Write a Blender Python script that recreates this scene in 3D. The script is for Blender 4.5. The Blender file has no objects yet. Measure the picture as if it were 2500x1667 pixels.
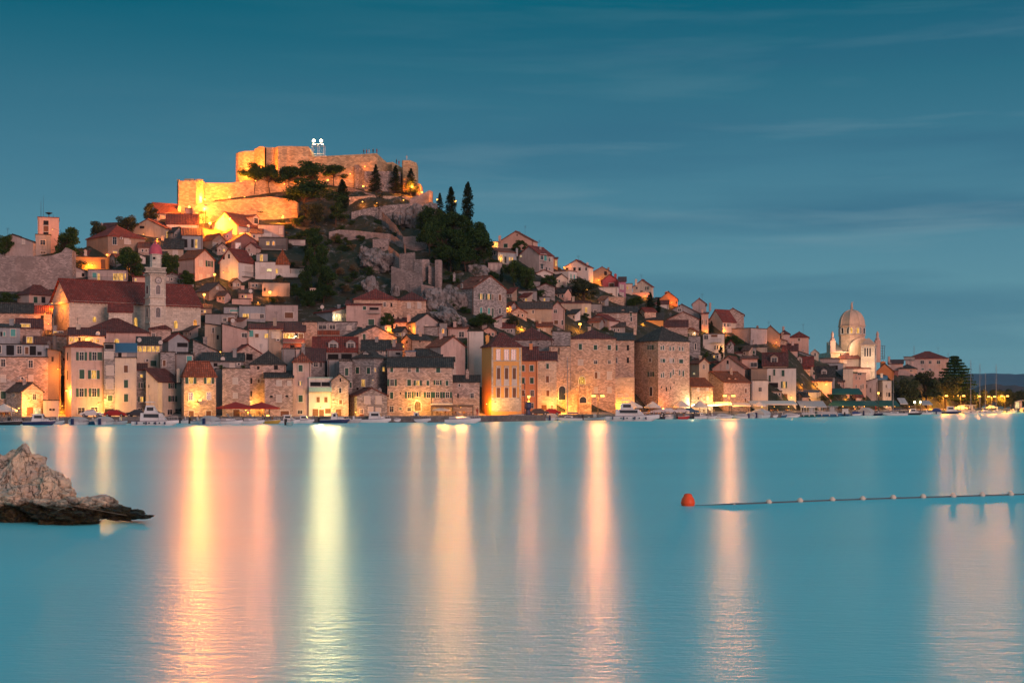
import bpy, math, random
import numpy as np
from mathutils import Vector, noise
from mathutils.bvhtree import BVHTree
random.seed(7)
SC = bpy.context.scene
COL = SC.collection
PI = math.pi
# ------------------------------------------------------------------ camera
F, HY, CZ = 3500.0, 978.0, 4.25          # focal length and horizon of the 2500 x 1667 photograph, eye height
cam = bpy.data.objects.new('camera', bpy.data.cameras.new('camera'))
COL.objects.link(cam)
cam.location = (0, 0, CZ)
cam.rotation_euler = (PI/2, 0, 0)
cam.data.sensor_width = 36
cam.data.lens = 36*F/2500
cam.data.shift_y = (HY-833.5)/2500
cam.data.clip_start = 0.5
cam.data.clip_end = 30000
SC.camera = cam
# ------------------------------------------------------------------ view
SC.view_settings.view_transform = 'Standard'
SC.view_settings.look = 'None'
SC.view_settings.exposure = 0
SC.view_settings.gamma = 1
# ------------------------------------------------------------------ helpers for node trees
def lin(c):
    return tuple(((x/255)/12.92 if x/255 <= .04045 else ((x/255+.055)/1.055)**2.4) for x in c)
class NT:
    def __init__(s, tree):
        s.t = tree; s.t.nodes.clear()
    def n(s, typ, **kw):
        nd = s.t.nodes.new(typ)
        for k, v in kw.items():
            if k.startswith('i_'):
                nd.inputs[k[2:].replace('_', ' ')].default_value = v
            else:
                setattr(nd, k, v)
        return nd
    def l(s, a, b): s.t.links.new(a, b)
    def math(s, op, a, b=None, c=None, clamp=False):
        nd = s.t.nodes.new('ShaderNodeMath'); nd.operation = op; nd.use_clamp = clamp
        for i, x in enumerate((a, b, c)):
            if x is None: continue
            if isinstance(x, (int, float)): nd.inputs[i].default_value = x
            else: s.l(x, nd.inputs[i])
        return nd.outputs[0]
    def mix(s, f, a, b, mode='MIX'):
        nd = s.t.nodes.new('ShaderNodeMix'); nd.data_type = 'RGBA'; nd.blend_type = mode
        for i, x in ((0, f), (6, a), (7, b)):
            if isinstance(x, (int, float)): nd.inputs[i].default_value = x
            elif isinstance(x, (tuple, list)): nd.inputs[i].default_value = (*x[:3], 1)
            else: s.l(x, nd.inputs[i])
        return nd.outputs[2]
    def ramp(s, f, stops, interp='LINEAR'):
        nd = s.t.nodes.new('ShaderNodeValToRGB'); cr = nd.color_ramp; cr.interpolation = interp
        while len(cr.elements) > 1: cr.elements.remove(cr.elements[-1])
        for i, (p, c) in enumerate(stops):
            e = cr.elements[0] if i == 0 else cr.elements.new(p)
            e.position = p
            e.color = (*c[:3], 1) if isinstance(c, (tuple, list)) else (c, c, c, 1)
        s.l(f, nd.inputs[0]); return nd.outputs[0]
    def noise(s, vec, scale, detail=3, rough=.55, dist=0):
        nd = s.n('ShaderNodeTexNoise'); nd.inputs['Scale'].default_value = scale
        nd.inputs['Detail'].default_value = detail; nd.inputs['Roughness'].default_value = rough
        nd.inputs['Distortion'].default_value = dist
        if vec is not None: s.l(vec, nd.inputs['Vector'])
        return nd.outputs['Fac']
    def mapping(s, vec, scale=(1, 1, 1), loc=(0, 0, 0), rot=(0, 0, 0)):
        nd = s.n('ShaderNodeMapping'); nd.inputs['Scale'].default_value = scale
        nd.inputs['Location'].default_value = loc; nd.inputs['Rotation'].default_value = rot
        s.l(vec, nd.inputs['Vector']); return nd.outputs[0]
# ------------------------------------------------------------------ world: dusk sky, afterglow behind the camera
W = bpy.data.worlds.new('World'); SC.world = W; W.use_nodes = True
t = NT(W.node_tree)
tc = t.n('ShaderNodeTexCoord').outputs['Generated']
sep = t.n('ShaderNodeSeparateXYZ'); t.l(tc, sep.inputs[0])
X_, Y_, Z_ = sep.outputs
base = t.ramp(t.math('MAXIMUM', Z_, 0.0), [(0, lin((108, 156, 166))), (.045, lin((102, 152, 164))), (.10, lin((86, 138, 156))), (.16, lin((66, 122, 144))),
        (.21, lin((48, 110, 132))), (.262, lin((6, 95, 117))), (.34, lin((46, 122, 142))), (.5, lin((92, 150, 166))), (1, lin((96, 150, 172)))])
m1 = t.mapping(tc, scale=(2.2, 2.2, 26), rot=(0, .02, 0))
cl = t.noise(m1, 1.6, 5, .55, .3)
m2 = t.mapping(tc, scale=(1.2, 1.2, 12), loc=(4, 1, 3), rot=(0, -.03, 0))
cl2 = t.noise(m2, 1.5, 4, .5, .2)
cf = t.math('MULTIPLY', t.ramp(cl, [(.52, 0.0), (.66, 1.0)]), t.ramp(Z_, [(.02, .15), (.08, .5), (.13, .85), (.17, .7), (.2, .3), (.3, .2)]))
dk = t.math('MULTIPLY', t.ramp(cl2, [(.46, 0.0), (.60, 1.0)]), t.ramp(Z_, [(.02, .2), (.10, .8), (.2, .7), (.3, .3)]))
rf = t.math('MULTIPLY', dk, t.math('MULTIPLY_ADD', X_, 1.2, .45, clamp=True))
c = t.mix(t.math('MULTIPLY', rf, 1.0), base, lin((48, 100, 128)))
c = t.mix(t.math('MULTIPLY', t.math('MULTIPLY', cf, .62), t.math('MULTIPLY_ADD', X_, 1.6, .55, clamp=True)), c, lin((112, 148, 162)))
# warm band of afterglow in the west (behind the camera)
back = t.math('POWER', t.math('MAXIMUM', t.math('MULTIPLY', Y_, -1.0), 0.0), 1.5)
low = t.ramp(t.math('MAXIMUM', Z_, 0.0), [(0, .72), (.25, .52), (.7, .08), (1, 0.0)])
glow = t.math('MULTIPLY', back, low)
c = t.mix(glow, c, (1.0, .50, .42))
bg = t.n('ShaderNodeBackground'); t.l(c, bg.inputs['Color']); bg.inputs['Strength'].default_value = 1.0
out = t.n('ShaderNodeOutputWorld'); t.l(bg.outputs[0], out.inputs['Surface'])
# sun below the western horizon: only its broad pink afterglow is left
sun = bpy.data.lights.new('sun', 'SUN'); sun.energy = 2.0; sun.angle = math.radians(24); sun.color = (1, .50, .42)
so = bpy.data.objects.new('sun', sun); COL.objects.link(so)
so.rotation_euler = (math.radians(81), 0, math.radians(36))
# ------------------------------------------------------------------ placing
def interp(tab, x):
    if x <= tab[0][0]: return tab[0][1]
    for (a, b), (c_, d) in zip(tab, tab[1:]):
        if x <= c_: return b+(d-b)*(x-a)/(c_-a)
    return tab[-1][1]
QT = [(-300, 262), (0, 262), (1150, 284), (1400, 312), (1900, 358), (2250, 446), (2363, 488), (2500, 545), (2900, 680)]
def q(px): return interp(QT, px)
def hz(px, s):
    if s < 14: return 1.1
    k = .45
    return 1.1+k*(s-14)*min(1, .55+.45*(s-14)/8)
def hd(px, py):
    k = (HY-py)/F; Q = q(px); s = 8.0
    while s < 320:
        if hz(px, s) >= CZ+k*(Q+s): return Q+s
        s += .4
    return Q+s
def zat(py, d): return CZ+(HY-py)/F*d
def wp(px, py, d): return Vector(((px-1250)/F*d, d, zat(py, d)))
ORG = [0.0, 0.0, 1.0]
def C(ox, oy, sc): ORG[:] = [ox, oy, sc]
def X(x): return ORG[0]+x/ORG[2]
def Y(y): return ORG[1]+y/ORG[2]
# ------------------------------------------------------------------ mesh builder
class M:
    def __init__(s): s.v = []; s.f = []; s.m = []
    def add(s, vs, fs, mi=0):
        o = len(s.v); s.v += [tuple(x) for x in vs]
        for f in fs: s.f.append([o+i for i in f]); s.m.append(mi)
        return s
    def poly(s, *vs, mi=0): return s.add(vs, [list(range(len(vs)))], mi)
    def obox(s, o, ax, ay, az, mi=0):       # corner o and three edge vectors
        o, ax, ay, az = map(Vector, (o, ax, ay, az))
        v = [o, o+ax, o+ax+ay, o+ay, o+az, o+ax+az, o+ax+ay+az, o+ay+az]
        f = [[0, 3, 2, 1], [4, 5, 6, 7], [0, 1, 5, 4], [1, 2, 6, 5], [2, 3, 7, 6], [3, 0, 4, 7]]
        if ax.cross(ay).dot(az) < 0: f = [list(reversed(x)) for x in f]
        return s.add(v, f, mi)
    def box(s, x0, x1, y0, y1, z0, z1, mi=0):
        return s.obox((x0, y0, z0), (x1-x0, 0, 0), (0, y1-y0, 0), (0, 0, z1-z0), mi)
    def tube(s, a, b, r, r2=None, n=6, mi=0, cap=True):
        a, b = Vector(a), Vector(b); r2 = r if r2 is None else r2
        d = (b-a).normalized(); u = d.orthogonal().normalized(); w = d.cross(u)
        vs = []
        for p, rr in ((a, r), (b, r2)):
            for i in range(n):
                an = 2*PI*i/n; vs.append(p+(u*math.cos(an)+w*math.sin(an))*rr)
        fs = [[i, (i+1) % n, n+(i+1) % n, n+i] for i in range(n)]
        if cap: fs += [list(reversed(range(n))), list(range(n, 2*n))]
        return s.add(vs, fs, mi)
    def lathe(s, prof, n=16, c=(0, 0, 0), rot=0, mi=0, squash=1):
        c = Vector(c); vs = []; fs = []
        for (r, z) in prof:
            for i in range(n):
                an = 2*PI*(i+.5)/n+rot; vs.append(c+Vector((r*math.cos(an), r*math.sin(an)*squash, z)))
        for j in range(len(prof)-1):
            for i in range(n):
                fs.append([j*n+i, j*n+(i+1) % n, (j+1)*n+(i+1) % n, (j+1)*n+i])
        fs.append(list(range((len(prof)-1)*n, len(prof)*n)))
        return s.add(vs, fs, mi)
    def prism(s, pts, z0, z1, mi=0):        # plan polygon (ccw); z0/z1 numbers or lists
        n = len(pts); z0 = z0 if isinstance(z0, (list, tuple)) else [z0]*n; z1 = z1 if isinstance(z1, (list, tuple)) else [z1]*n
        vs = [(p[0], p[1], z) for p, z in zip(pts, z0)]+[(p[0], p[1], z) for p, z in zip(pts, z1)]
        fs = [[i, (i+1) % n, n+(i+1) % n, n+i] for i in range(n)]+[list(range(n, 2*n)), list(reversed(range(n)))]
        return s.add(vs, fs, mi)
    def build(s, name, mats, parent=None, uv=True, smooth=False):
        me = bpy.data.meshes.new(name); me.from_pydata(s.v, [], s.f)
        mats = mats if isinstance(mats, (list, tuple)) else [mats]
        for m in mats: me.materials.append(MAT(m) if isinstance(m, str) else m)
        if len(mats) > 1: me.polygons.foreach_set('material_index', s.m)
        if smooth: me.polygons.foreach_set('use_smooth', [True]*len(s.f))
        me.update()
        if uv: autouv(me)
        o = bpy.data.objects.new(name, me); COL.objects.link(o)
        if parent is not None: o.parent = parent
        return o
def autouv(me):
    lay = me.uv_layers.new(name='uv')
    ox, oy = random.uniform(0, 40), random.uniform(0, 40)
    vs = me.vertices; data = lay.data
    for p in me.polygons:
        n = p.normal
        if abs(n.z) < .25:
            u = Vector((-n.y, n.x, 0)).normalized() if (abs(n.x)+abs(n.y)) > 1e-5 else Vector((1, 0, 0)); v = Vector((0, 0, 1))
        else:
            u = Vector((-n.y, n.x, 0)); u = u.normalized() if u.length > .05 else Vector((1, 0, 0)); v = n.cross(u)
        for li in p.loop_indices:
            c_ = vs[me.loops[li].vertex_index].co
            data[li].uv = (c_.dot(u)+ox, c_.dot(v)+oy)
def T(name, label, cat, loc=(0, 0, 0), group=None, kind=None, rz=0):
    o = bpy.data.objects.new(name, None); COL.objects.link(o); o.empty_display_size = .3
    o.location = loc; o.rotation_euler.z = rz
    tag(o, label, cat, group, kind); return o
def tag(o, label, cat, group=None, kind=None):
    o['label'] = label
    if cat: o['category'] = cat
    if group: o['group'] = group
    if kind: o['kind'] = kind
    return o
def struct(o, label=None, cat=None):
    o['kind'] = 'structure'
    if label: o['label'] = label
    if cat: o['category'] = cat
    return o
def copytree(o, parent=None):
    c = o.copy(); COL.objects.link(c); c.parent = parent
    for ch in list(o.children): copytree(ch, c)
    return c
# ------------------------------------------------------------------ materials
_M = {}
def newmat(name):
    m = bpy.data.materials.new(name); m.use_nodes = True; return m, NT(m.node_tree)
def finish(t, col, rough=.8, bump=None, bs=.4, metal=0, spec=.3, bd=.03):
    p = t.n('ShaderNodeBsdfPrincipled')
    if isinstance(col, (tuple, list)): p.inputs['Base Color'].default_value = (*col[:3], 1)
    else: t.l(col, p.inputs['Base Color'])
    if isinstance(rough, (int, float)): p.inputs['Roughness'].default_value = rough
    else: t.l(rough, p.inputs['Roughness'])
    p.inputs['Metallic'].default_value = metal
    p.inputs['Specular IOR Level'].default_value = spec
    if bump is not None:
        b = t.n('ShaderNodeBump'); b.inputs['Strength'].default_value = bs; b.inputs['Distance'].default_value = bd
        t.l(bump, b.inputs['Height']); t.l(b.outputs[0], p.inputs['Normal'])
    o = t.n('ShaderNodeOutputMaterial'); t.l(p.outputs[0], o.inputs['Surface']); return p
def m_stone(name, c, sx=.55, var=.5, dark=.5, rubble=False):
    m, t = newmat(name)
    uv = t.n('ShaderNodeUVMap').outputs[0]
    d1 = tuple(x*(1-var) for x in c); d2 = tuple(min(1, x*(1+var*.8)) for x in c)
    if rubble:
        v = t.n('ShaderNodeTexVoronoi'); v.inputs['Scale'].default_value = 1/sx*1.0; t.l(t.mapping(uv, scale=(1, 1.5, 1)), v.inputs['Vector'])
        sp = t.n('ShaderNodeSeparateColor'); t.l(v.outputs['Color'], sp.inputs[0])
        col = t.mix(sp.outputs[0], d1, d2)
        e = t.n('ShaderNodeTexVoronoi'); e.feature = 'DISTANCE_TO_EDGE'; e.inputs['Scale'].default_value = 1/sx; t.l(t.mapping(uv, scale=(1, 1.5, 1)), e.inputs['Vector'])
        mor = t.ramp(e.outputs['Distance'], [(0, 0.0), (.10, 1.0)])
        col = t.mix(mor, tuple(x*.45 for x in c), col); h = mor
    else:
        b = t.n('ShaderNodeTexBrick'); b.inputs['Scale'].default_value = 1.0
        b.inputs['Brick Width'].default_value = sx; b.inputs['Row Height'].default_value = sx*.5
        b.inputs['Mortar Size'].default_value = .03; b.inputs['Mortar Smooth'].default_value = .5
        b.inputs['Color1'].default_value = (*d1, 1); b.inputs['Color2'].default_value = (*d2, 1); b.inputs['Mortar'].default_value = (*[x*.55 for x in c], 1)
        wob = t.n('ShaderNodeTexNoise'); wob.inputs['Scale'].default_value = .8; t.l(uv, wob.inputs['Vector'])
        vm = t.n('ShaderNodeVectorMath'); vm.operation = 'MULTIPLY_ADD'; t.l(wob.outputs['Color'], vm.inputs[0]); vm.inputs[1].default_value = (.25, .25, 0); t.l(uv, vm.inputs[2])
        t.l(vm.outputs[0], b.inputs['Vector']); col = b.outputs['Color']; h = b.outputs['Fac']
        h = t.math('SUBTRACT', 1.0, h)
    n1 = t.noise(uv, .22, 5, .65)
    col = t.mix(t.math('MULTIPLY', t.ramp(n1, [(.38, 1.0), (.6, 0.0)]), dark), col, tuple(x*.5 for x in c))
    n2 = t.noise(t.mapping(uv, scale=(1.3, .18, 1)), 1.0, 4, .6)
    col = t.mix(t.math('MULTIPLY', t.ramp(n2, [(.55, 0.0), (.72, 1.0)]), dark*.8), col, tuple(x*.42 for x in c))
    n3 = t.noise(uv, 2.6, 2, .5)
    col = t.mix(t.ramp(n3, [(.66, 0.0), (.74, .85)]), col, tuple(x*.25 for x in c))
    finish(t, col, .9, h, .5); return m
def m_plaster(name, c, dirt=.5):
    dirt = min(.95, dirt*1.6)
    m, t = newmat(name)
    uv = t.n('ShaderNodeUVMap').outputs[0]
    n1 = t.noise(uv, .25, 5, .65)
    col = t.mix(t.math('MULTIPLY', t.ramp(n1, [(.35, 1.0), (.62, 0.0)]), dirt*.9), c, tuple(x*.6 for x in c))
    n2 = t.noise(t.mapping(uv, scale=(1.8, .16, 1)), 1.0, 5, .65)
    col = t.mix(t.math('MULTIPLY', t.ramp(n2, [(.52, 0.0), (.70, 1.0)]), dirt), col, tuple(x*.45 for x in c))
    n3 = t.noise(uv, 5, 3, .6)
    col = t.mix(t.math('MULTIPLY', n3, .18), col, (.75, .72, .68))
    finish(t, col, .85, n3, .25); return m
def m_tile(name, c, c2=None, var=.45, per=.42):
    m, t = newmat(name)
    uv = t.n('ShaderNodeUVMap').outputs[0]
    b = t.n('ShaderNodeTexBrick'); b.inputs['Scale'].default_value = 1.0; b.offset = 0
    b.inputs['Brick Width'].default_value = per; b.inputs['Row Height'].default_value = per*1.25; b.inputs['Mortar Size'].default_value = per*.2; b.inputs['Mortar Smooth'].default_value = .9
    b.inputs['Color1'].default_value = (*[x*(1-var) for x in c], 1); b.inputs['Color2'].default_value = (*[x*(1+var*.6) for x in c], 1); b.inputs['Mortar'].default_value = (*[x*.35 for x in c], 1)
    t.l(uv, b.inputs['Vector']); col = b.outputs['Color']
    n1 = t.noise(uv, .35, 5, .7)
    c2 = c2 or tuple(x*.5 for x in c)
    col = t.mix(t.ramp(n1, [(.42, 0.0), (.62, .8)]), col, c2)
    n2 = t.noise(uv, 1.6, 3, .6)
    col = t.mix(t.ramp(n2, [(.58, 0.0), (.7, .6)]), col, (.16, .155, .13))
    sx = t.n('ShaderNodeSeparateXYZ'); t.l(uv, sx.inputs[0])
    w = t.math('SINE', t.math('MULTIPLY', sx.outputs[0], 2*PI/per))
    finish(t, col, .8, w, .6, bd=.06); return m
def m_flat(name, c, rough=.6, metal=0, spec=.4, nz=.15, ns=2.0):
    m, t = newmat(name)
    tc = t.n('ShaderNodeTexCoord').outputs['Object']
    n = t.noise(tc, ns, 3, .6)
    col = t.mix(t.math('MULTIPLY', t.ramp(n, [(.4, 0.0), (.7, 1.0)]), nz*2), c, tuple(x*.55 for x in c))
    finish(t, col, rough, None, metal=metal, spec=spec); return m
def m_emit(name, c, s, curtain=False):
    m, t = newmat(name)
    e = t.n('ShaderNodeEmission'); e.inputs['Strength'].default_value = s
    if curtain:
        tc = t.n('ShaderNodeTexCoord').outputs['Object']
        n = t.noise(t.mapping(tc, scale=(3, 3, .8)), 1.0, 3, .6)
        t.l(t.mix(t.ramp(n, [(.35, 0.0), (.65, 1.0)]), tuple(x*.22 for x in c), c), e.inputs['Color'])
    else: e.inputs['Color'].default_value = (*c, 1)
    o = t.n('ShaderNodeOutputMaterial'); t.l(e.outputs[0], o.inputs['Surface']); return m
def m_glass(name, c=(.02, .025, .03)):
    m, t = newmat(name)
    finish(t, c, .12, None, spec=.7); return m
def m_leaf(name, c, c2):
    m, t = newmat(name)
    oi = t.n('ShaderNodeObjectInfo'); g = t.n('ShaderNodeNewGeometry')
    tc = t.n('ShaderNodeTexCoord').outputs['Object']
    n = t.noise(tc, 7, 2, .5)
    k = t.math('ADD', t.math('MULTIPLY', g.outputs['Random Per Island'], .6), t.math('MULTIPLY', n, .6))
    col = t.mix(t.ramp(k, [(.25, 0.0), (.85, 1.0)]), c, c2)
    d = t.n('ShaderNodeBsdfDiffuse'); t.l(col, d.inputs['Color'])
    tr = t.n('ShaderNodeBsdfTranslucent'); t.l(col, tr.inputs['Color'])
    mx = t.n('ShaderNodeMixShader'); mx.inputs[0].default_value = .3; t.l(d.outputs[0], mx.inputs[1]); t.l(tr.outputs[0], mx.inputs[2])
    o = t.n('ShaderNodeOutputMaterial'); t.l(mx.outputs[0], o.inputs['Surface']); return m
S = m_stone; P = m_plaster
MD = {
 'stone': lambda: S('stone', (.44, .36, .31), sx=.5, var=.5, dark=.3), 'stonepink': lambda: S('stonepink', (.50, .38, .32), sx=.5, var=.45, dark=.3), 'stonewarm': lambda: S('stonewarm', (.56, .40, .30), sx=.5, var=.42, dark=.2),
 'stonegrey': lambda: S('stonegrey', (.33, .31, .30), sx=.5, var=.5, dark=.35), 'stonecream': lambda: S('stonecream', (.58, .48, .36), sx=.8, var=.25, dark=.3),
 'palestone': lambda: S('palestone', (.60, .54, .45), sx=.9, var=.18, dark=.3), 'fort': lambda: S('fort', (.56, .39, .22), sx=.8, var=.4, dark=.35),
 'rubble': lambda: S('rubble', (.34, .30, .28), sx=.55, var=.6, rubble=True), 'rubblewarm': lambda: S('rubblewarm', (.50, .38, .28), sx=.6, var=.55, rubble=True),
 'wallold': lambda: S('wallold', (.36, .30, .28), sx=.5, var=.4, dark=.8),
 'pinkplaster': lambda: P('pinkplaster', (.52, .36, .31)), 'salmonplaster': lambda: P('salmonplaster', (.60, .36, .27), .35), 'cream': lambda: P('cream', (.60, .50, .38), .4),
 'white': lambda: P('white', (.62, .57, .52), .3), 'beige': lambda: P('beige', (.42, .33, .24)), 'greyplaster': lambda: P('greyplaster', (.27, .27, .27), .6),
 'greypink': lambda: P('greypink', (.40, .33, .31), .6), 'greyblue': lambda: P('greyblue', (.26, .30, .33), .5), 'brown': lambda: P('brown', (.30, .20, .13), .7),
 'darkplaster': lambda: P('darkplaster', (.13, .11, .10), .8),
 'maroon': lambda: P('maroon', (.24, .07, .05)), 'redplaster': lambda: P('redplaster', (.42, .035, .04), .25), 'purple': lambda: P('purple', (.36, .13, .22), .25),
 'orange': lambda: P('orange', (.72, .27, .04), .25), 'orangeplaster': lambda: P('orangeplaster', (.62, .20, .03), .2), 'ochre': lambda: P('ochre', (.74, .33, .05), .15),
 'orange2': lambda: P('orange2', (.62, .22, .06), .3),
 'red': lambda: m_tile('red', (.27, .055, .038)), 'darkred': lambda: m_tile('darkred', (.17, .052, .042)), 'rust': lambda: m_tile('rust', (.30, .09, .05)),
 'orangetile': lambda: m_tile('orangetile', (.34, .09, .03)), 'slate': lambda: m_tile('slate', (.075, .062, .052), var=.7), 'browntile': lambda: m_tile('browntile', (.15, .09, .07)),
 'bluesheet': lambda: m_flat('bluesheet', (.05, .13, .22), .5), 'teal': lambda: m_flat('teal', (.25, .42, .42), .5),
 'frame': lambda: m_flat('frame', (.58, .53, .47), .7), 'glass': lambda: m_glass('glass'), 'hole': lambda: m_flat('hole', (.012, .011, .012), .9),
 'green': lambda: m_flat('green', (.018, .075, .05), .6), 'brownwood': lambda: m_flat('brownwood', (.16, .07, .035), .7), 'greyblind': lambda: m_flat('greyblind', (.52, .47, .42), .6),
 'tealcloth': lambda: m_flat('tealcloth', (.08, .35, .33), .7), 'litwarm': lambda: m_emit('litwarm', (1, .50, .11), 1.3, True), 'litwhite': lambda: m_emit('litwhite', (1, .78, .36), 1.5, True),
 'litorange': lambda: m_emit('litorange', (1, .36, .08), 1.3, True),
 'bulb': lambda: m_emit('bulb', (1, .44, .07), 6), 'bulbwhite': lambda: m_emit('bulbwhite', (1, .80, .50), 14), 'iron': lambda: m_flat('iron', (.05, .05, .055), .5, .3),
 'metal': lambda: m_flat('metal', (.35, .36, .37), .45, .6), 'bark': lambda: m_flat('bark', (.07, .045, .03), .95, nz=.4, ns=6),
 'pine': lambda: m_leaf('pine', (.010, .030, .012), (.06, .11, .03)), 'cyp': lambda: m_leaf('cyp', (.006, .016, .008), (.025, .045, .018)),
 'broad': lambda: m_leaf('broad', (.015, .042, .014), (.09, .14, .035)), 'olive': lambda: m_leaf('olive', (.025, .04, .02), (.10, .11, .05)), 'dry': lambda: m_leaf('dry', (.10, .075, .04), (.24, .18, .10)),
 'gelcoat': lambda: m_flat('gelcoat', (.62, .64, .64), .25, spec=.6, nz=.08), 'navy': lambda: m_flat('navy', (.015, .03, .10), .5), 'wood': lambda: m_flat('wood', (.20, .10, .05), .6),
 'canvas': lambda: m_flat('canvas', (.42, .43, .43), .85), 'bluecanvas': lambda: m_flat('bluecanvas', (.03, .06, .20), .8), 'redpaint': lambda: m_flat('redpaint', (.40, .03, .03), .5),
 'yellowpaint': lambda: m_flat('yellowpaint', (.45, .30, .05), .5), 'bluepaint': lambda: m_flat('bluepaint', (.03, .12, .22), .45), 'black': lambda: m_flat('black', (.015, .015, .017), .5),
 'awnwhite': lambda: m_flat('awnwhite', (.66, .60, .52), .8), 'awnred': lambda: m_flat('awnred', (.36, .03, .02), .8), 'awngreen': lambda: m_flat('awngreen', (.01, .09, .08), .8),
 'carsilver': lambda: m_flat('carsilver', (.40, .42, .43), .3, .4), 'carred': lambda: m_flat('carred', (.35, .02, .02), .3), 'cardark': lambda: m_flat('cardark', (.04, .045, .055), .3),
 'orangebuoy': lambda: m_flat('orangebuoy', (.85, .09, .015), .45, nz=.1), 'float': lambda: m_flat('float', (.70, .62, .50), .5), 'rope': lambda: m_flat('rope', (.10, .13, .15), .9),
 'ropelight': lambda: m_flat('ropelight', (.22, .18, .13), .9), 'pinkdome': lambda: m_flat('pinkdome', (.52, .09, .13), .6, nz=.25), 'leadroof': lambda: P('leadroof', (.62, .40, .27), .4), 'cathstone': lambda: S('cathstone', (.62, .43, .31), sx=.8, var=.2, dark=.3), 'ochrestone': lambda: S('ochrestone', (.58, .46, .36), sx=.8, var=.2),
 'paving': lambda: P('paving', (.35, .31, .27), .5), 'skin': lambda: m_flat('skin', (.45, .27, .19), .6), 'clothdark': lambda: m_flat('clothdark', (.04, .04, .06), .9), 'clothred': lambda: m_flat('clothred', (.35, .05, .04), .9),
 'clothpale': lambda: m_flat('clothpale', (.5, .47, .44), .9),
}
def MAT(n):
    if n not in _M: _M[n] = MD[n]()
    return _M[n]
# ------------------------------------------------------------------ houses
HL = []
BV, BF = [], []           # every wall and roof polygon, so that lamps and bushes can be set against them
def reg(m):
    o = len(BV); BV.extend(m.v)
    for f in m.f: BF.append([o+i for i in f])
def solve(P, d, px):
    k = (px-1250)/F
    return (k*P[1]-P[0])/(d[0]-k*d[1])
WK = {'D': ('frame', 'glass', None), 'N': (None, 'hole', None), 'O': ('frame', 'glass', 'green'), 'P': ('frame', 'litwarm', 'green'), 'S': ('frame', 'green', None), 'B': ('frame', 'brownwood', None),
      'G': ('frame', 'greyblind', None), 'L': ('frame', 'litwarm', None), 'W': ('frame', 'litwhite', None), 'A': ('frame', 'glass', 'arch'), 'E': ('frame', 'litwarm', 'arch'), 'K': ('brownwood', 'brownwood', None),
      'T': ('frame', 'tealcloth', None), 'R': ('frame', 'frame', 'round'), 'U': ('frame', 'litorange', 'arch')}
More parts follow.
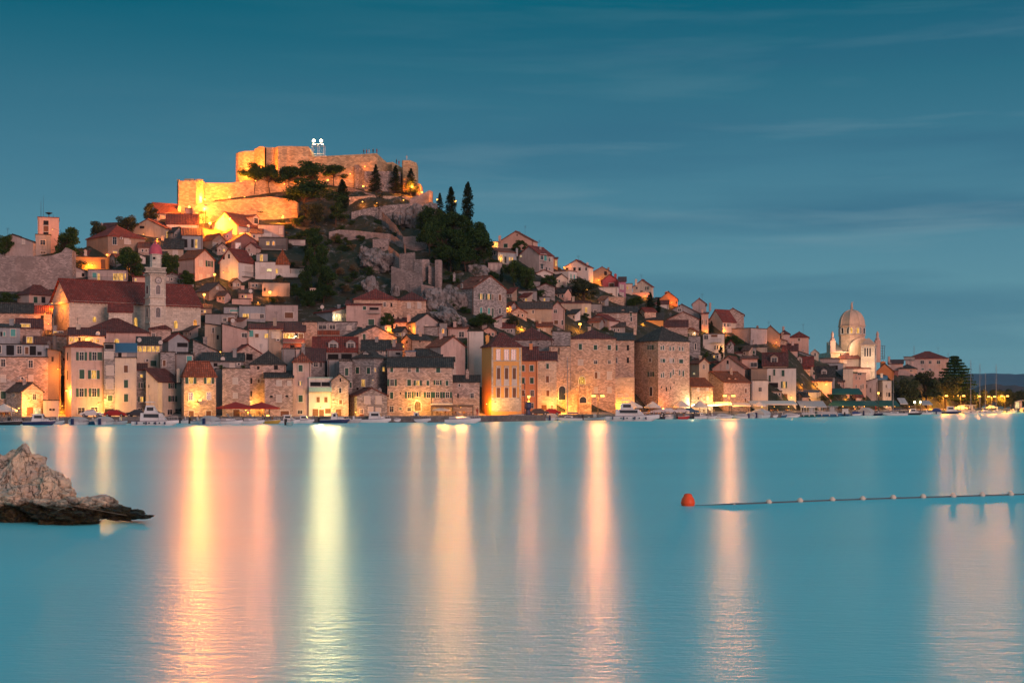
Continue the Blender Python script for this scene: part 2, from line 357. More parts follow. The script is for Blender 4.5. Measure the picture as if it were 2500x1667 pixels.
def window(root, O, du, n, tl, tr, z0, z1, k, nm='window'):
    fr, pane, opt = WK[k]
    O = Vector((O[0], O[1], 0)); du = Vector((du[0], du[1], 0)); n = Vector((n[0], n[1], 0)); up = Vector((0, 0, 1))
    if tl > tr: tl, tr = tr, tl
    w = tr-tl; h = z1-z0
    if w < .1 or h < .1: return
    def P3(a, z, off): return O+du*a+up*z+n*off
    isdoor = k == 'K'
    f = M()
    if opt in ('arch', 'round'):
        N = 10
        def outline(g):
            pts = []
            if opt == 'round':
                for i in range(16): an = 2*PI*i/16; pts.append(((tl+tr)/2+(w/2+g)*math.cos(an), (z0+z1)/2+(h/2+g)*math.sin(an)))
            else:
                zs = z1-w/2
                pts = [(tl-g, z0-(0 if g == 0 else g)), (tr+g, z0-(0 if g == 0 else g))]
                for i in range(N+1): an = PI*i/N; pts.append(((tl+tr)/2+(w/2+g)*math.cos(an), zs+(w/2+g)*math.sin(an)))
            return pts
        oi, oo = outline(0), outline(.18)
        nn = len(oi)
        vs = [P3(a, z, -.05) for a, z in oo]+[P3(a, z, .10) for a, z in oo]+[P3(a, z, .10) for a, z in oi]+[P3(a, z, -.02) for a, z in oi]
        fs = []
        for i in range(nn):
            j = (i+1) % nn
            for b in range(3): fs.append([b*nn+i, b*nn+j, (b+1)*nn+j, (b+1)*nn+i])
        f.add(vs, fs)
        if opt == 'round':
            for a_ in range(4): 
                an = PI*a_/4; dx, dz = math.cos(an)*w/2, math.sin(an)*h/2; f.tube(P3((tl+tr)/2-dx, (z0+z1)/2-dz, .05), P3((tl+tr)/2+dx, (z0+z1)/2+dz, .05), .05, n=4)
        wo = f.build(nm, 'frame', root)
        g = M(); g.poly(*[P3(a, z, .025) for a, z in oi]); g.build('pane', 'litorange' if k == 'U' else ('greyblind' if k == 'R' else pane), wo)
        return wo
    e = .13
    if fr:
        f.obox(P3(tl-e, z0, -.04), du*e, n*.12, up*h); f.obox(P3(tr, z0, -.04), du*e, n*.12, up*h)
        f.obox(P3(tl-e, z1, -.04), du*(w+2*e), n*.13, up*e)
        if not isdoor: f.obox(P3(tl-e-.05, z0-.12, -.04), du*(w+2*e+.1), n*.22, up*.12)
        if k in 'DOLPW' and w > .5:
            nb = max(1, int(round(w/1.1)))
            for i in range(1, nb+1):
                if i == nb and nb > 1: break
                f.obox(P3(tl+w*i/(nb+1 if nb == 1 else nb)-.022, z0, .0), du*.045, n*.06, up*h)
            f.obox(P3(tl, z0+h*.66, .0), du*w, n*.05, up*.03)
        wo = f.build('door' if isdoor else nm, fr, root)
        par = wo
    else: par = root
    g = M(); g.obox(P3(tl, z0, -.03), du*w, n*.055, up*h)
    if k in 'SBGT':                   # louvred leaves or slatted blind
        for i in range(1, int(h/.22)): g.obox(P3(tl+.04, z0+i*.22, .0), du*(w-.08), n*.045, up*.05)
        g.obox(P3(tl+w/2-.03, z0, .0), du*.06, n*.055, up*h)
    nm2 = {'S': 'shutter', 'B': 'shutter', 'G': 'blind', 'T': 'shutter', 'K': 'door_panel', 'N': 'opening'}.get(k, 'pane')
    g.build(nm2, pane, par)
    if opt == 'green':
        sw = w*.62
        for sx in (tl-e-sw, tr+e):
            s_ = M(); s_.obox(P3(sx, z0-.02, .02), du*sw, n*.07, up*(h+.04))
            for i in range(1, int(h/.25)): s_.obox(P3(sx+.05, z0+i*.25, .08), du*(sw-.1), n*.03, up*.05)
            s_.build('shutter', opt, par)
    return par
def house(label, xs, ye, roof, wall, tile='red', win='', b=None, s=None, th=None, dep=9.0, into=None, chim=(), dorm=(), bal=(), ac=(), dish=(), cat='house', name='house', group=None, over=.28, split=None, drop=5.0):
    xs = [X(x) for x in xs]; ye = Y(ye)
    single = len(xs) == 2
    x0, x1 = xs[0], xs[-1]; xc = x1 if single else xs[1]
    d = q(xc)+s if s is not None else hd(xc, Y(b))
    sg = d-q(xc)
    k = (xc-1250)/F; phi = math.atan(k)
    er = Vector((math.sin(phi), math.cos(phi))); et = Vector((math.cos(phi), -math.sin(phi)))
    P1 = Vector((k*d, d))
    if single: A, B = -et, er
    else:
        if th is None:
            th = math.degrees(math.atan2(x1-xc, xc-x0)); th = min(78, max(12, th))
        r = math.radians(th); A = -et*math.cos(r)+er*math.sin(r); B = et*math.sin(r)+er*math.cos(r)
    a = solve(P1, A, x0)
    bl = dep if single else solve(P1, B, x1)
    bl = min(bl, 40) if bl > 0 else 12
    ze = zat(ye, d); zb = hz(xc, sg)-drop
    def p(u, v, z): return Vector((P1.x+A.x*u+B.x*v, P1.y+A.y*u+B.y*v, z))
    rt = roof if isinstance(roof, str) else roof[0]
    if rt != 'f': ry = Y(roof[1])
    hp = None
    H4 = [ze]*4                                # heights at (0,0) (a,0) (a,b) (0,b)
    tk = .2; o = over
    top = []
    gab = {}
    if rt == 'gA':
        zr = zat(ry, p(a/2, 0, 0).y); zr = max(zr, ze+.6); m_ = (zr-ze)/(a/2)
        top = [[(-o, -o, ze-m_*o), (-o, bl+o, ze-m_*o), (a/2, bl+o, zr), (a/2, -o, zr)], [(a/2, -o, zr), (a/2, bl+o, zr), (a+o, bl+o, ze-m_*o), (a+o, -o, ze-m_*o)]]
        gab = {'A': zr, 'C': zr}
    elif rt == 'gB':
        dr = p(0, bl/2, 0).y if not single else p(a/2, bl/2, 0).y
        zr = zat(ry, dr); zr = max(zr, ze+.6); m_ = (zr-ze)/(bl/2)
        top = [[(-o, -o, ze-m_*o), (-o, bl/2, zr), (a+o, bl/2, zr), (a+o, -o, ze-m_*o)], [(-o, bl/2, zr), (-o, bl+o, ze-m_*o), (a+o, bl+o, ze-m_*o), (a+o, bl/2, zr)]]
        gab = {'B': zr, 'D': zr}
    elif rt == 'h':
        zr = max(zat(ry, p(a/2, bl/2, 0).y), ze+.7); hh = min(a, bl)/2*.95; m_ = (zr-ze)/hh
        c0, c1, c2, c3 = (-o, -o, ze-m_*o*.7), (a+o, -o, ze-m_*o*.7), (a+o, bl+o, ze-m_*o*.7), (-o, bl+o, ze-m_*o*.7)
        if a >= bl: r0, r1 = (hh, bl/2, zr), (a-hh, bl/2, zr); top = [[c0, r0, r1, c1], [c1, r1, c2], [c2, r1, r0, c3], [c3, r0, c0]]
        else: r0, r1 = (a/2, hh, zr), (a/2, bl-hh, zr); top = [[c0, r0, c1], [c1, r0, r1, c2], [c2, r1, c3], [c3, r1, r0, c0]]
    elif rt[0] == 'm':
        dd = {'mA': (a/2, bl), 'mB': (a, 0), 'mC': (a/2, 0), 'mD': (0, 0)}[rt]
        zr = zat(ry, p(dd[0], dd[1], 0).y); zr = max(zr, ze+.15)
        H4 = {'mA': [ze, ze, zr, zr], 'mB': [ze, zr, zr, ze], 'mC': [zr, zr, ze, ze], 'mD': [zr, ze, ze, zr]}[rt]
        def zz(u, v):
            fu, fv = u/a, v/bl
            return H4[0]+(H4[1]-H4[0])*fu+(H4[3]-H4[0])*fv
        top = [[(u, v, zz(u, v)) for u, v in ((-o, -o), (-o, bl+o), (a+o, bl+o), (a+o, -o))]]
    else:
        e = .12; top = [[(-e, -e, ze), (-e, bl+e, ze), (a+e, bl+e, ze), (a+e, -e, ze)]]
    root = into if into is not None else T(name, label, cat, (P1.x, P1.y, hz(xc, sg)), group)
    L = Vector(root.location)
    mw = M(); c00, ca0, cab, c0b = (p(0, 0, 0), p(a, 0, 0), p(a, bl, 0), p(0, bl, 0))
    cs = [c00, ca0, cab, c0b]
    def wpoly(i, j, key, mid):
        pi, pj = cs[i].copy(), cs[j].copy(); v = []
        z1, z2 = H4[i], H4[j]
        v = [(pi.x, pi.y, zb), (pi.x, pi.y, z1)]
        if key in gab: v.append((*((pi+pj)/2).xy, gab[key]))
        v += [(pj.x, pj.y, z2), (pj.x, pj.y, zb)]
        mw.add(v, [list(range(len(v)))])
    wpoly(0, 1, 'A', 0); wpoly(1, 2, 'D', 0); wpoly(2, 3, 'C', 0); wpoly(3, 0, 'B', 0)
    reg(mw)
    def shift(m): m.v = [(x-L.x, y-L.y, z-L.z) for x, y, z in m.v]; return m
    shift(mw).build('wall', wall, root)
    mr = M(); rh = []
    for poly in top:
        tp = [p(u, v, z+tk) for u, v, z in poly]; bt = [p(u, v, z+.004) for u, v, z in poly]
        n_ = len(tp); vs = tp+bt
        # orient upwards
        nn = (tp[1]-tp[0]).cross(tp[2]-tp[0])
        fs = [list(range(n_)), list(reversed(range(n_, 2*n_)))]+[[i, n_+i, n_+(i+1) % n_, (i+1) % n_] for i in range(n_)]
        if nn.z < 0: fs = [list(reversed(f)) for f in fs]
        mr.add(vs, fs)
    # ridge tiles
    if rt in ('gA', 'gB', 'h'):
        if rt == 'gA': e1, e2 = p(a/2, -o, zr+tk), p(a/2, bl+o, zr+tk)
        elif rt == 'gB': e1, e2 = p(-o, bl/2, zr+tk), p(a+o, bl/2, zr+tk)
        else: e1, e2 = p(r0[0], r0[1], zr+tk), p(r1[0], r1[1], zr+tk)
        if (e1-e2).length > .3: mr.tube(e1, e2, .14, n=6)
    reg(mr); ro = shift(mr).build('roof', tile, root)
    # aerial, drainpipe and a chance chimney
    if name == 'house' and into is None and rt != 'f' and a > 3:
        if random.random() < .45:
            u_, v_ = a*random.uniform(.2, .8), bl*.5; c_ = p(u_, v_, (zr if rt != 'f' else ze)); hh_ = random.uniform(1.6, 2.6); m = M(); c_ = c_-L; m.tube(c_-Vector((0, 0, .4)), c_+Vector((0, 0, hh_)), .035, n=4)
            for i in range(3): m.tube(c_+Vector((-.5+.1*i, 0, hh_-.12-.22*i)), c_+Vector((.5-.1*i, 0, hh_-.12-.22*i)), .02, n=3)
            m.build('aerial', 'iron', ro)
        if not chim and random.random() < .4 and rt != 'gA':
            c_ = p(a*random.uniform(.2, .8), bl*.42, 0); z1_ = (zr if rt in ('gB', 'h') else max(H4))+.9; m = M(); m.box(c_.x-.35-L.x, c_.x+.35-L.x, c_.y-.3-L.y, c_.y+.3-L.y, ze-L.z, z1_-L.z); m.box(c_.x-.43-L.x, c_.x+.43-L.x, c_.y-.38-L.y, c_.y+.38-L.y, z1_-.2-L.z, z1_-L.z); m.build('chimney', wall, ro)
    if name == 'house' and into is None and a > 2.5 and random.random() < .5:
        u_ = random.choice((.25, a-.25)); c0_ = p(u_, -.09, zb+drop-L.z*0)-L; m = M(); m.tube((c0_.x, c0_.y, hz(xc, sg)-L.z), (c0_.x, c0_.y, ze-.1-L.z), .06, n=5); m.build('drainpipe', 'brownwood', root)
    if into is None: HL.append(((x0+x1)/2, (ye+(HY-(hz(xc, sg)-CZ)*F/d))/2, label, x1-x0))
    # windows
    def face_of(px):
        if single or px < xc: return 'A'
        return 'B'
    nA = Vector((-B.x, -B.y)); nB = Vector((-A.x, -A.y))
    def place(px, wpx, py, hpx):
        fc = face_of(px); D_ = A if fc == 'A' else B; n_ = nA if fc == 'A' else nB
        tl = solve(P1, D_, px-wpx/2); tr = solve(P1, D_, px+wpx/2); tm = (tl+tr)/2
        dep_ = P1.y+D_.y*tm
        return D_, n_, tl, tr, zat(py+hpx/2, dep_), zat(py-hpx/2, dep_), dep_, tm
    O = Vector((P1.x-L.x, P1.y-L.y))
    for w in win.split():
        kd = w[0]; cx, cy, ww, wh = [float(v) for v in w[1:].split(',')]
        D_, n_, tl, tr, z0, z1, dp, tm = place(X(cx), ww/ORG[2], Y(cy), wh/ORG[2])
        lim = a if D_ is A else bl
        lo, hi = sorted((tl, tr)); lo = max(lo, .12); hi = min(hi, lim-.12)
        if hi-lo < .15: continue
        if len(w) > 0: window(root, O, D_, n_, lo, hi, z0-L.z, z1-L.z, kd)
    for (cx, cyt, cw, ch) in chim:
        dp = p(a/2, bl*.45, 0).y; zt = zat(Y(cyt), dp); hw = max(.3, cw/ORG[2]/F*dp/2); x_ = (X(cx)-1250)/F*dp; zb_ = zt-ch/ORG[2]/F*dp-1.0
        m = M(); m.box(x_-hw-L.x, x_+hw-L.x, dp-hw-L.y, dp+hw-L.y, zb_-L.z, zt-.25-L.z); m.box(x_-hw*1.25-L.x, x_+hw*1.25-L.x, dp-hw*1.25-L.y, dp+hw*1.25-L.y, zt-.25-L.z, zt-.12-L.z)
        m.box(x_-hw*.6-L.x, x_+hw*.6-L.x, dp-hw*.6-L.y, dp+hw*.6-L.y, zt-.12-L.z, zt+.1-L.z)
        m.build('chimney', wall, ro)
    for (cx, cy, cw, ch) in dorm:            # dormer with its own little gable and window
        dd = 1.0; D_, n_, tl, tr, z0, z1, dp, tm = place(X(cx), cw/ORG[2], Y(cy), ch/ORG[2])
        lo, hi = sorted((tl, tr)); ui = -n_
        g0 = Vector((D_.x, D_.y, 0)); i0 = Vector((ui.x, ui.y, 0)); e = .35; bs = Vector((P1.x-L.x, P1.y-L.y, -L.z))+i0*dd
        wd = hi-lo+2*e; zt = z1+.25; q0 = bs+g0*(lo-e); dl = 3.6
        m = M()
        Z = Vector((0, 0, 1)); a0, a1 = q0, q0+g0*wd; zr_ = zt+wd*.32
        m.poly(a0+Z*(z0-1.0), a0+Z*zt, (a0+a1)/2+Z*zr_, a1+Z*zt, a1+Z*(z0-1.0))
        for aa in (a0, a1): m.poly(aa+Z*(z0-1), aa+Z*zt, aa+i0*dl+Z*zt, aa+i0*dl+Z*(z0-1))
        do = m.build('dormer', wall, root)
        m = M(); gg = g0*.2; fo = -i0*.15
        for s_ in (0, 1):
            en = (a0-gg) if s_ == 0 else (a1+gg); mid = (a0+a1)/2
            zl = zt-.2*.64
            v = [en+fo+Z*zl, mid+fo+Z*zr_, mid+i0*dl+Z*zr_, en+i0*dl+Z*zl]
            vs = [x+Z*.14 for x in v]+[x+Z*.004 for x in v]
            m.add(vs, [[0, 1, 2, 3], [7, 6, 5, 4], [0, 4, 5, 1], [1, 5, 6, 2], [2, 6, 7, 3], [3, 7, 4, 0]])
        m.build('dormer_roof', tile, do)
        Oo = Vector((bs.x, bs.y)); window(root, Oo, D_, n_, lo, hi, z0-L.z, z1-L.z, 'D' if not group else 'S')
    for (bx0, bx1, by0, by1, bm) in bal:      # balcony: slab, parapet or railing, brackets
        D_, n_, tl, tr, z0, z1, dp, tm = place((X(bx0)+X(bx1))/2, (bx1-bx0)/ORG[2], (Y(by0)+Y(by1))/2, (by1-by0)/ORG[2])
        lo, hi = sorted((tl, tr)); G = Vector((D_.x, D_.y, 0)); N_ = Vector((n_.x, n_.y, 0)); Z = Vector((0, 0, 1)); b0 = Vector((O.x, O.y, z0-L.z))+G*lo
        m = M(); w_ = hi-lo; h_ = z1-z0
        m.obox(b0+Z*-.16, G*w_, N_*1.1, Z*.16)
        bo = m.build('balcony', 'paving', root)
        m = M()
        if bm == 'rail':
            m.obox(b0+N_*1.05+Z*(h_-.05), G*w_, N_*.05, Z*.05); m.obox(b0+Z*(h_-.05), N_*1.1, G*.05, Z*.05); m.obox(b0+G*(w_-.05)+Z*(h_-.05), N_*1.1, G*.05, Z*.05)
            for i in range(int(w_/.3)+1): m.obox(b0+N_*1.06+G*min(w_-.03, i*.3), G*.03, N_*.03, Z*h_)
            m.build('railing', 'iron', bo)
        else:
            m.obox(b0+N_*1.0, G*w_, N_*.08, Z*h_); m.obox(b0, G*.08, N_*1.0, Z*h_); m.obox(b0+G*(w_-.08), G*.08, N_*1.0, Z*h_)
            m.build('parapet', bm, bo)
    for (cx, cy) in ac:
        D_, n_, tl, tr, z0, z1, dp, tm = place(X(cx), 9, Y(cy), 7); G = Vector((D_.x, D_.y, 0)); N_ = Vector((n_.x, n_.y, 0)); Z = Vector((0, 0, 1)); lo = min(tl, tr)
        b0 = Vector((O.x, O.y, z0-L.z))+G*lo; m = M(); m.obox(b0, G*.85, N_*.32, Z*.6); ao = m.build('air_conditioner', 'white', root)
        m = M(); c_ = b0+G*.38+Z*.3+N_*.325; m.tube(c_, c_+N_*.02, .22, n=12); m.build('fan', 'black', ao)
    for (cx, cy) in dish:
        dp = p(a/2, .8, 0).y; c_ = wp(X(cx), Y(cy), dp)-L; m = M(); m.tube(c_+Vector((0, .3, -1.6)), c_+Vector((0, .2, 0)), .035, n=5)
        m.lathe([(.0, 0), (.22, .03), (.38, .09), (.46, .16)], 12, (0, 0, 0)); 
        # turn the reflector to face outwards
        nl = 4*12; st = len(m.v)-nl
        for i in range(st, len(m.v)):
            x, y, z = m.v[i]; m.v[i] = (c_.x+x, c_.y-z, c_.z+y)
        m.build('satellite_dish', 'white', root)
    return root
H = house
# ================================================================== HOUSES (numbers are read off enlarged crops of the photograph)
SA, SD = 5.8075, 4.9
# ---- crop A: left edge, quay rows
C(0, 780, SA)
r = H('long rough stone house with a flat terrace roof at the far left', (-90, 680), 540, 'f', 'stone', 'slate', 'D45,615,60,100 D435,630,60,100 G45,835,60,95 G435,840,60,95 S45,1070,70,110', s=17, ac=[(320, 835)])
H('', (-90, 690), 362, 'f', 'greyblue', 'slate', 'D0,420,30,100 N145,435,110,140 D275,430,60,110 B380,440,50,100 N465,440,90,130 N560,480,60,50', s=19.5, into=r)
H('tall grimy brown house side standing in the lamp-lit alley', (672, 862), 455, ('mB', 420), 'darkplaster', 'slate', 'N745,560,30,70', s=18.5, chim=[(697, 310, 25, 100), (775, 235, 15, 150)])
H('narrow rubble stone house closing the end of the lit alley', (780, 945), 240, ('mA', 175), 'stone', 'darkred', 'N905,565,30,30', s=33)
H('stone outhouse with a grey lean-to roof left of the church hall', (655, 935), 232, ('mA', 160), 'greyplaster', 'slate', 'L785,195,50,50 D860,195,60,50', s=38)
H('gabled stone cottage with a brown roof and a lit shop front', (90, 310, 610), 1022, ('gB', 905), 'stonepink', 'browntile', 'D195,1065,35,45 D487,1095,45,80 W530,1305,100,85 K425,1305,70,110 K612,1330,55,120', s=10.5, th=62)
H('low pink garage with two small square windows', (612, 838), 1150, 'f', 'pinkplaster', 'slate', 'N715,1275,35,30 N760,1275,35,30', s=11)
H('tall pink plaster house with green shutters at the alley corner', (920, 1010, 1475), 385, ('h', 328), 'pinkplaster', 'red', 'O1156,520,60,115 O1338,520,60,115 S1420,520,50,115 S1160,775,72,130 P1330,780,65,120 O1155,1035,60,115 O1335,1035,60,115 D1152,1295,95,90 D1335,1285,90,80 N957,525,12,110 N957,790,12,130', s=12, th=72)
H('rooftop loggia with lit rooms under red tiles and a dish', (975, 1485), 235, ('gB', 135), 'cream', 'darkred', 'L1010,285,60,60 L1078,285,45,60 N1125,285,40,60 L1185,290,60,60 L1300,300,40,40 L1380,300,50,40', s=21, dish=[(1390, 200)])
H('narrow patched stone house between pink and cream fronts', (1475, 1632), 340, 'f', 'stonegrey', 'slate', 'G1540,505,120,90 G1560,720,90,130 G1555,915,90,130 S1562,1115,70,80 N1545,1300,120,70 N1550,385,120,60', s=13)
r = H('cream house with a brown-framed top window and drainpipe', (1630, 1935), 545, 'f', 'cream', 'slate', 'B1785,700,55,100 S1787,910,58,110 S1787,1110,58,110', s=13)
H('', (1650, 1925), 462, ('mA', 355), 'greyplaster', 'bluesheet', 'N1700,500,50,70 G1760,500,50,60', s=14.5, dep=3, into=r)
H('church hall with a broad hipped red roof and lit arched window', (1130, 2115), 190, ('h', -20), 'pinkplaster', 'darkred', 'E1655,318,65,90', s=38, dep=16)
H('house with a glazed yellow-lit veranda below grey tiles', (1940, 2272), 366, ('mA', 258), 'cream', 'slate', 'L1980,418,60,76 L2050,418,50,76 L2112,418,60,76 L2180,418,50,76 L2236,418,50,76 S2175,622,85,80', s=24, dep=5, ac=[(2088, 580)], dish=[(1978, 290), (2280, 325)])
H('slim blue-grey stone house with one small lit attic window', (1935, 2075), 720, ('mA', 632), 'stonegrey', 'darkred', 'L2007,800,35,40 O2010,930,30,70 P2010,1130,36,70 D1990,1290,60,60', s=15)
r = H('blue-grey attic house with a teal curtained window', (-90, 285), 118, ('mA', 72), 'greyblue', 'slate', 'T185,188,70,100 T62,205,30,60 N20,205,30,60', s=29)
H('stone house with a lit roof loggia at the left edge', (230, 600), 125, ('gB', 2), 'stonepink', 'darkred', 'L360,85,130,44 N300,70,30,30', s=36)
H('maroon shed roof house with yellow curtained doors', (335, 770), 350, ('mA', 250), 'brown', 'darkred', 'L420,292,80,90', s=25, dep=7)
H('small pink stone house with scalloped eaves right of the hall', (2115, 2420), 135, ('h', 50), 'stonepink', 'darkred', 'D2178,230,40,60', s=41)
# ---- crop C: houses 380..780
C(380, 780, SA)
H('ochre-lit house with green shutters and a slanting maroon roof', (-137, 30, 372), 875, ('mB', 712), 'cream', 'darkred', 'O235,940,45,70 O240,1122,50,80 D200,1312,70,70 D315,1302,85,70 N-96,945,12,40', s=11, th=30, chim=[(325, 700, 40, 120)])
H('square stone house with a red pyramid roof behind a floodlight', (368, 400, 855), 785, ('h', 607), 'stonewarm', 'rust', 'P500,860,60,95 P755,860,55,95 D497,1090,58,105 D752,1085,62,105 B505,1338,70,90 B750,1338,70,90', s=11, th=78)
H('grey ribbed slot building between two stone houses', (850, 948), 700, 'f', 'greyplaster', 'slate', '', s=16)
H('blocky stone house with blind windows and bushes on its roof', (945, 1338), 698, 'f', 'stonepink', 'slate', 'G1130,870,62,80 G1130,1078,52,70 B1145,1325,90,100', s=12)
H('ruinous stone house with a steep mossy slate roof', (1335, 1848), 635, ('h', 455), 'stonepink', 'slate', 'N1455,685,35,45 N1705,680,55,60 N1355,870,28,85 N1355,1050,28,80 B1460,870,30,50', s=15, chim=[(1508, 530, 70, 60)])
H('rough stone house with a sagging slate lean-to roof', (1545, 1945), 828, ('mA', 740), 'stonepink', 'slate', 'G1750,900,62,70 G1895,905,42,55 G1750,1120,65,95 B1830,1330,120,70 N1640,1090,40,30 N1860,1085,40,30', s=11, dep=5)
H('slim tall pink house with a column of green shutters', (1948, 2205), 600, ('h', 490), 'pinkplaster', 'rust', 'S2055,690,58,90 P2052,902,14,58 S2055,1120,60,95 D2048,1310,65,50', s=12)
H('blue-walled attic house with a small red roof and torn awning', (95, 180, 462), 300, ('gB', 203), 'greyblue', 'red', 'N390,360,170,60', s=27)
H('low grey house with a turquoise door leaf', (270, 532), 500, 'f', 'greyplaster', 'slate', 'T478,560,72,88 N400,470,200,25', s=20)
H('small rubble house with a narrow red-framed doorway', (68, 275), 465, 'f', 'stonegrey', 'slate', 'B122,618,40,85', s=19)
H('stone firewall house whose slate roof falls to the right', (530, 912), 462, ('mB', 292), 'stonegrey', 'slate', '', s=29)
H('low house under a long dark slate roof with a dish', (655, 1245), 598, ('mA', 480), 'greyplaster', 'slate', 'N850,640,55,50 G1085,650,60,50', s=18.5, ac=[(1180, 632)], dish=[(955, 560)])
H('pink house with rain-streaked blank wall and one dark window', (945, 1322), 162, ('mB', 62), 'pinkplaster', 'slate', 'D1258,222,72,58', s=36, dish=[(1095, 15)])
H('narrow beige house right of the church nave', (697, 948), 92, ('mB', 60), 'beige', 'slate', 'D815,155,26,76 N880,250,30,60', s=40)
H('row house with a green side and one yellow lit window', (1320, 1602), 138, ('mA', 72), 'white', 'red', 'T1355,200,60,90 B1435,228,50,52 L1572,232,55,58', s=37)
H('beige row house with a white roller blind', (1600, 1805), 138, ('mA', 55), 'beige', 'red', 'G1700,222,95,78', s=36.5, ac=[(1735, 288)])
H('brown loggia house with hanging lamps under a maroon roof', (1803, 2118), 176, ('mA', 50), 'maroon', 'darkred', 'L1850,232,70,70 L1932,228,60,60 N1995,235,50,70 B2060,235,70,70 N1940,380,60,40', s=36, bal=[(1803, 2110, 270, 325, 'maroon')])
H('small red-roofed stone house with a skylight', (1040, 1128, 1492), 475, ('gB', 365), 'stonepink', 'red', 'N1315,530,120,90 B1262,540,20,95', s=27, dish=[(1502, 380)])
H('round-cornered orange-lit stone house side', (2080, 2290), 42, 'f', 'stonewarm', 'slate', '', s=42)
H('grey roof terrace house with a metal rail', (1790, 1975), 418, 'f', 'greyplaster', 'slate', '', s=26)
H('house with a large maroon roof and two skylights', (1972, 2400), 600, ('mA', 410), 'stonegrey', 'darkred', 'D2270,640,60,60 N2345,640,20,60', s=23)
# ---- crop E: 760..1160
C(760, 780, SA)
H('white harbour house with a covered blue balcony', (-35, 300), 832, 'f', 'white', 'teal', 'N60,915,150,60 N205,915,120,60 B97,1135,45,75 B207,1135,45,75 K60,1320,60,90 K145,1345,50,120 K235,1300,60,60', s=11, bal=[(-30, 290, 958, 1020, 'teal')])
H('slim gabled rubble house beside the white one', (285, 527), 870, ('gA', 775), 'stonepink', 'slate', 'N412,855,22,55 D410,1005,32,70 B415,1168,42,62 K385,1330,56,100', s=10)
H('low stone house with blind upper windows and a brown roof', (530, 645, 1075), 1082, ('gB', 980), 'stonegrey', 'darkred', 'G793,1140,72,98 G953,1140,68,98 D712,1300,38,60 G840,1280,62,80 G950,1285,62,60 K712,1370,40,70', s=9.5, th=70, chim=[(865, 870, 22, 150), (972, 975, 22, 60)])
H('tall grey stone house with an attic dormer and dark shutters', (580, 888, 1080), 545, ('h', 452), 'stonegrey', 'slate', 'S655,720,50,90 S812,725,48,88 L897,715,28,48 L1023,705,28,60 L737,900,48,98 L887,880,38,55 N655,980,30,30 N823,980,30,30', s=17, dorm=[(735, 530, 45, 85)])
H('narrow grey stone house with a single tall green door', (398, 582), 592, 'f', 'stonegrey', 'slate', 'S502,740,50,105 S560,928,38,80', s=16)
H('long stone terrace with a slate roof and green shutters', (1080, 2003), 678, ('gB', 548), 'stonepink', 'slate', 'S1140,715,42,62 D1390,715,38,60 S1505,715,42,64 S1800,715,60,72 O1145,895,52,90 S1387,895,52,90 P1510,900,42,68 S1652,900,36,68 O1790,895,42,62 S1925,900,38,68 S1140,1075,46,92 O1390,1070,46,88 N1265,1045,22,26 O1505,1060,30,68 O1660,1068,50,78 O1790,1068,50,78 O1930,1068,50,78 D1140,1270,52,80 D1387,1270,50,50 U1508,1225,88,134 S1265,1262,34,24', s=12)
H('low stone house with a tall chimney right of the long terrace', (2005, 2385), 890, ('mA', 800), 'stonepink', 'slate', 'D2100,930,22,36 N2080,1080,22,58 D2280,1080,45,68', s=11, dep=6, chim=[(2213, 710, 45, 165)])
H('pink house with a rust tiled roof and dark left gable', (1640, 1837, 2182), 380, ('gB', 250), 'pinkplaster', 'rust', 'G1865,560,36,66 D2010,565,66,78 G2025,725,32,98', s=22, th=55)
H('red-roofed house with two white-framed attic dormers', (20, 652), 455, ('gB', 262), 'greyplaster', 'red', 'N290,530,110,80 N350,530,70,80 N500,520,150,70', s=30, dorm=[(310, 385, 100, 85), (558, 375, 90, 75)])
H('grey terrace block below the two dormers', (228, 582), 572, 'f', 'greyplaster', 'slate', '', s=21)
H('house with a ribbed slate roof and small pale windows', (715, 1118), 440, ('gB', 305), 'greyplaster', 'slate', 'G830,465,28,38 D985,460,38,36 G1055,470,36,36', s=28)
H('stone gable house whose right flank glows orange', (440, 598, 1212), 238, ('gB', 98), 'stonepink', 'slate', 'S748,245,42,78 P1120,305,18,44', s=40, th=60)
H('small maroon lean-to roof house below the orange flank', (1075, 1292), 435, ('mA', 350), 'greyplaster', 'darkred', 'N1230,482,66,28', s=27)
H('rubble cottage glowing orange under a grey roof', (1280, 1432, 1700), 290, ('gA', 222), 'stonewarm', 'slate', 'N1355,320,26,38 N1540,310,20,30', s=37, chim=[(1545, 180, 20, 50)])
H('low slate-roofed house with an orange stone front', (1478, 1850), 530, ('gB', 432), 'stonepink', 'slate', 'T1690,560,50,34 N1790,620,20,20', s=21)
H('tiny stone house with a blue roof canopy', (1335, 1480), 455, 'f', 'stonepink', 'bluesheet', 'D1370,545,34,50', s=20)
# ---- crop E2: 760..1160, higher
C(760, 580, SA)
H('tall plaster gable house with a glowing orange left side', (1352, 1482, 1800), 1195, ('gB', 1085), 'greypink', 'slate', 'G1633,1250,34,12', b=1400, th=64, chim=[(1385, 1090, 50, 60)])
H('rubble terrace wall house with a rounded edge', (1600, 1817), 1268, 'f', 'stonegrey', 'slate', '', b=1400)
H('small dark house with an orange barred window', (1817, 1925), 1215, 'f', 'greyplaster', 'slate', 'U1867,1325,28,60', b=1400)
H('long low pink house with a pale tiled roof', (1940, 2218), 1292, ('mA', 1262), 'pinkplaster', 'rust', 'D2130,1375,70,76', b=1430, dish=[(1850, 1260)])
H('white rooftop house with a glazed screen', (2215, 2440), 1330, 'f', 'white', 'slate', 'G2190,1380,50,60', s=27)
H('pink stone house under a big hipped maroon roof', (600, 1217), 880, ('h', 747), 'stonewarm', 'red', 'D1040,948,30,56 N1135,955,26,56 N1165,1110,18,36', b=1240, dep=14)
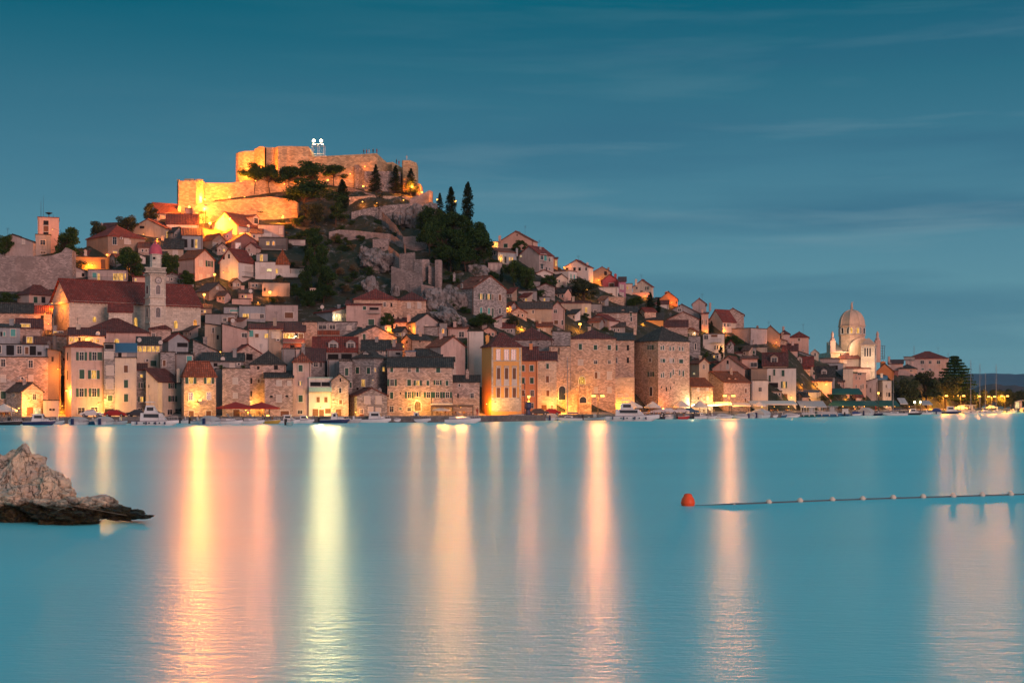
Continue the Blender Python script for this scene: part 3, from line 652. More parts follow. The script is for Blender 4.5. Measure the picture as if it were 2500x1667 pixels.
H('stone house with a low brown hipped roof and shuttered windows', (1217, 1628), 892, ('h', 790), 'stonewarm', 'darkred', 'G1385,960,38,72 G1532,960,42,84 N1105,1100,1,1', b=1210, dep=12)
H('pink block with a wide dark green shutter', (495, 985), 962, ('mA', 900), 'pinkplaster', 'red', 'S755,1000,44,48 N890,1008,130,36 S850,1200,84,84', b=1290, bal=[(815, 975, 1035, 1068, 'rail')])
H('grey-blue house with a brightly lit kitchen', (20, 302, 682), 1052, ('gB', 1000), 'greyblue', 'red', 'W375,1132,88,96 W535,1112,50,62 T580,1112,28,62 G470,1105,40,50', b=1230, th=55, dish=[(155, 985)])
H('stone house with a rusty red balcony rail', (75, 650), 1200, 'f', 'stonegrey', 'slate', 'D160,1268,110,60 D300,1268,80,60 G535,1280,58,50', s=47, bal=[(80, 402, 1320, 1385, 'rust')])
H('stone corner house left of the rusty balcony', (-80, 75), 1190, 'f', 'stonewarm', 'slate', '', s=44)
# ---- crop D: upper left town
C(380, 480, SD)
H('gabled house beneath the fortress wall with a rust roof', (670, 985, 1270), 345, ('gA', 193), 'greypink', 'rust', 'N830,240,10,30 G735,412,50,60 G1042,400,90,56 G1145,405,56,50', b=470, dorm=[(1232, 290, 45, 66)], dish=[(1110, 355)])
H('flat-roofed terrace house right of the rust-roofed gable', (1225, 1537), 345, 'f', 'greypink', 'slate', 'G1497,415,34,60 N1205,420,20,20', b=485, bal=[(1000, 1390, 440, 480, 'white')])
H('salmon block beside the fortress tower with a small window', (355, 482), 147, 'f', 'salmonplaster', 'slate', 'N400,255,25,40', b=300)
H('gabled house at the crest with a dark red roof', (-75, 15, 300), 195, ('gA', 82), 'greypink', 'darkred', 'N-10,220,20,20 G180,215,120,22', b=265, chim=[(285, 118, 30, 60)])
H('long white-walled house with a maroon roof', (130, 512), 335, ('gB', 217), 'white', 'darkred', 'N300,380,20,30', b=430)
H('orange-lit gabled house with a balcony under a red roof', (-305, 110, 322), 378, ('gA', 273), 'beige', 'darkred', 'N-162,368,56,30 L150,468,50,90 L222,462,34,60', b=515, bal=[(112, 300, 490, 540, 'rail')])
H('dark loggia house with curtains and one lit door', (315, 562), 470, ('mA', 385), 'greyblue', 'darkred', 'L485,565,26,100 N350,560,60,100 N440,560,30,100', b=640)
H('house under a dark slate roof with a skylight', (-35, 332), 628, ('gB', 515), 'beige', 'slate', 'G235,670,50,50', b=730)
H('small brown house with a tiled porch', (540, 680, 838), 520, ('gB', 455), 'brown', 'orangetile', 'G745,575,120,40 N790,590,30,60', b=645, th=50)
H('dark red brick house with an orange tiled roof', (805, 905, 1238), 542, ('gB', 445), 'maroon', 'orangetile', 'D985,588,58,64 D1165,590,52,64', b=645)
H('white gabled house glowing yellow on its left side', (765, 990, 1190), 775, ('gA', 630), 'white', 'red', 'N815,725,24,54 N878,715,22,50 G853,880,28,48 G1110,870,78,60 G1095,1060,60,80', b=1050, th=40, bal=[(1030, 1190, 910, 960, 'rail')])
r = H('white terraced house with roof terrace and lit doorway', (1190, 1432), 785, 'f', 'white', 'slate', 'G1285,880,54,70 W1358,880,56,30', b=1000)
H('', (1205, 1340), 688, 'f', 'greyplaster', 'slate', 'L1265,735,32,80', b=980, into=r, ac=[(1140, 690)])
H('white house with an orange hipped roof and a lit door', (1432, 1602), 800, ('h', 660), 'white', 'orangetile', 'L1447,915,28,100 G1495,888,38,60', b=970, dep=12)
H('white flat-roofed annexe with tilted awnings', (1602, 1782), 865, 'f', 'white', 'slate', 'G1635,900,56,44 G1695,900,56,44', b=975, bal=[(1432, 1740, 925, 965, 'white')])
H('pale pink house with a bright orange roof and side garden', (270, 470, 702), 740, ('gB', 642), 'pinkplaster', 'orangetile', 'G540,800,38,72 O640,805,34,70 G537,970,32,70 G630,970,32,70', b=1020, th=50)
H('old brown stone cottage with a mossy tile roof', (490, 640, 862), 1130, ('gB', 1036), 'brown', 'browntile', 'D740,1215,36,58 G735,1095,20,26', b=1250, th=45)
H('tiny pink terrace house with a black roof opening', (912, 1142), 1228, 'f', 'pinkplaster', 'slate', '', b=1300, dish=[(1137, 1130)])
H('blue concrete house with a row of lit windows', (1000, 1312), 1312, 'f', 'greyblue', 'slate', 'L1078,1430,70,56 G1170,1430,60,56 G1225,1430,36,56 D1272,1430,44,48', b=1500)
H('blue-grey annexe with an awning left of the concrete house', (815, 1003), 1325, 'f', 'greyblue', 'slate', 'T940,1365,100,24 G960,1400,90,40', b=1480)
H('pink-grey cubic house with a brown shutter', (1310, 1702), 1300, 'f', 'greypink', 'slate', 'B1595,1420,100,68', b=1500)
H('low grey plaster house with a maroon panel', (592, 968), 1410, 'f', 'greyplaster', 'slate', 'D828,1470,38,40 B905,1475,80,60', b=1545, dish=[(918, 1500)])
H('small house with a dark tarpaulin on its roof', (1275, 1605), 1035, 'f', 'beige', 'slate', 'N1305,1110,24,38', b=1200)
H('small cream garden house on the scrub slope', (1845, 1918), 1095, 'f', 'cream', 'slate', 'N1862,1120,14,24 N1890,1120,14,24', b=1165)
H('dark house with two orange windows under the terrace', (1235, 1580), 500, 'f', 'darkplaster', 'slate', 'L1342,560,32,40 U1410,560,24,44', b=640, bal=[(1240, 1560, 590, 635, 'rail')])
H('white bungalow half hidden in the scrub', (1590, 1790), 520, 'f', 'greypink', 'slate', 'G1625,560,40,30 G1760,545,40,30', b=590)
# ---- crop B: far left
C(0, 480, SD)
H('pale gabled house standing on the old town wall', (-90, 392, 492), 540, ('gA', 458), 'greypink', 'slate', 'G282,540,28,60 N462,590,12,30', b=720, th=20)
r = H('salmon tower block with aerials on its roof', (452, 706), 258, 'f', 'salmonplaster', 'rust', 'N550,315,62,54 B550,385,62,70 N550,440,60,40', b=640)
H('', (425, 608), 462, 'f', 'greyplaster', 'slate', 'D512,550,60,60 D515,670,60,24', b=690, into=r)
m = M()
for (x_, y0_, y1_, rr) in ((490, 248, 50, .06), (520, 248, -10, .04), (585, 248, 200, .12), (640, 250, 215, .04)):
    dd = hd(X(550), Y(640))+2; a_ = wp(X(x_), Y(y0_), dd)-r.location; b_ = wp(X(x_), Y(y1_), dd)-r.location; m.tube(a_, b_, rr, rr*.5)
a_ = wp(X(585), Y(200), dd)-r.location; m.lathe([(0.1, -.4), (.9, 0), (.95, .1), (.1, .3)], 10, a_); m.build('aerial', 'iron', r)
H('grey house with a maroon hipped roof and hanging laundry', (1035, 1290, 1735), 470, ('h', 357), 'brown', 'red', 'D1370,530,48,88 G1515,535,50,64 L1375,690,44,66 G1550,545,20,40', b=725, th=62, ac=[(1450, 497)], chim=[(1405, 350, 24, 40)])
H('house with a long dark red roof behind the laundry balcony', (1165, 1480, 1640), 400, ('gB', 318), 'greypink', 'darkred', 'N1590,360,18,26', b=445, th=30, chim=[(1215, 318, 24, 50)])
r = H('bright orange house with a climbing plant over its terrace', (745, 1306), 730, 'f', 'orange', 'slate', 'D845,785,34,40 K1232,812,36,104', b=875, ac=[(785, 782)])
H('small pink gable with a maroon roof above the orange house', (818, 985, 1172), 715, ('gA', 640), 'pinkplaster', 'darkred', 'G1022,680,24,50', b=745, chim=[(1022, 640, 16, 40)])
H('long grey house with white roller blinds behind the nave', (635, 738, 1050), 888, ('gB', 845), 'greypink', 'browntile', 'G840,930,120,46 G945,935,50,46 N990,938,40,40', b=1010)
H('terrace apartment with several lit rooms behind the nave', (1050, 1530), 885, 'f', 'greypink', 'slate', 'T1130,940,50,60 L1180,962,26,80 L1370,960,30,80 L1405,960,26,80 L1448,960,50,86 L1498,950,14,60', b=1015, bal=[(1060, 1520, 965, 1005, 'rail')])
H('pale house with a maroon hipped roof left of the nave', (205, 345, 680), 1165, ('h', 1072), 'pinkplaster', 'darkred', 'S425,1235,50,74 G470,1237,34,70 N515,1235,54,74', b=1345, th=60)
H('lamp-lit stone house with two small dark windows', (40, 620), 1400, ('gB', 1318), 'stonewarm', 'red', 'N215,1430,38,50 N505,1452,38,60 N505,1552,38,40', s=46)
H('slate-roofed stone outbuilding at the far left', (-60, 390), 1397, ('gB', 1285), 'stonewarm', 'slate', '', s=44.5, dep=8)
# ---- crop F: 1140..1540
C(1140, 780, SA)
r = H('tall orange townhouse with white pilasters and dark left flank', (210, 345, 778), 378, ('h', 205), 'ochre', 'darkred', 'D443,500,48,148 D560,500,58,142 D660,500,58,142 B447,765,48,158 B560,765,48,158 B670,765,48,158 G447,892,56,76 G560,892,56,76 G670,892,56,76 B445,1035,50,138 B560,1035,50,138 B670,1035,50,138 N265,330,10,30', s=10, th=70, chim=[(290, 225, 50, 60)])
# pilasters, string courses and the pale ground floor
def strips(root, pxs, s_or_d, items, mat):
    d_ = s_or_d
    for (x0, x1, y0, y1, pr, nm) in items:
        a_, b_ = wp(X(x0), Y(y1), d_-pr), wp(X(x1), Y(y0), d_-pr); m = M()
        m.box(a_.x, b_.x, d_-pr, d_+.3, a_.z, b_.z); m.v = [(x-root.location.x, y-root.location.y, z-root.location.z) for x, y, z in m.v]; m.build(nm, mat, root)
_d = q(X(345))+10
# front (B face) runs back a little towards the right: follow it
def onface(root, x0, x1, y0, y1, pr, nm, mat, xc, s, th):
    k = (X(xc)-1250)/F; phi = math.atan(k); d_ = q(X(xc))+s
    er = Vector((math.sin(phi), math.cos(phi))); et = Vector((math.cos(phi), -math.sin(phi))); rr = math.radians(th)
    A_ = -et*math.cos(rr)+er*math.sin(rr); B_ = et*math.sin(rr)+er*math.cos(rr); P1 = Vector((k*d_, d_))
    t0, t1 = solve(P1, B_, X(x0)), solve(P1, B_, X(x1)); dm = P1.y+B_.y*(t0+t1)/2
    z0, z1 = zat(Y(y1), dm), zat(Y(y0), dm); L = root.location
    o = Vector((P1.x-L.x+B_.x*t0, P1.y-L.y+B_.y*t0, z0-L.z))
    m = M(); m.obox(o, Vector((B_.x, B_.y, 0))*(t1-t0), Vector((-A_.x, -A_.y, 0))*pr, (0, 0, z1-z0)); m.build(nm, mat, root)
for it in ((347, 372, 385, 1290, .09, 'pilaster'), (738, 768, 385, 1290, .09, 'pilaster'), (372, 738, 578, 592, .12, 'string_course'), (347, 775, 380, 400, .15, 'cornice'), (372, 738, 1108, 1300, .06, 'ground_floor_wall'),
           (412, 482, 655, 672, .2, 'window_hood'), (525, 595, 655, 672, .2, 'window_hood'), (635, 705, 655, 672, .2, 'window_hood'), (372, 738, 940, 950, .1, 'string_course')):
    onface(r, *it, 'stonecream', 345, 10, 70)
H('plain orange house with white window frames', (772, 1002), 578, ('gB', 402), 'orange2', 'darkred', 'S797,690,40,82 S918,690,50,82 S797,865,42,82 S920,865,50,82 B795,1040,44,80 D925,1045,46,80 D920,1220,46,72', s=11)
H('pale ashlar house beside the orange one with a chimney', (1002, 1270), 578, ('gB', 470), 'stonecream', 'darkred', 'S1143,660,36,72 B1142,845,42,92 B1147,1045,42,84 K1095,1250,56,66 L1205,1238,28,46', s=10, chim=[(1080, 478, 24, 76)])
H('left wing of the old stone palace with a dark archway', (1165, 1462), 385, 'f', 'stonewarm', 'slate', 'N1305,450,18,100 A1350,1040,92,195', s=16, dep=12)
H('old stone palace wing with white slatted windows', (1450, 2108), 272, ('h', 160), 'stonewarm', 'darkred', 'S1608,385,44,82 S1822,395,48,68 S2018,397,46,66 G1612,608,62,74 D1825,605,46,46 D2020,605,36,46 B1830,792,34,88 G1868,790,24,80 G2020,795,58,108 E1630,872,88,130 G1830,1000,36,76 G2020,1000,48,76', s=14, dep=14)
H('rubble ruin wall above the palace', (1212, 1470), 178, ('mB', 165), 'stonegrey', 'slate', '', s=24)
H('grey stone house with a wide maroon roof behind the townhouse', (608, 1217), 285, ('h', 125), 'stonegrey', 'darkred', 'N910,320,20,16 N1012,345,20,16', s=26, dep=12, chim=[(1015, 140, 40, 100)])
H('stone ramp wall rising to the lit archway', (1398, 1592), 1055, ('mD', 925), 'rubblewarm', 'paving', '', s=12.5, dep=3)
H('rubble terrace with a big blocked arch at its foot', (1590, 1765), 930, 'f', 'rubblewarm', 'paving', 'A1625,1138,140,90', s=12.2, dep=3)
# ---- crop G: 1520..1920
C(1520, 780, SA)
H('dark left wing of the round-cornered palace', (-115, 165), 297, ('mA', 200), 'stonewarm', 'slate', 'N75,400,32,78 N75,578,32,78 S-92,400,44,80 D-92,580,36,76', s=19, dep=10)
H('massive round-cornered stone palace with tall green shutters', (165, 505, 948), 300, ('h', 110), 'stonewarm', 'slate', 'O398,395,34,60 B392,575,30,50 O402,775,36,66 A405,1018,38,130 S545,405,20,50 S577,400,18,60 S672,412,17,55 S718,412,17,50 S808,415,17,55 S850,415,17,50 S545,580,14,50 S582,582,38,50 G680,582,26,55 S718,582,17,50 S828,592,56,55 S550,795,17,55 S578,785,14,70 S680,785,18,70 S718,745,14,75 S808,752,17,70 S858,765,22,80 N620,985,18,60 N680,970,12,40 N730,895,12,30 N552,960,12,35', s=12, chim=[(175, 100, 40, 60)])
H('stone terrace wall between the two palaces', (-112, 168), 828, 'f', 'stonecream', 'paving', 'G65,1078,34,34 G-50,1078,22,34 G-10,1078,20,34', s=13, dep=6)
H('rubble cottage with an orange tiled roof beside the parasols', (740, 978, 1280), 952, ('gA', 838), 'rubblewarm', 'orangetile', 'G1072,990,18,48 N1072,1115,18,40 G1207,1115,22,45 G1205,985,18,40', s=11)
H('long gabled stone house with attic dormers behind a street lamp', (1070, 1432, 1808), 888, ('gA', 743), 'stonewarm', 'orangetile', 'B1745,1010,28,60 B1740,1140,24,50', s=16, chim=[(1540, 690, 30, 80)], dorm=[(1547, 892, 22, 66), (1637, 895, 22, 66)])
H('salmon gabled house with a small attic window', (1275, 1722, 1828), 690, ('gA', 525), 'salmonplaster', 'rust', 'N1490,605,28,50 S1790,755,22,66 G1490,668,28,60', s=27)
H('narrow beige house in the shade of the palace', (950, 1085, 1228), 622, ('gB', 560), 'beige', 'rust', 'D1150,670,24,60 W1015,768,22,22', s=24, th=50)
H('white harbour house with a single barred window', (1822, 2062), 868, 'f', 'white', 'slate', 'D1950,990,42,56', s=13.5)
H('brown plaster house wall above the white harbour house', (1822, 2048), 697, 'f', 'brown', 'slate', '', s=20)
H('cream corner house with turquoise shutters and a canopy', (2040, 2460), 692, 'f', 'white', 'slate', 'S2150,750,28,88 S2275,760,40,88 S2087,835,28,90 N2140,930,130,70 P2290,925,30,90 K2310,1090,40,60', s=16.5)
H('salmon house with a balcony rail under a red eave', (1675, 1912), 562, ('mA', 525), 'salmonplaster', 'rust', 'D1860,640,90,60 N1700,610,1,1', s=29, bal=[(1820, 1910, 630, 690, 'rail')])
H('brown attic house with one large white-framed window', (1985, 2335), 650, ('gB', 482), 'brown', 'darkred', '', s=25, dorm=[(2150, 578, 72, 74)])
C(1520, 680, SA)
H('low grey slate roof house with shuttered attic windows', (1605, 1892), 975, ('mA', 930), 'greyplaster', 'slate', 'D1800,1045,28,56 S1860,1045,32,46', b=1090)
H('small beige house with a crumbling chimney wall', (1895, 2050), 975, 'f', 'beige', 'slate', '', b=1090)
H('little house with a deep red roof beside cypresses', (1460, 1692), 1062, ('gB', 1020), 'greyplaster', 'darkred', '', b=1115)
H('low house with a skylight in its rust roof', (1100, 1342), 1190, ('mA', 1122), 'beige', 'red', 'G1262,1220,10,20', b=1225)
H('narrow ruined stone tower house with a tall arch', (935, 1102), 820, 'f', 'stonegrey', 'slate', 'A1035,962,20,88', b=1160)
H('white balcony house among the grey terraces', (1140, 1442), 787, 'f', 'white', 'slate', 'D1185,830,56,60 B1300,812,90,34 N1130,1000,60,90 D1310,980,20,60 D1345,975,20,50', b=1120, bal=[(1250, 1395, 855, 905, 'rail')])
H('big blank grey house with a torn side wall', (1480, 1820, 2048), 705, 'f', 'greypink', 'slate', 'B1850,880,12,50', b=960)
H('brown gable house on the skyline with a chimney', (1960, 2235), 795, ('gA', 672), 'brown', 'darkred', '', b=960, chim=[(1912, 670, 26, 40)])
H('low house with an orange-lit stone side', (2045, 2325), 885, ('mB', 800), 'stonewarm', 'rust', '', b=965)
H('house with a grey arcade and a tiny dormer', (2060, 2330), 1040, ('gB', 960), 'greyplaster', 'darkred', 'N2145,1045,30,40', b=1120)
H('stone house with a blind arch on the right skyline', (1410, 1720), 512, ('gA', 425), 'stonepink', 'red', 'W1475,550,48,14 N1490,590,90,46 R1480,500,60,60', b=700)
H('cream house with a rounded front and three arched windows', (1215, 1420, 1605), 607, ('gA', 448), 'cream', 'red', 'A1447,655,22,50 A1492,660,20,45 A1520,660,12,45', b=775)
H('slim salmon house with brown slit shutters', (1118, 1217), 502, ('mA', 484), 'salmonplaster', 'red', 'B1135,615,12,60 B1185,620,14,68 B1185,755,12,24', b=780, chim=[(1130, 440, 12, 50)])
H('pale gabled house high on the right ridge', (990, 1187), 360, ('gA', 285), 'greypink', 'red', 'N1178,385,12,30', b=500, chim=[(1240, 345, 18, 70)])
H('broad slate-grey gable with two small attic windows', (592, 1092), 498, ('gA', 367), 'greyplaster', 'darkred', 'D808,390,20,24 D808,445,48,32', b=600)
H('rubble stone gable between roofs on the ridge', (640, 1085), 580, ('gA', 475), 'stonepink', 'rust', 'N1000,540,1,1', b=780)
H('stone block under a flat maroon roof', (560, 922), 685, ('mA', 555), 'stonepink', 'darkred', '', b=840, chim=[(760, 703, 60, 60)])
H('ochre terrace house lit from its own porch', (215, 577), 590, ('mA', 490), 'ochre', 'slate', 'N325,655,34,60 N400,655,18,60', b=700)
H('orange gable house with a broad chimney on the ridge', (525, 780), 292, ('gA', 190), 'orangeplaster', 'darkred', 'N760,340,12,40', b=400, chim=[(627, 188, 50, 60)])
H('white cottage with a dark slate roof below the orange gable', (465, 652), 365, ('mA', 275), 'white', 'darkred', 'N510,440,30,80', b=445)
H('cream gabled house with a terrace at the top right slope', (145, 415, 437), 117, ('gA', 22), 'cream', 'red', 'D203,135,22,28 O350,138,18,44 N268,182,34,18 D265,55,10,10', b=260, th=20, chim=[(190, 10, 24, 40)])
H('orange-lit terrace wall house below the cream gable', (110, 402), 202, 'f', 'salmonplaster', 'paving', '', b=290)
# ---- crop F2: 1140..1540 higher
C(1140, 550, SA)
H('deep red gabled house with a single white-framed window', (1910, 2150), 787, ('gA', 700), 'redplaster', 'red', 'B2050,850,66,56', b=905, chim=[(2105, 690, 34, 50)])
H('purple house right behind the red one', (2150, 2252), 802, ('mA', 740), 'purple', 'darkred', 'G2180,872,14,60 G2212,880,14,60 G2180,980,14,50 G2212,985,14,50', b=1020)
H('white flat-roofed house at the foot of the red gable', (1872, 2130, 2172), 882, 'f', 'white', 'paving', 'B1940,990,48,50 B2040,990,48,50 S2150,990,26,50', b=1022)
H('high stone retaining wall below the white flat house', (1845, 2252), 1022, 'f', 'stonewarm', 'paving', '', b=1165, dep=5)
H('narrow cream house with a lit window right of the purple one', (2252, 2345), 832, 'f', 'cream', 'slate', 'L2277,890,20,38', b=1000)
H('brown gabled house with a chimney on the skyline', (1790, 2042), 662, ('gA', 595), 'brown', 'red', 'N1965,680,38,56', b=760, chim=[(2005, 600, 18, 60)])
H('white gabled house with four dark windows', (1375, 1720, 1790), 592, ('gA', 497), 'white', 'red', 'N1420,618,36,32 N1525,622,34,44 N1597,622,34,44 N1690,620,20,40', b=720, th=20, chim=[(1708, 530, 24, 60)])
H('white block house with teal shutters over the trees', (1140, 1440, 1557), 647, 'f', 'white', 'rust', 'T1473,725,18,68 T1520,735,20,68', b=825, th=30)
H('grey house with a long gable and iron balconies', (735, 1025, 1228), 410, ('gA', 298), 'greypink', 'red', 'W765,440,22,26 D1060,450,40,80 T1110,460,40,90 D1168,488,24,56 G1195,485,20,56 D1060,590,40,60 D1170,620,18,36 N1125,620,14,46', b=700, chim=[(1040, 310, 30, 50)], bal=[(1030, 1080, 510, 550, 'rail'), (1030, 1080, 645, 690, 'rail')])
H('little orange-lit house tail behind the iron balconies', (1222, 1285), 478, ('mA', 460), 'orange', 'red', 'L1262,540,18,80', b=640)  # orange lamp glow is put into the wall colour
H('salmon gabled house at the very top of the right slope', (440, 945, 1002), 227, ('gA', 90), 'salmonplaster', 'rust', 'N712,140,15,24 S550,290,56,56', b=310, th=20, chim=[(465, 150, 36, 40)])
H('glowing yellow lean-to house beside the pines', (330, 442), 238, 'f', 'cream', 'slate', 'L385,262,30,36', b=325)
r = H('hillside house with three lit windows and a veranda', (300, 440, 702), 375, ('mB', 322), 'greyblue', 'rust', 'L485,480,24,110 N545,490,26,88 L605,480,18,50 L640,485,18,56 D380,400,60,50', b=545, th=55, bal=[(500, 650, 505, 552, 'rail')], chim=[(708, 330, 26, 60)])
H('white two-slit basement wall of the veranda house', (300, 497), 532, 'f', 'greypink', 'slate', 'G350,590,14,50 G415,600,14,58', b=735)
H('large grey stone house with lit shuttered windows on the rock', (-195, 95, 560), 885, ('gB', 725), 'stonegrey', 'rust', 'P200,1010,26,78 P305,1015,26,78 B365,1020,18,80 B465,1025,34,84 T200,1210,32,88 T310,1215,30,88 S365,1240,24,128 D465,1215,30,72 N-15,660,1,1 D-70,860,14,50', b=1290, th=50, ac=[(198, 1072)], dorm=[(250, 828, 34, 70), (375, 830, 36, 80)], chim=[(-180, 680, 26, 60)])
H('grey stone barn with a wavy tiled gable', (990, 1247), 882, ('gA', 832), 'stonegrey', 'darkred', '', b=1085)
H('pink wing of the stone barn with an arched door', (1247, 1482), 902, ('mA', 868), 'pinkplaster', 'darkred', 'B1315,982,14,48 B1375,990,14,48 A1440,1012,34,58', b=1035)
H('low grey shed with a tall green door', (730, 992), 932, ('mA', 905), 'greyplaster', 'slate', 'S902,990,38,88', b=1085)
H('lamp-lit beige house with a long brown roof', (730, 1203), 1187, ('gB', 1098), 'beige', 'browntile', 'D938,1225,20,48 N880,1380,38,56 G935,1372,40,76', b=1480)
H('pink gabled wing with a two-pane window', (1187, 1385), 1190, ('gA', 1088), 'pinkplaster', 'rust', 'D1255,1220,44,48 B1265,1375,56,56 D1352,1380,22,66', b=1490)
H('long beige house with an air conditioner under a flat red roof', (1330, 1627), 1105, ('mA', 1075), 'beige', 'darkred', '', b=1290, ac=[(1500, 1205)])
H('cream slice of house with a yellow window', (1627, 1760), 1105, ('mA', 1080), 'cream', 'darkred', 'L1690,1200,32,72', b=1325)
H('grey corner house below the retaining wall', (1760, 1915), 1120, 'f', 'greyplaster', 'slate', 'D1820,1225,38,46', b=1290)
H('pink stone house with a slate roof and white gable dormer', (1830, 2412), 1238, ('gB', 1158), 'stonepink', 'slate', 'G2145,1282,14,38 S2217,1410,28,68 O2095,1400,28,50 S2325,1260,24,60 D2330,1330,24,60', b=1490, dorm=[(2215, 1250, 28, 60)])
H('small front gable with pink walls and a green tarpaulin', (1710, 2020, 2152), 1352, ('gA', 1270), 'pinkplaster', 'red', 'U1795,1385,50,50 S1825,1470,110,40', b=1495, th=35)
H('cream terrace house with a lit side door', (430, 645), 1322, 'f', 'cream', 'slate', 'U525,1400,60,44 N470,1390,40,80', b=1465)
# ---- crop H: 1900..2300
C(1900, 780, SA)
H('long slate-roofed house with three gabled dormers', (118, 800), 812, ('gB', 672), 'greyplaster', 'slate', '', s=25, dorm=[(265, 772, 34, 62), (475, 770, 46, 70), (650, 765, 50, 70)], chim=[(345, 650, 14, 120)])
H('pink house with two glowing terrace openings', (280, 760), 882, ('mA', 830), 'pinkplaster', 'rust', 'L340,912,80,76 U525,915,90,64', s=20)
H('terrace bar house with striped curtains under a white canopy', (262, 600), 1018, ('mA', 1010), 'cream', 'slate', 'L325,1065,60,80 D385,1065,30,80 N415,1065,24,80 G460,1065,40,80 G505,1065,30,80 G548,1065,30,80', s=15, dep=4)
H('house with a red roof and small chimney in the right cluster', (50, 495), 662, ('gB', 540), 'greyplaster', 'red', '', s=36, dorm=[(305, 580, 36, 50)])
H('pink house with a maroon hipped roof in the right cluster', (-10, 275), 445, ('gB', 358), 'pinkplaster', 'darkred', 'D140,468,58,22', b=560)
H('blue-grey lean-to house behind the dormers', (290, 495), 520, ('mB', 452), 'greyblue', 'slate', 'N470,540,60,20', b=620)
r = H('small arched belfry chapel on the skyline', (466, 572), 470, ('gA', 428), 'cream', 'paving', 'A522,495,22,50', b=570)
H('blue concrete ruin wall below the cathedral', (600, 922), 622, 'f', 'greyblue', 'slate', 'N820,680,50,60', s=36)
H('grey house with a broken edge left of the cathedral', (590, 860), 555, ('mA', 550), 'greypink', 'slate', '', s=48)
H('brown-roofed house in front of the cathedral with a skylight', (852, 1172), 552, ('h', 418), 'greypink', 'darkred', 'G948,600,40,40', s=42)
H('house hidden below a wide maroon roof next to the bell tower', (970, 1300), 695, ('mA', 632), 'pinkplaster', 'darkred', '', s=33, dep=8)
H('cream attic block at the right of the blue ruin', (920, 1060), 700, 'f', 'cream', 'slate', '', s=23)
H('salmon harbour house with rows of small brown windows', (920, 1245), 765, 'f', 'salmonplaster', 'slate', 'B962,820,24,60 B1030,830,20,45 B1105,825,12,45 B1155,835,12,30 B968,957,24,60 B1033,965,15,50 B1105,950,12,45 B1173,960,12,60 B1203,945,12,60 D1155,770,50,30', s=20, chim=[(1210, 760, 30, 50)])
H('grey gabled house with vines at the foot of the bell tower', (1240, 1408), 880, ('mD', 830), 'greypink', 'slate', 'N1255,945,12,50 N1305,1000,14,60', s=17)
H('vivid orange gable house with a chimney stack', (1388, 1640), 738, ('gA', 625), 'orangeplaster', 'darkred', '', s=34, chim=[(1483, 595, 60, 60)])
H('cream house with a small blue roof beside the orange gable', (1392, 1538), 850, ('mA', 805), 'cream', 'bluesheet', '', s=24, dep=4)
H('cream seafront house with a drainpipe and narrow windows', (1390, 1482, 1605), 868, 'f', 'cream', 'slate', 'N1530,945,12,40 N1540,1060,12,60 N1455,1060,18,60 G1575,940,40,56 N1575,1065,30,60', s=18)
H('pink house with a dark ridge behind the orange gable', (1560, 1770), 630, ('mA', 575), 'pinkplaster', 'darkred', 'G1585,640,26,50', s=50, chim=[(1570, 525, 26, 60)])
H('pink house with a slate hipped roof before the trees', (1700, 1962), 695, ('h', 640), 'pinkplaster', 'slate', 'D1885,725,38,18 N1890,790,40,16', s=40)
H('maroon painted slot house right of the orange gable', (1640, 1702), 725, 'f', 'maroon', 'slate', '', s=38)
H('small tower house with its own tiled cap at the skyline', (22, 162), 205, ('h', 168), 'pinkplaster', 'darkred', 'D45,250,40,48', b=350, chim=[(72, 100, 22, 68)])
H('tall pink tower house on the right skyline', (162, 432), 252, ('h', 182), 'salmonplaster', 'red', 'B295,285,28,36 B352,440,14,22', b=475)
C(2150, 820, 6.72)
H('large pink villa with a hipped red roof at the right end', (408, 1118), 372, ('h', 265), 'pinkplaster', 'red', 'D683,430,58,56 D813,432,44,48 D950,430,58,54 G458,440,18,36 S690,545,40,20 S812,552,40,22', s=60, dep=14, drop=26)
H('grey flat wing of the pink villa', (380, 560), 345, 'f', 'greyplaster', 'slate', '', s=64)
# ================================================================== CHURCH, CATHEDRAL
def reldepth(px, s): return q(px)+s
C(0, 480, SD)
CH = H('large stone church with a long red tiled nave roof', (612, 835, 2401), 1242, ('gA', 992), 'palestone', 'red', 'R733,1410,56,170 E1128,1468,44,64 E1622,1503,42,112 E2101,1530,46,92 U2333,1530,44,116 R733,1128,18,60', s=46, th=70, cat='church', name='church', over=.5)
H('', (1300, 1582), 1383, ('mA', 1302), 'palestone', 'red', '', s=44, dep=3, into=CH)
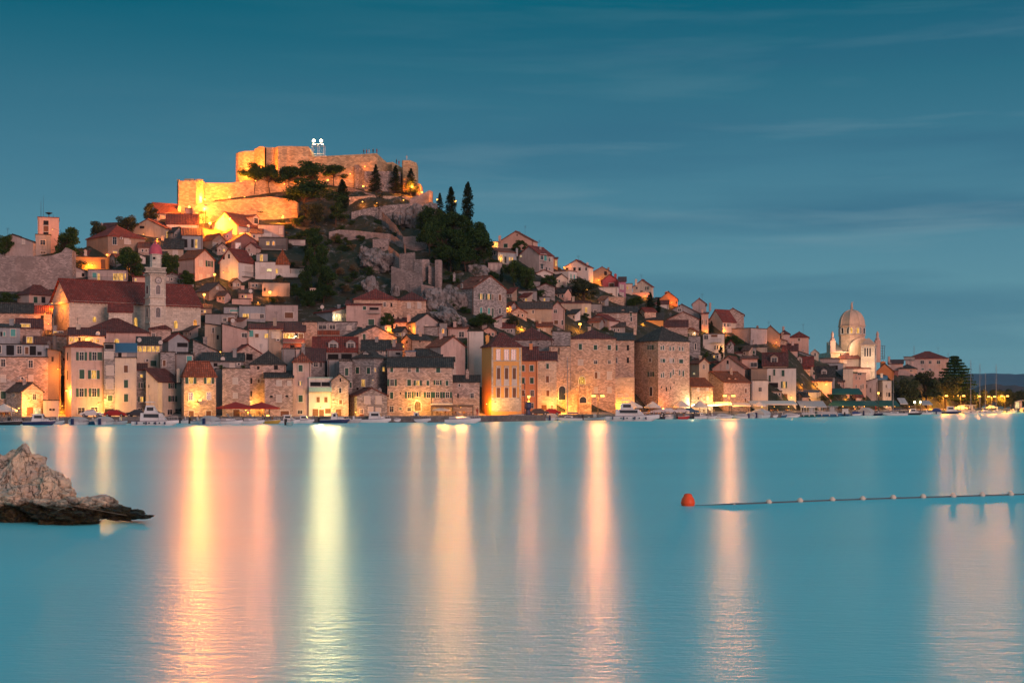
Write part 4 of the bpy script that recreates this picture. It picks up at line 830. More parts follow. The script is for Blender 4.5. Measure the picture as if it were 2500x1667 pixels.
# corbel table along the eaves
def face_strip(root, xc, s, th, x0, x1, y0, y1, pr, nm, mat, dent=0):
    k = (X(xc)-1250)/F; phi = math.atan(k); d_ = q(X(xc))+s
    er = Vector((math.sin(phi), math.cos(phi))); et = Vector((math.cos(phi), -math.sin(phi))); rr = math.radians(th)
    A_ = -et*math.cos(rr)+er*math.sin(rr); B_ = et*math.sin(rr)+er*math.cos(rr); P1 = Vector((k*d_, d_))
    onB = x0 >= xc-1; D_ = B_ if onB else A_; N_ = -A_ if onB else -B_
    t0, t1 = solve(P1, D_, X(x0)), solve(P1, D_, X(x1))
    if t0 > t1: t0, t1 = t1, t0
    z0, z1 = zat(Y(y1), P1.y), zat(Y(y0), P1.y); L = root.location
    o = Vector((P1.x-L.x+D_.x*t0, P1.y-L.y+D_.y*t0, z0-L.z)); G = Vector((D_.x, D_.y, 0)); N3 = Vector((N_.x, N_.y, 0))
    m = M(); m.obox(o, G*(t1-t0), N3*pr, (0, 0, z1-z0))
    if dent:
        n = int((t1-t0)/dent)
        for i in range(n): m.obox(o+G*(i*dent)+Vector((0, 0, -.45)), G*dent*.5, N3*pr*.8, (0, 0, .44))
    m.build(nm, mat, root)
face_strip(CH, 835, 46, 70, 835, 2395, 1242, 1256, .3, 'corbel_table', 'palestone', dent=.8)
face_strip(CH, 835, 46, 70, 606, 838, 1240, 1272, .45, 'cornice', 'palestone')
for x0, x1 in ((612, 640), (808, 836)): face_strip(CH, 835, 46, 70, x0, x1, 1272, 1568, .12, 'pilaster', 'palestone')
C(380, 480, SD)
BT = H('slender church bell tower with a clock and a pink onion dome', (-126, -68, 118), 925, 'f', 'palestone', 'palestone', 'A-98,1110,22,100 A28,1112,52,112 A-98,1385,20,110 A28,1385,54,116', s=41, th=73, cat='bell tower', name='bell_tower')
face = lambda *a, **k: face_strip(BT, -68, 41, 73, *a, **k)
for y0, y1, pr in ((912, 935, .35), (1192, 1210, .25), (1282, 1300, .3), (1500, 1512, .2)):
    face(-68, 119, y0, y1, pr, 'cornice', 'palestone'); face(-128, -66, y0, y1, pr, 'cornice', 'palestone')
for x0, x1 in ((-68, -50), (100, 118)): face(x0, x1, 935, 1500, .1, 'quoins', 'palestone')
L = BT.location; dT = q(366)+41
cx_ = (379.5-1250)/F*(dT+1.6)-L.x; cy_ = dT+1.75-L.y; pm = F/(dT+1.6)
zz = lambda y: zat(y, dT+1.6)-L.z
m = M()          # balustrade round the gallery
for i in range(28):
    for (ux, uy) in ((-1, 0), (1, 0), (0, -1), (0, 1)):
        a_ = -2.2+4.4*i/27; x_, y_ = (ux*2.2, a_) if ux else (a_, uy*2.2); ca, sa = math.cos(.25), math.sin(.25)
        m.tube((cx_+x_*ca-y_*sa, cy_+x_*sa+y_*ca, zz(667)), (cx_+x_*ca-y_*sa, cy_+x_*sa+y_*ca, zz(657)), .07, n=4)
for zc in (zz(657), zz(668)): m.lathe([(3.15, zc), (3.3, zc+.02), (3.3, zc+.2), (2.9, zc+.22)], 4, (cx_, cy_, 0), rot=.25)
m.build('balustrade', 'palestone', BT)
m = M(); m.lathe([(1.3, zz(668)), (1.3, zz(655.5)), (1.22, zz(655)), (1.22, zz(624)), (1.38, zz(623)), (1.38, zz(621))], 8, (cx_, cy_, 0)); m.build('lantern', 'palestone', BT)
m = M(); m.lathe([(1.42, zz(621)), (1.40, zz(615)), (1.28, zz(607)), (1.0, zz(600)), (.6, zz(595.5)), (.25, zz(593)), (.12, zz(591)), (.2, zz(589.5)), (.05, zz(588)), (.03, zz(583))], 16, (cx_, cy_, 0)); m.build('onion_dome', 'pinkdome', BT, smooth=True)
m = M(); m.box(cx_-.25, cx_+.25, cy_-1.33, cy_-1.15, zz(634), zz(629)); m.build('opening', 'hole', BT)
# clock: pale face, dark ring, twelve marks and two hands
def clock():
    k = (366-1250)/F; phi = math.atan(k); er = Vector((math.sin(phi), math.cos(phi))); et = Vector((math.cos(phi), -math.sin(phi))); r_ = math.radians(73)
    A_ = -et*math.cos(r_)+er*math.sin(r_); B_ = et*math.sin(r_)+er*math.cos(r_); P1 = Vector((k*dT, dT)); t = solve(P1, B_, 386.5); c = Vector((P1.x+B_.x*t-L.x, P1.y+B_.y*t-L.y, zat(684.6, P1.y+B_.y*t)-L.z))
    u = Vector((B_.x, B_.y, 0)); n = Vector((-A_.x, -A_.y, 0)); R = .70
    def disc(m, r0, r1, off):
        N = 28; vs = []
        for i in range(N): an = 2*PI*i/N; dv = u*math.cos(an)+Vector((0, 0, 1))*math.sin(an); vs += [c+dv*r0+n*off, c+dv*r1+n*off]
        m.add(vs, [[2*i, 2*((i+1) % N), 2*((i+1) % N)+1, 2*i+1] for i in range(N)])
    m = M(); disc(m, 0.0, R, .11); 
    f = m.build('clock_face', 'clothpale', BT)
    m = M(); disc(m, R*.93, R*1.08, .13)
    for i in range(12):
        an = PI/6*i; dv = u*math.sin(an)+Vector((0, 0, 1))*math.cos(an); w_ = dv.cross(n)*.045; a_, b_ = c+dv*R*.66+n*.13, c+dv*R*.88+n*.13; m.poly(a_-w_, a_+w_, b_+w_, b_-w_)
    m.build('clock_marks', 'black', f)
    m = M()
    for an, ln, w in ((math.radians(250), R*.5, .06), (math.radians(148), R*.78, .045)):
        dv = u*math.sin(an)+Vector((0, 0, 1))*math.cos(an); w_ = dv.cross(n)*w; a_, b_ = c-dv*.1+n*.15, c+dv*ln+n*.15; m.poly(a_-w_, a_+w_, b_+w_*.5, b_-w_*.5)
    m.build('clock_hands', 'black', f)
clock()
# ---- cathedral
CS = 56; cd = q(2080)+CS; cm = cd/F
KR = T('cathedral', 'domed stone cathedral rising over the roofs on the right', 'cathedral', ((2080-1250)*cm, cd, 14))
L = KR.location
def cx(px): return (px-1250)/F*cd-L.x
def czz(y): return zat(y, cd)-L.z
m = M(); R_ = 29.5*cm*1.06
m.lathe([(R_, czz(862)), (R_, czz(820)), (R_*1.08, czz(819.5)), (R_*1.08, czz(817.5)), (R_, czz(817)), (R_, czz(798)), (R_*1.09, czz(797.5)), (R_*1.09, czz(795.5))], 8, (cx(2079.5), 0, 0), rot=0)
m.build('drum', 'cathstone', KR)
prof = []
for i in range(15):
    a_ = i/14*PI/2*.93; prof.append((R_*1.0*math.cos(a_)**.86, czz(796)+(czz(757)-czz(796))*math.sin(a_)**1.0))
prof.append((.2, czz(755)))
m = M(); m.lathe(prof, 8, (cx(2079.5), 0, 0)); dm = m.build('dome', 'leadroof', KR)
m = M()
for i in range(8):
    an = 2*PI*(i+.5)/8
    for (r1, z1), (r2, z2) in zip(prof[:-1], prof[1:]):
        m.tube((cx(2079.5)+r1*math.cos(an), r1*math.sin(an), z1), (cx(2079.5)+r2*math.cos(an), r2*math.sin(an), z2), .16, n=4, cap=False)
m.build('dome_rib', 'leadroof', dm)
m = M(); m.lathe([(.5, czz(757)), (.35, czz(753)), (.55, czz(752)), (.3, czz(750)), (.42, czz(747)), (.28, czz(744)), (.3, czz(742)), (.12, czz(740)), (.2, czz(738.5)), (.03, czz(737))], 8, (cx(2079.5), 0, 0)); m.tube((cx(2079.5)+.2, 0, czz(744)), (cx(2079.5)+.45, 0, czz(736)), .06); m.build('lantern_statue', 'leadroof', KR)
# arched windows of the drum on its three visible sides
for i in range(8):
    an = 2*PI*i/8; nx, ny = math.cos(an), math.sin(an)
    if ny > .3: continue
    n_ = Vector((nx, ny)); du = Vector((-ny, nx)); Rf = R_*math.cos(PI/8)
    O_ = Vector((cx(2079.5), 0))+n_*Rf
    for sx in (-1, 1): window(KR, O_, du, n_, sx*1.15-.5*1.0, sx*1.15+.5*1.0, czz(815), czz(801), 'E' if abs(nx) < .3 else 'A', 'drum_window')
# transept: barrel vault seen end on, nave body, side roof
def vault(px0, px1, ytop, yb, y0, y1, nm):
    m = M(); xa, xb = cx(px0), cx(px1); c_ = (xa+xb)/2; r = (xb-xa)/2; zt = czz(ytop)-r; N = 14; pts = [(xa, czz(yb)), (xa, zt)]
    for i in range(1, N): an = PI-PI*i/N; pts.append((c_+r*math.cos(an), zt+r*math.sin(an)))
    pts += [(xb, zt), (xb, czz(yb))]
    n = len(pts); vs = [(x, y0, z) for x, z in pts]+[(x, y1, z) for x, z in pts]
    m.add(vs, [[i, i+1, n+i+1, n+i] for i in range(n-1)]+[list(range(n)), list(reversed(range(n, 2*n)))]); return m.build(nm, 'leadroof', KR)
vault(2062, 2120, 827, 880, -7, 10, 'barrel_vault'); vault(2069, 2116, 832, 880, -7.3, -6.5, 'vault_gable')
m = M(); m.prism([(cx(2028), -4), (cx(2052), -4), (cx(2052), 6), (cx(2028), 6)], czz(900), [czz(858), czz(858), czz(833), czz(833)]); m.build('side_roof', 'leadroof', KR)
m = M(); m.box(cx(2018), cx(2128), -6, 14, -12, czz(861)); m.box(cx(2016), cx(2075), -6.35, -5.9, czz(862.5), czz(860)); m.build('aisle_wall', 'stonecream', KR)
for a_, b_ in ((2040, 2043.5), (2050, 2053.5)): window(KR, Vector((0, -6)), Vector((1, 0)), Vector((0, -1)), cx(a_), cx(b_), czz(875), czz(864), 'D', 'aisle_window')
for p_ in (2025, 2134):
    m = M(); x_ = cx(p_); m.box(x_-.8, x_+.8, -5, -3.4, czz(885), czz(833)); m.lathe([(1.0, czz(833)), (.55, czz(829)), (.8, czz(828)), (.5, czz(826)), (.34, czz(822)), (.5, czz(818)), (.42, czz(815)), (.22, czz(813.5)), (.26, czz(811.5)), (.05, czz(810))], 8, (x_, -4.2, 0)); m.build('pinnacle', 'salmonplaster', KR)
C(1900, 780, SA)
H('square white bell tower with three pointed arches and a pyramid cap', (1172, 1368, 1392), 355, ('h', 266), 'palestone', 'leadroof', 'A1231,462,22,120 A1267,462,22,120 A1303,462,22,120 N1380,455,6,100', s=30, cat='bell tower', name='bell_tower', th=7, over=.35)
# ================================================================== FORTRESS
FO = T('fortress', 'floodlit stone fortress crowning the hill', 'fortress', ((760-1250)/F*430, 430, 60)); FL = FO.location
def fwall(root, name, pts, thick, mat='fort', dz=9, cren=None, d=None):
    Lr = Vector(root.location); m = M()
    P = [((px-1250)/F*(dd := (d if d else hd(px, yb))), dd, zat(yt, dd), zat(yb, dd)) for px, yt, yb in pts]
    for a, b in zip(P, P[1:]):
        m.prism([(a[0], a[1]), (b[0], b[1]), (b[0], b[1]+thick), (a[0], a[1]+thick)], min(a[3], b[3])-dz, [a[2], b[2], b[2], a[2]])
    if cren:
        for (x0, x1, y0, y1) in cren:
            dd = P[0][1]; m.box((x0-1250)/F*dd, (x1-1250)/F*dd, dd, dd+1.2, zat(y1, dd), zat(y0, dd))
    reg(m); m.v = [(x-Lr.x, y-Lr.y, z-Lr.z) for x, y, z in m.v]
    return m.build(name, mat, root)
fwall(FO, 'corner_tower', [(432, 442, 505), (436, 442, 512), (478, 442, 512), (495, 442, 500)], 9, cren=[(432, 437, 438, 443), (450, 472, 436.5, 443), (475, 494, 437.5, 443), (441, 446, 441, 443)])
fwall(FO, 'curtain_wall', [(490, 447, 492), (560, 447, 486), (600, 441, 480), (640, 432, 474), (700, 430, 468), (775, 430, 462)], 3)
fwall(FO, 'curtain_wall', [(470, 500, 548), (512, 494, 545), (560, 489, 542), (600, 485, 540), (660, 480, 536), (712, 486, 533), (726, 494, 533)], 3)
fwall(FO, 'keep', [(575.6, 375, 447), (582, 372, 450), (595, 370, 452), (610, 369, 452), (621, 368, 451)], 12)
fwall(FO, 'keep_bastion', [(621, 364.5, 450), (634, 357.5, 455), (646, 359, 459), (647, 360, 452), (668, 360.5, 452), (676, 359, 456), (679, 357, 458), (700, 357, 455), (753, 358, 452), (757, 366, 452), (761, 378, 452)], 10)
fwall(FO, 'main_wall', [(761, 383, 452), (820, 380, 455), (880, 377, 458), (920, 374.5, 462), (932, 386, 452), (944.5, 397, 444), (957, 396, 444)], 10)
fwall(FO, 'stepped_wall', [(957, 395, 452), (968, 401, 448), (982, 410, 448)], 8)
fwall(FO, 'watch_tower', [(981.5, 393, 462), (984, 391.5, 468), (1001, 391.5, 470), (1017, 398, 460)], 8)
fwall(FO, 'outwork', [(1015, 448, 474), (1026, 449, 476), (1031, 457, 474)], 4)
fwall(FO, 'lower_bastion', [(862, 408, 456), (866, 403, 460), (876, 402, 462), (884, 411, 465), (890, 418.5, 468), (920, 418.5, 470), (948, 418.5, 470), (978, 420, 466)], 6, 'rubble')
fwall(FO, 'terrace_wall', [(840, 452, 466), (870, 462, 476), (900, 472, 484), (925, 479, 490)], 1.2, 'wallold', 3)
fwall(FO, 'terrace_wall', [(852, 481, 496), (900, 478, 494), (960, 479, 494), (1000, 481, 500)], 1.2, 'rubblewarm', 3)
fwall(FO, 'terrace_wall', [(1000, 484, 512), (1030, 474, 512), (1048, 465, 512), (1056, 467, 508)], 3, 'wallold', 6)
fwall(FO, 'terrace_wall', [(858, 518, 534), (900, 508, 530), (940, 502, 526), (1000, 497, 524)], 1.5, 'rubble', 4)
RU = T('city_wall', 'ruined stepped defence wall running down the cliff', 'defence wall', wp(1000, 640, hd(1000, 640)))
for i, (nm, pts, th_) in enumerate((('wall', [(932, 516, 540), (950, 532, 560), (968, 552, 580), (985, 578, 606)], 2), ('wall', [(803, 566, 586), (828, 561, 584), (870, 563, 586), (905, 567, 590), (955, 572, 600), (985, 590, 620), (990, 604, 640)], 2),
        ('bastion', [(910, 584, 616), (948, 583, 618)], 4), ('tower', [(984, 578, 622), (1013, 577, 626), (1041, 577, 624)], 6), ('wall', [(948, 600, 650), (975, 620, 680), (1012, 616, 690)], 3),
        ('tower', [(1010, 634, 690), (1031, 633, 698), (1047, 633, 692)], 5), ('tower', [(1062, 635, 706), (1070, 634, 708), (1078, 635, 706)], 4), ('wall', [(1046, 648, 700), (1062, 652, 700)], 2),
        ('wall', [(955, 650, 712), (990, 660, 720), (1031, 672, 730)], 3), ('wall', [(1028, 694, 744), (1060, 700, 748), (1082, 724, 765)], 4), ('wall', [(1080, 728, 770), (1105, 748, 785), (1135, 785, 810)], 2))):
    fwall(RU, nm, pts, th_, 'wallold', 7)
m = M()
for px, py in ((921, 604), (928.5, 605.5), (936.5, 605.5), (922.5, 597)):
    dd = hd(920, 616)-.05; a_ = wp(px, py, dd)-RU.location; m.box(a_.x-.22, a_.x+.22, a_.y, a_.y+.1, a_.z-.15, a_.z+.15)
m.build('wall_hole', 'hole', RU)
OW = T('town_wall', 'old town wall of pitted pink stone at the far left', 'town wall', wp(60, 700, hd(60, 712)))
fwall(OW, 'wall', [(-150, 632, 712), (0, 628, 712), (40, 627, 714), (90, 628, 712), (125, 624, 707), (150, 616, 706), (160, 604, 706), (176, 612, 706)], 3, 'wallold', 8)
fwall(OW, 'coping', [(-150, 628, 712), (0, 625, 712), (100, 625, 708)], 3.3, 'rubble', -6)
# ================================================================== TERRAIN
CT = [(-300, 645), (0, 645), (200, 612), (330, 565), (430, 530), (480, 520), (560, 470), (600, 462), (760, 455), (920, 452), (980, 455), (1030, 474), (1056, 500), (1120, 545), (1180, 600), (1215, 612), (1300, 618), (1370, 660), (1450, 700),
      (1530, 722), (1600, 735), (1650, 755), (1720, 780), (1820, 815), (1900, 850), (1980, 880), (2060, 910), (2130, 918), (2250, 925), (2330, 935), (2370, 985), (2500, 1003), (3000, 1003)]
def crest(px):
    y = interp(CT, px)
    if px > 2365: return 14.0
    return max(14.0, hd(px, y)-q(px)+2)
def cliffmask(px, s):
    a = max(0, min(1, (px-740)/60))*max(0, min(1, (1230-px)/60)); b = max(0, min(1, (s-62)/15))
    return a*b
pxs = list(range(-300, 3000, 7)); ss = [0.3, 2, 8, 14]+[14+1.6*i for i in range(1, 130)]
vs = []; cr = [crest(p) for p in pxs]
for ip, px in enumerate(pxs):
    sc_ = cr[ip]; zc = hz(px, sc_)
    for s in ss:
        d = q(px)+s
        z = hz(px, s) if s <= sc_ else zc-.25*(s-sc_)-max(0, s-sc_-25)*.5
        z = max(z, -3) if px < 2366 else 1.1
        mk = cliffmask(px, s)
        x = (px-1250)/F*d; yy = d
        if s > 20 and s <= sc_+30:
            p_ = Vector((x*.05, d*.05, 0)); 
            n1 = noise.ridged_multi_fractal(Vector((x*.045, d*.06, 3)), .9, 2.1, 5, 1.0, 2.0)-1.1
            fade = min(1, max(.15, (sc_-s)/14)) if s < sc_ else .15
            z += mk*n1*2.6*fade; yy += mk*noise.noise(Vector((x*.15, d*.15, 9)))*1.5
            z += noise.noise(Vector((x*.2, d*.2, 1)))*.25
        vs.append((x, yy, z))
n = len(ss); m = M(); fs = [[i*n+j, (i+1)*n+j, (i+1)*n+j+1, i*n+j+1] for i in range(len(pxs)-1) for j in range(n-1)]
m.add(vs, fs); NTERR = len(BF); reg(m)
def m_ground():
    mt, t = newmat('hillside')
    g = t.n('ShaderNodeNewGeometry'); pos = g.outputs['Position']
    n1 = t.noise(pos, .09, 6, .65); n2 = t.noise(pos, .5, 5, .7); n3 = t.noise(pos, 2.2, 3, .6)
    col = t.mix(t.ramp(n1, [(.40, 0.0), (.55, 1.0)]), (.014, .026, .012), (.040, .040, .024))
    v = t.n('ShaderNodeTexVoronoi'); v.inputs['Scale'].default_value = .9; t.l(pos, v.inputs['Vector'])
    sp = t.n('ShaderNodeSeparateColor'); t.l(v.outputs['Color'], sp.inputs[0])
    rock = t.mix(sp.outputs[0], (.07, .068, .068), (.24, .225, .215))
    rock = t.mix(t.ramp(n3, [(.4, 0.0), (.6, .7)]), rock, (.07, .065, .06))
    col = t.mix(t.ramp(n2, [(.56, 0.0), (.64, 1.0)]), col, rock)
    sz = t.n('ShaderNodeSeparateXYZ'); t.l(pos, sz.inputs[0])
    col = t.mix(t.ramp(sz.outputs[2], [(0.0, 1.0), (1.0, 1.0)]), col, col)
    low = t.math('LESS_THAN', sz.outputs[2], 1.6)
    col = t.mix(low, col, (.25, .23, .21))
    finish(t, col, .95, n2, 1.0, bd=.3); return mt
_M['ground'] = m_ground()
struct(m.build('ground', 'ground', uv=False, smooth=False))
# quay: paved strip with a stone face and kerb
m = M(); prev = None
qp = list(range(-300, 3000, 25))
for a, b in zip(qp, qp[1:]):
    pa = [((a-1250)/F*(q(a)+o), q(a)+o) for o in (0, .5, 13)]; pb = [((b-1250)/F*(q(b)+o), q(b)+o) for o in (0, .5, 13)]
    m.add([(*pa[0], -2), (*pb[0], -2), (*pb[0], 1.28), (*pa[0], 1.28)], [[0, 1, 2, 3]])
    m.add([(*pa[0], 1.28), (*pb[0], 1.28), (*pb[1], 1.28), (*pa[1], 1.28)], [[0, 1, 2, 3]])
    m.add([(*pa[1], 1.28), (*pb[1], 1.28), (*pb[1], 1.13), (*pa[1], 1.13)], [[0, 1, 2, 3]])
    m.add([(*pa[1], 1.13), (*pb[1], 1.13), (*pb[2], 1.13), (*pa[2], 1.13)], [[0, 1, 2, 3]])
MD['quaystone'] = lambda: m_stone('quaystone', (.17, .155, .145), sx=.9, var=.3)
struct(m.build('quay', 'quaystone'))
# ---- sea
def m_water():
    mt, t = newmat('sea')
    g = t.n('ShaderNodeNewGeometry'); pos = g.outputs['Position']
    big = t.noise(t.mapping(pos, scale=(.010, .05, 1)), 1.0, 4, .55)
    mid = t.noise(t.mapping(pos, scale=(.5, 1.6, 1)), 1.0, 4, .6)
    fine = t.noise(t.mapping(pos, scale=(2.2, 7, 1)), 1.0, 3, .6)
    h = t.math('ADD', t.math('MULTIPLY', mid, .8), t.math('MULTIPLY', fine, .55))
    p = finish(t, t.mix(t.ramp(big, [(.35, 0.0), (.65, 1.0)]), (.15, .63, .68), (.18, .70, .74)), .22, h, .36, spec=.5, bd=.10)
    sy = t.n('ShaderNodeSeparateXYZ'); t.l(pos, sy.inputs[0])      # rougher towards the quay, set to soften the lamp reflections there
    far = t.math('MULTIPLY', sy.outputs[1], 1/520.0, clamp=True)
    r = t.math('ADD', t.ramp(far, [(0, .33), (.12, .36), (.3, .42), (.55, .48)]), t.math('MULTIPLY', t.math('SUBTRACT', big, .5), .10)); t.l(r, p.inputs['Roughness']); p.inputs['IOR'].default_value = 1.33
    return mt
_M['sea'] = m_water()
m = M(); m.poly((-14000, -60, 0), (14000, -60, 0), (14000, 22000, 0), (-14000, 22000, 0)); w_ = m.build('water', 'sea', uv=False); struct(w_)
# seabed under the shallow foreground is hidden by the opaque water
# ---- far hills at the right
def ridge(nm, tab, d, mat, depth, seed):
    m = M(); cols = list(range(1950, 3400, 12)); vs = []; R = 9
    for px in cols:
        yt = interp(tab, px); zt = zat(yt, d)+noise.noise(Vector((px*.03, seed, 0)))*d*.0016
        for r in range(R+1):
            f = r/R; dd = d-depth*(1-f); z = -4+(zt+4)*math.sin(f*PI/2)**1.2*(1+.10*noise.noise(Vector((px*.02, f*3, seed)))*(1-f)); vs.append(((px-1250)/F*dd, dd, z))
        vs.append(((px-1250)/F*(d+depth), d+depth, -4))
    n = R+2; m.add(vs, [[i*n+j, (i+1)*n+j, (i+1)*n+j+1, i*n+j+1] for i in range(len(cols)-1) for j in range(n-1)]); return struct(m.build(nm, mat, uv=False, smooth=True))
_M['farhill'] = m_flat('farhill', (.06, .10, .15), .95, nz=.3, ns=.004)  # distance haze is put into this blue base colour
_M['midhill'] = m_flat('midhill', (.10, .06, .06), .95, nz=.3, ns=.02)
ridge('hills', [(1950, 985), (2340, 960), (2345, 912), (2380, 912), (2420, 914), (2447, 910), (2465, 913), (2482, 917), (2500, 913), (2700, 905), (3400, 920)], 5200, 'farhill', 1500, 1)
ridge('hills', [(1950, 990), (2330, 965), (2400, 940), (2440, 936), (2470, 941), (2490, 946), (2530, 938), (3400, 930)], 1400, 'midhill', 400, 5)
# ================================================================== TREES AND SHRUBS
def leafblob(m, c, r, n, size, rnd, flat=.7):
    c = Vector(c)
    for i in range(n):
        d = Vector((rnd.gauss(0, 1), rnd.gauss(0, 1), rnd.gauss(0, 1))).normalized()*(rnd.random()**.35)
        p_ = c+Vector((d.x*r[0], d.y*r[1], d.z*r[2]))
        a = Vector((rnd.gauss(0, 1), rnd.gauss(0, 1), rnd.gauss(0, flat))).normalized(); b = a.cross(Vector((rnd.gauss(0, 1), rnd.gauss(0, 1), rnd.gauss(0, 1)))).normalized()
        s_ = size*rnd.uniform(.6, 1.4); a *= s_; b *= s_*.6
        m.add([p_-a, p_-b*.9, p_+a, p_+b], [[0, 1, 2, 3]])
PROTO = {}
def proto(kind, k):
    if (kind, k) in PROTO: return PROTO[(kind, k)]
    rnd = random.Random(hash(kind) % 1000 if False else sum(map(ord, kind))*7+k); m = M(); tr = M()
    if kind == 'pine':
        lean = rnd.uniform(-.08, .08)
        tr.tube((0, 0, -.1), (lean, 0, .45), .022, .015, 6); 
        for i in range(20):
            an = rnd.uniform(0, 2*PI); rr = rnd.uniform(.03, .38); z = .80-.9*rr*rr+rnd.uniform(-.22, .10); c = (lean+rr*math.cos(an), rr*math.sin(an), z)
            tr.tube((lean*.9, 0, .38+.02*(i % 3)), c, .010, .004, 4); r_ = rnd.uniform(.10, .17); leafblob(m, c, (r_*1.25, r_*1.25, r_*.75), 230, .024, rnd, .5)
    elif kind == 'conifer':
        tr.tube((0, 0, -.1), (0, 0, .95), .02, .004, 6)
        for z in np.linspace(.14, .98, 20):
            R = .26*(1-z)**.75+.015
            for j in range(7):
                an = rnd.uniform(0, 2*PI); ln = R*rnd.uniform(.65, 1.25)
                tr.tube((0, 0, z), (ln*math.cos(an), ln*math.sin(an), z-.03), .004, .002, 3, cap=False)
                for f in (.35, .7, 1.0): leafblob(m, (ln*f*math.cos(an), ln*f*math.sin(an), z-.035*f), (R*.30, R*.30, .018), 12, .017, rnd, .5)
    elif kind == 'cypress':
        tr.tube((0, 0, -.1), (0, 0, .9), .02, .004, 6)
        for z in np.linspace(.06, .98, 26):
            R = .12*math.sin(min(1, (1-z)*1.5+.12)*PI/2)*(.55+.45*min(1, z*4))
            for j in range(3): an = rnd.uniform(0, 2*PI); leafblob(m, (R*.45*math.cos(an), R*.45*math.sin(an), z), (R*.62, R*.62, .05), 42, .017, rnd, 2)
    elif kind == 'broad':
        tr.tube((0, 0, -.1), (0, 0, .35), .03, .02, 6)
        for i in range(26):
            d = Vector((rnd.gauss(0, 1), rnd.gauss(0, 1), rnd.gauss(0, .9))).normalized()*rnd.uniform(.12, .40); c = (d.x*1.0, d.y*1.0, .52+d.z*1.02); tr.tube((0, 0, .33), c, .012, .004, 4); r_ = rnd.uniform(.10, .17)
            leafblob(m, c, (r_, r_, r_*.8), 200, .024, rnd, .8)
    elif kind == 'cedar':
        tr.tube((0, 0, -.1), (0, 0, .97), .03, .006, 6)
        for li, z in enumerate(np.linspace(.16, .99, 15)):
            R = .55*(1-z)**.6*rnd.uniform(.75, 1.05)+.05
            for j in range(20):
                an = rnd.uniform(0, 2*PI); ln = R*rnd.uniform(.45, 1.1); tr.tube((0, 0, z-.03), (ln*math.cos(an), ln*math.sin(an), z+rnd.uniform(-.02, .01)), .008, .003, 3, cap=False)
                for f in (.4, .7, 1.0): leafblob(m, (ln*f*math.cos(an), ln*f*math.sin(an), z-.02), (R*.26, R*.26, .022), 22, .02, rnd, .5)
    elif kind == 'bare':
        tr.tube((0, 0, -.1), (0, 0, .5), .015, .01, 5)
        for i in range(16):
            an = rnd.uniform(0, 2*PI); rr = rnd.uniform(.1, .35); z = rnd.uniform(.5, 1); c = (rr*math.cos(an), rr*math.sin(an), z); tr.tube((0, 0, rnd.uniform(.3, .5)), c, .008, .003, 4); leafblob(m, c, (.09, .09, .09), 45, .02, rnd)
    else:   # bush
        tr.tube((0, 0, -.2), (0, 0, .3), .03, .02, 5)
        for i in range(13):
            an = rnd.uniform(0, 2*PI); rr = rnd.uniform(0, .38); c = (rr*math.cos(an), rr*math.sin(an), .42+rnd.uniform(-.25, .28)-rr*.3); r_ = rnd.uniform(.13, .22); leafblob(m, c, (r_, r_, r_*.9), 120, .035, rnd)
    def me(b, nm, sm=False):
        o = b.build(nm, 'bark', uv=False); me_ = o.data; bpy.data.objects.remove(o); return me_
    PROTO[(kind, k)] = (me(m, 'crown'), me(tr, 'trunk')); return PROTO[(kind, k)]
_cm = {}
def crownmesh(kind, k, mat):
    key = (kind, k, mat)
    if key not in _cm:
        a, b = proto(kind, k); a = a.copy(); a.materials.clear(); a.materials.append(MAT(mat)); _cm[key] = a
    return _cm[key], PROTO[(kind, k)][1]
NM = {'pine': 'pine_tree', 'conifer': 'conifer_tree', 'cypress': 'cypress_tree', 'broad': 'tree', 'cedar': 'cedar_tree', 'bare': 'small_tree', 'bush': 'bush'}
WF = {'pine': .80, 'conifer': .5, 'cypress': .27, 'broad': .98, 'cedar': 1.05, 'bare': .8, 'bush': 1.05}
tcount = [0]
def tree(kind, px, yt, yb, w, label, mat=None, group=None, d=None):
    k = tcount[0] % 3; tcount[0] += 1
    mat = mat or {'pine': 'pine', 'conifer': 'cyp', 'cypress': 'cyp', 'broad': 'broad', 'cedar': 'pine', 'bare': 'broad', 'bush': 'broad'}[kind]
    d = d or hd(px, yb); h = (yb-yt)/F*d; wd = w/F*d/WF[kind]*(1.0 if kind in ('conifer', 'cypress', 'cedar') else 1.22)
    cr_, tr_ = crownmesh(kind, k, mat)
    o = T(NM[kind], label, 'bush' if kind == 'bush' else 'tree', wp(px, yb, d), group)
    if kind != 'bush' or not group:
        t_ = bpy.data.objects.new('trunk', tr_); COL.objects.link(t_); t_.parent = o; t_.scale = (wd if kind in ('broad', 'pine', 'cedar') else h, h, h)
    c_ = bpy.data.objects.new('crown' if kind != 'bush' else 'foliage', cr_); COL.objects.link(c_); c_.parent = o; c_.scale = (wd, wd, h); c_.rotation_euler.z = random.uniform(0, 6.28)
    return o
TR = tree
TR('pine', 619, 395, 477, 44, 'leftmost umbrella pine on the fortress terrace, beside a lamp')
TR('pine', 660, 397, 476, 52, 'dark umbrella pine in front of the fortress keep')
TR('pine', 706, 400, 474, 46, 'leaning pine at the left of the big pine clump on the terrace')
TR('pine', 755, 391, 474, 66, 'tall pine under the floodlight mast, tops the terrace')
TR('pine', 752, 432, 534, 104, 'big dark spreading pine standing right of the lower fortress wall')
TR('pine', 815, 398, 458, 46, 'orange-lit pine before the long upper fortress wall')
TR('cypress', 836, 440, 514, 38, 'dark cypress column below the long fortress wall')
TR('broad', 768, 485, 548, 62, 'low olive-green tree at the foot of the big dark pine', 'olive')
TR('broad', 820, 490, 550, 58, 'rounded dark tree below the cypress column')
TR('conifer', 917, 400, 475, 34, 'left one of three ragged conifers by the lower bastion')
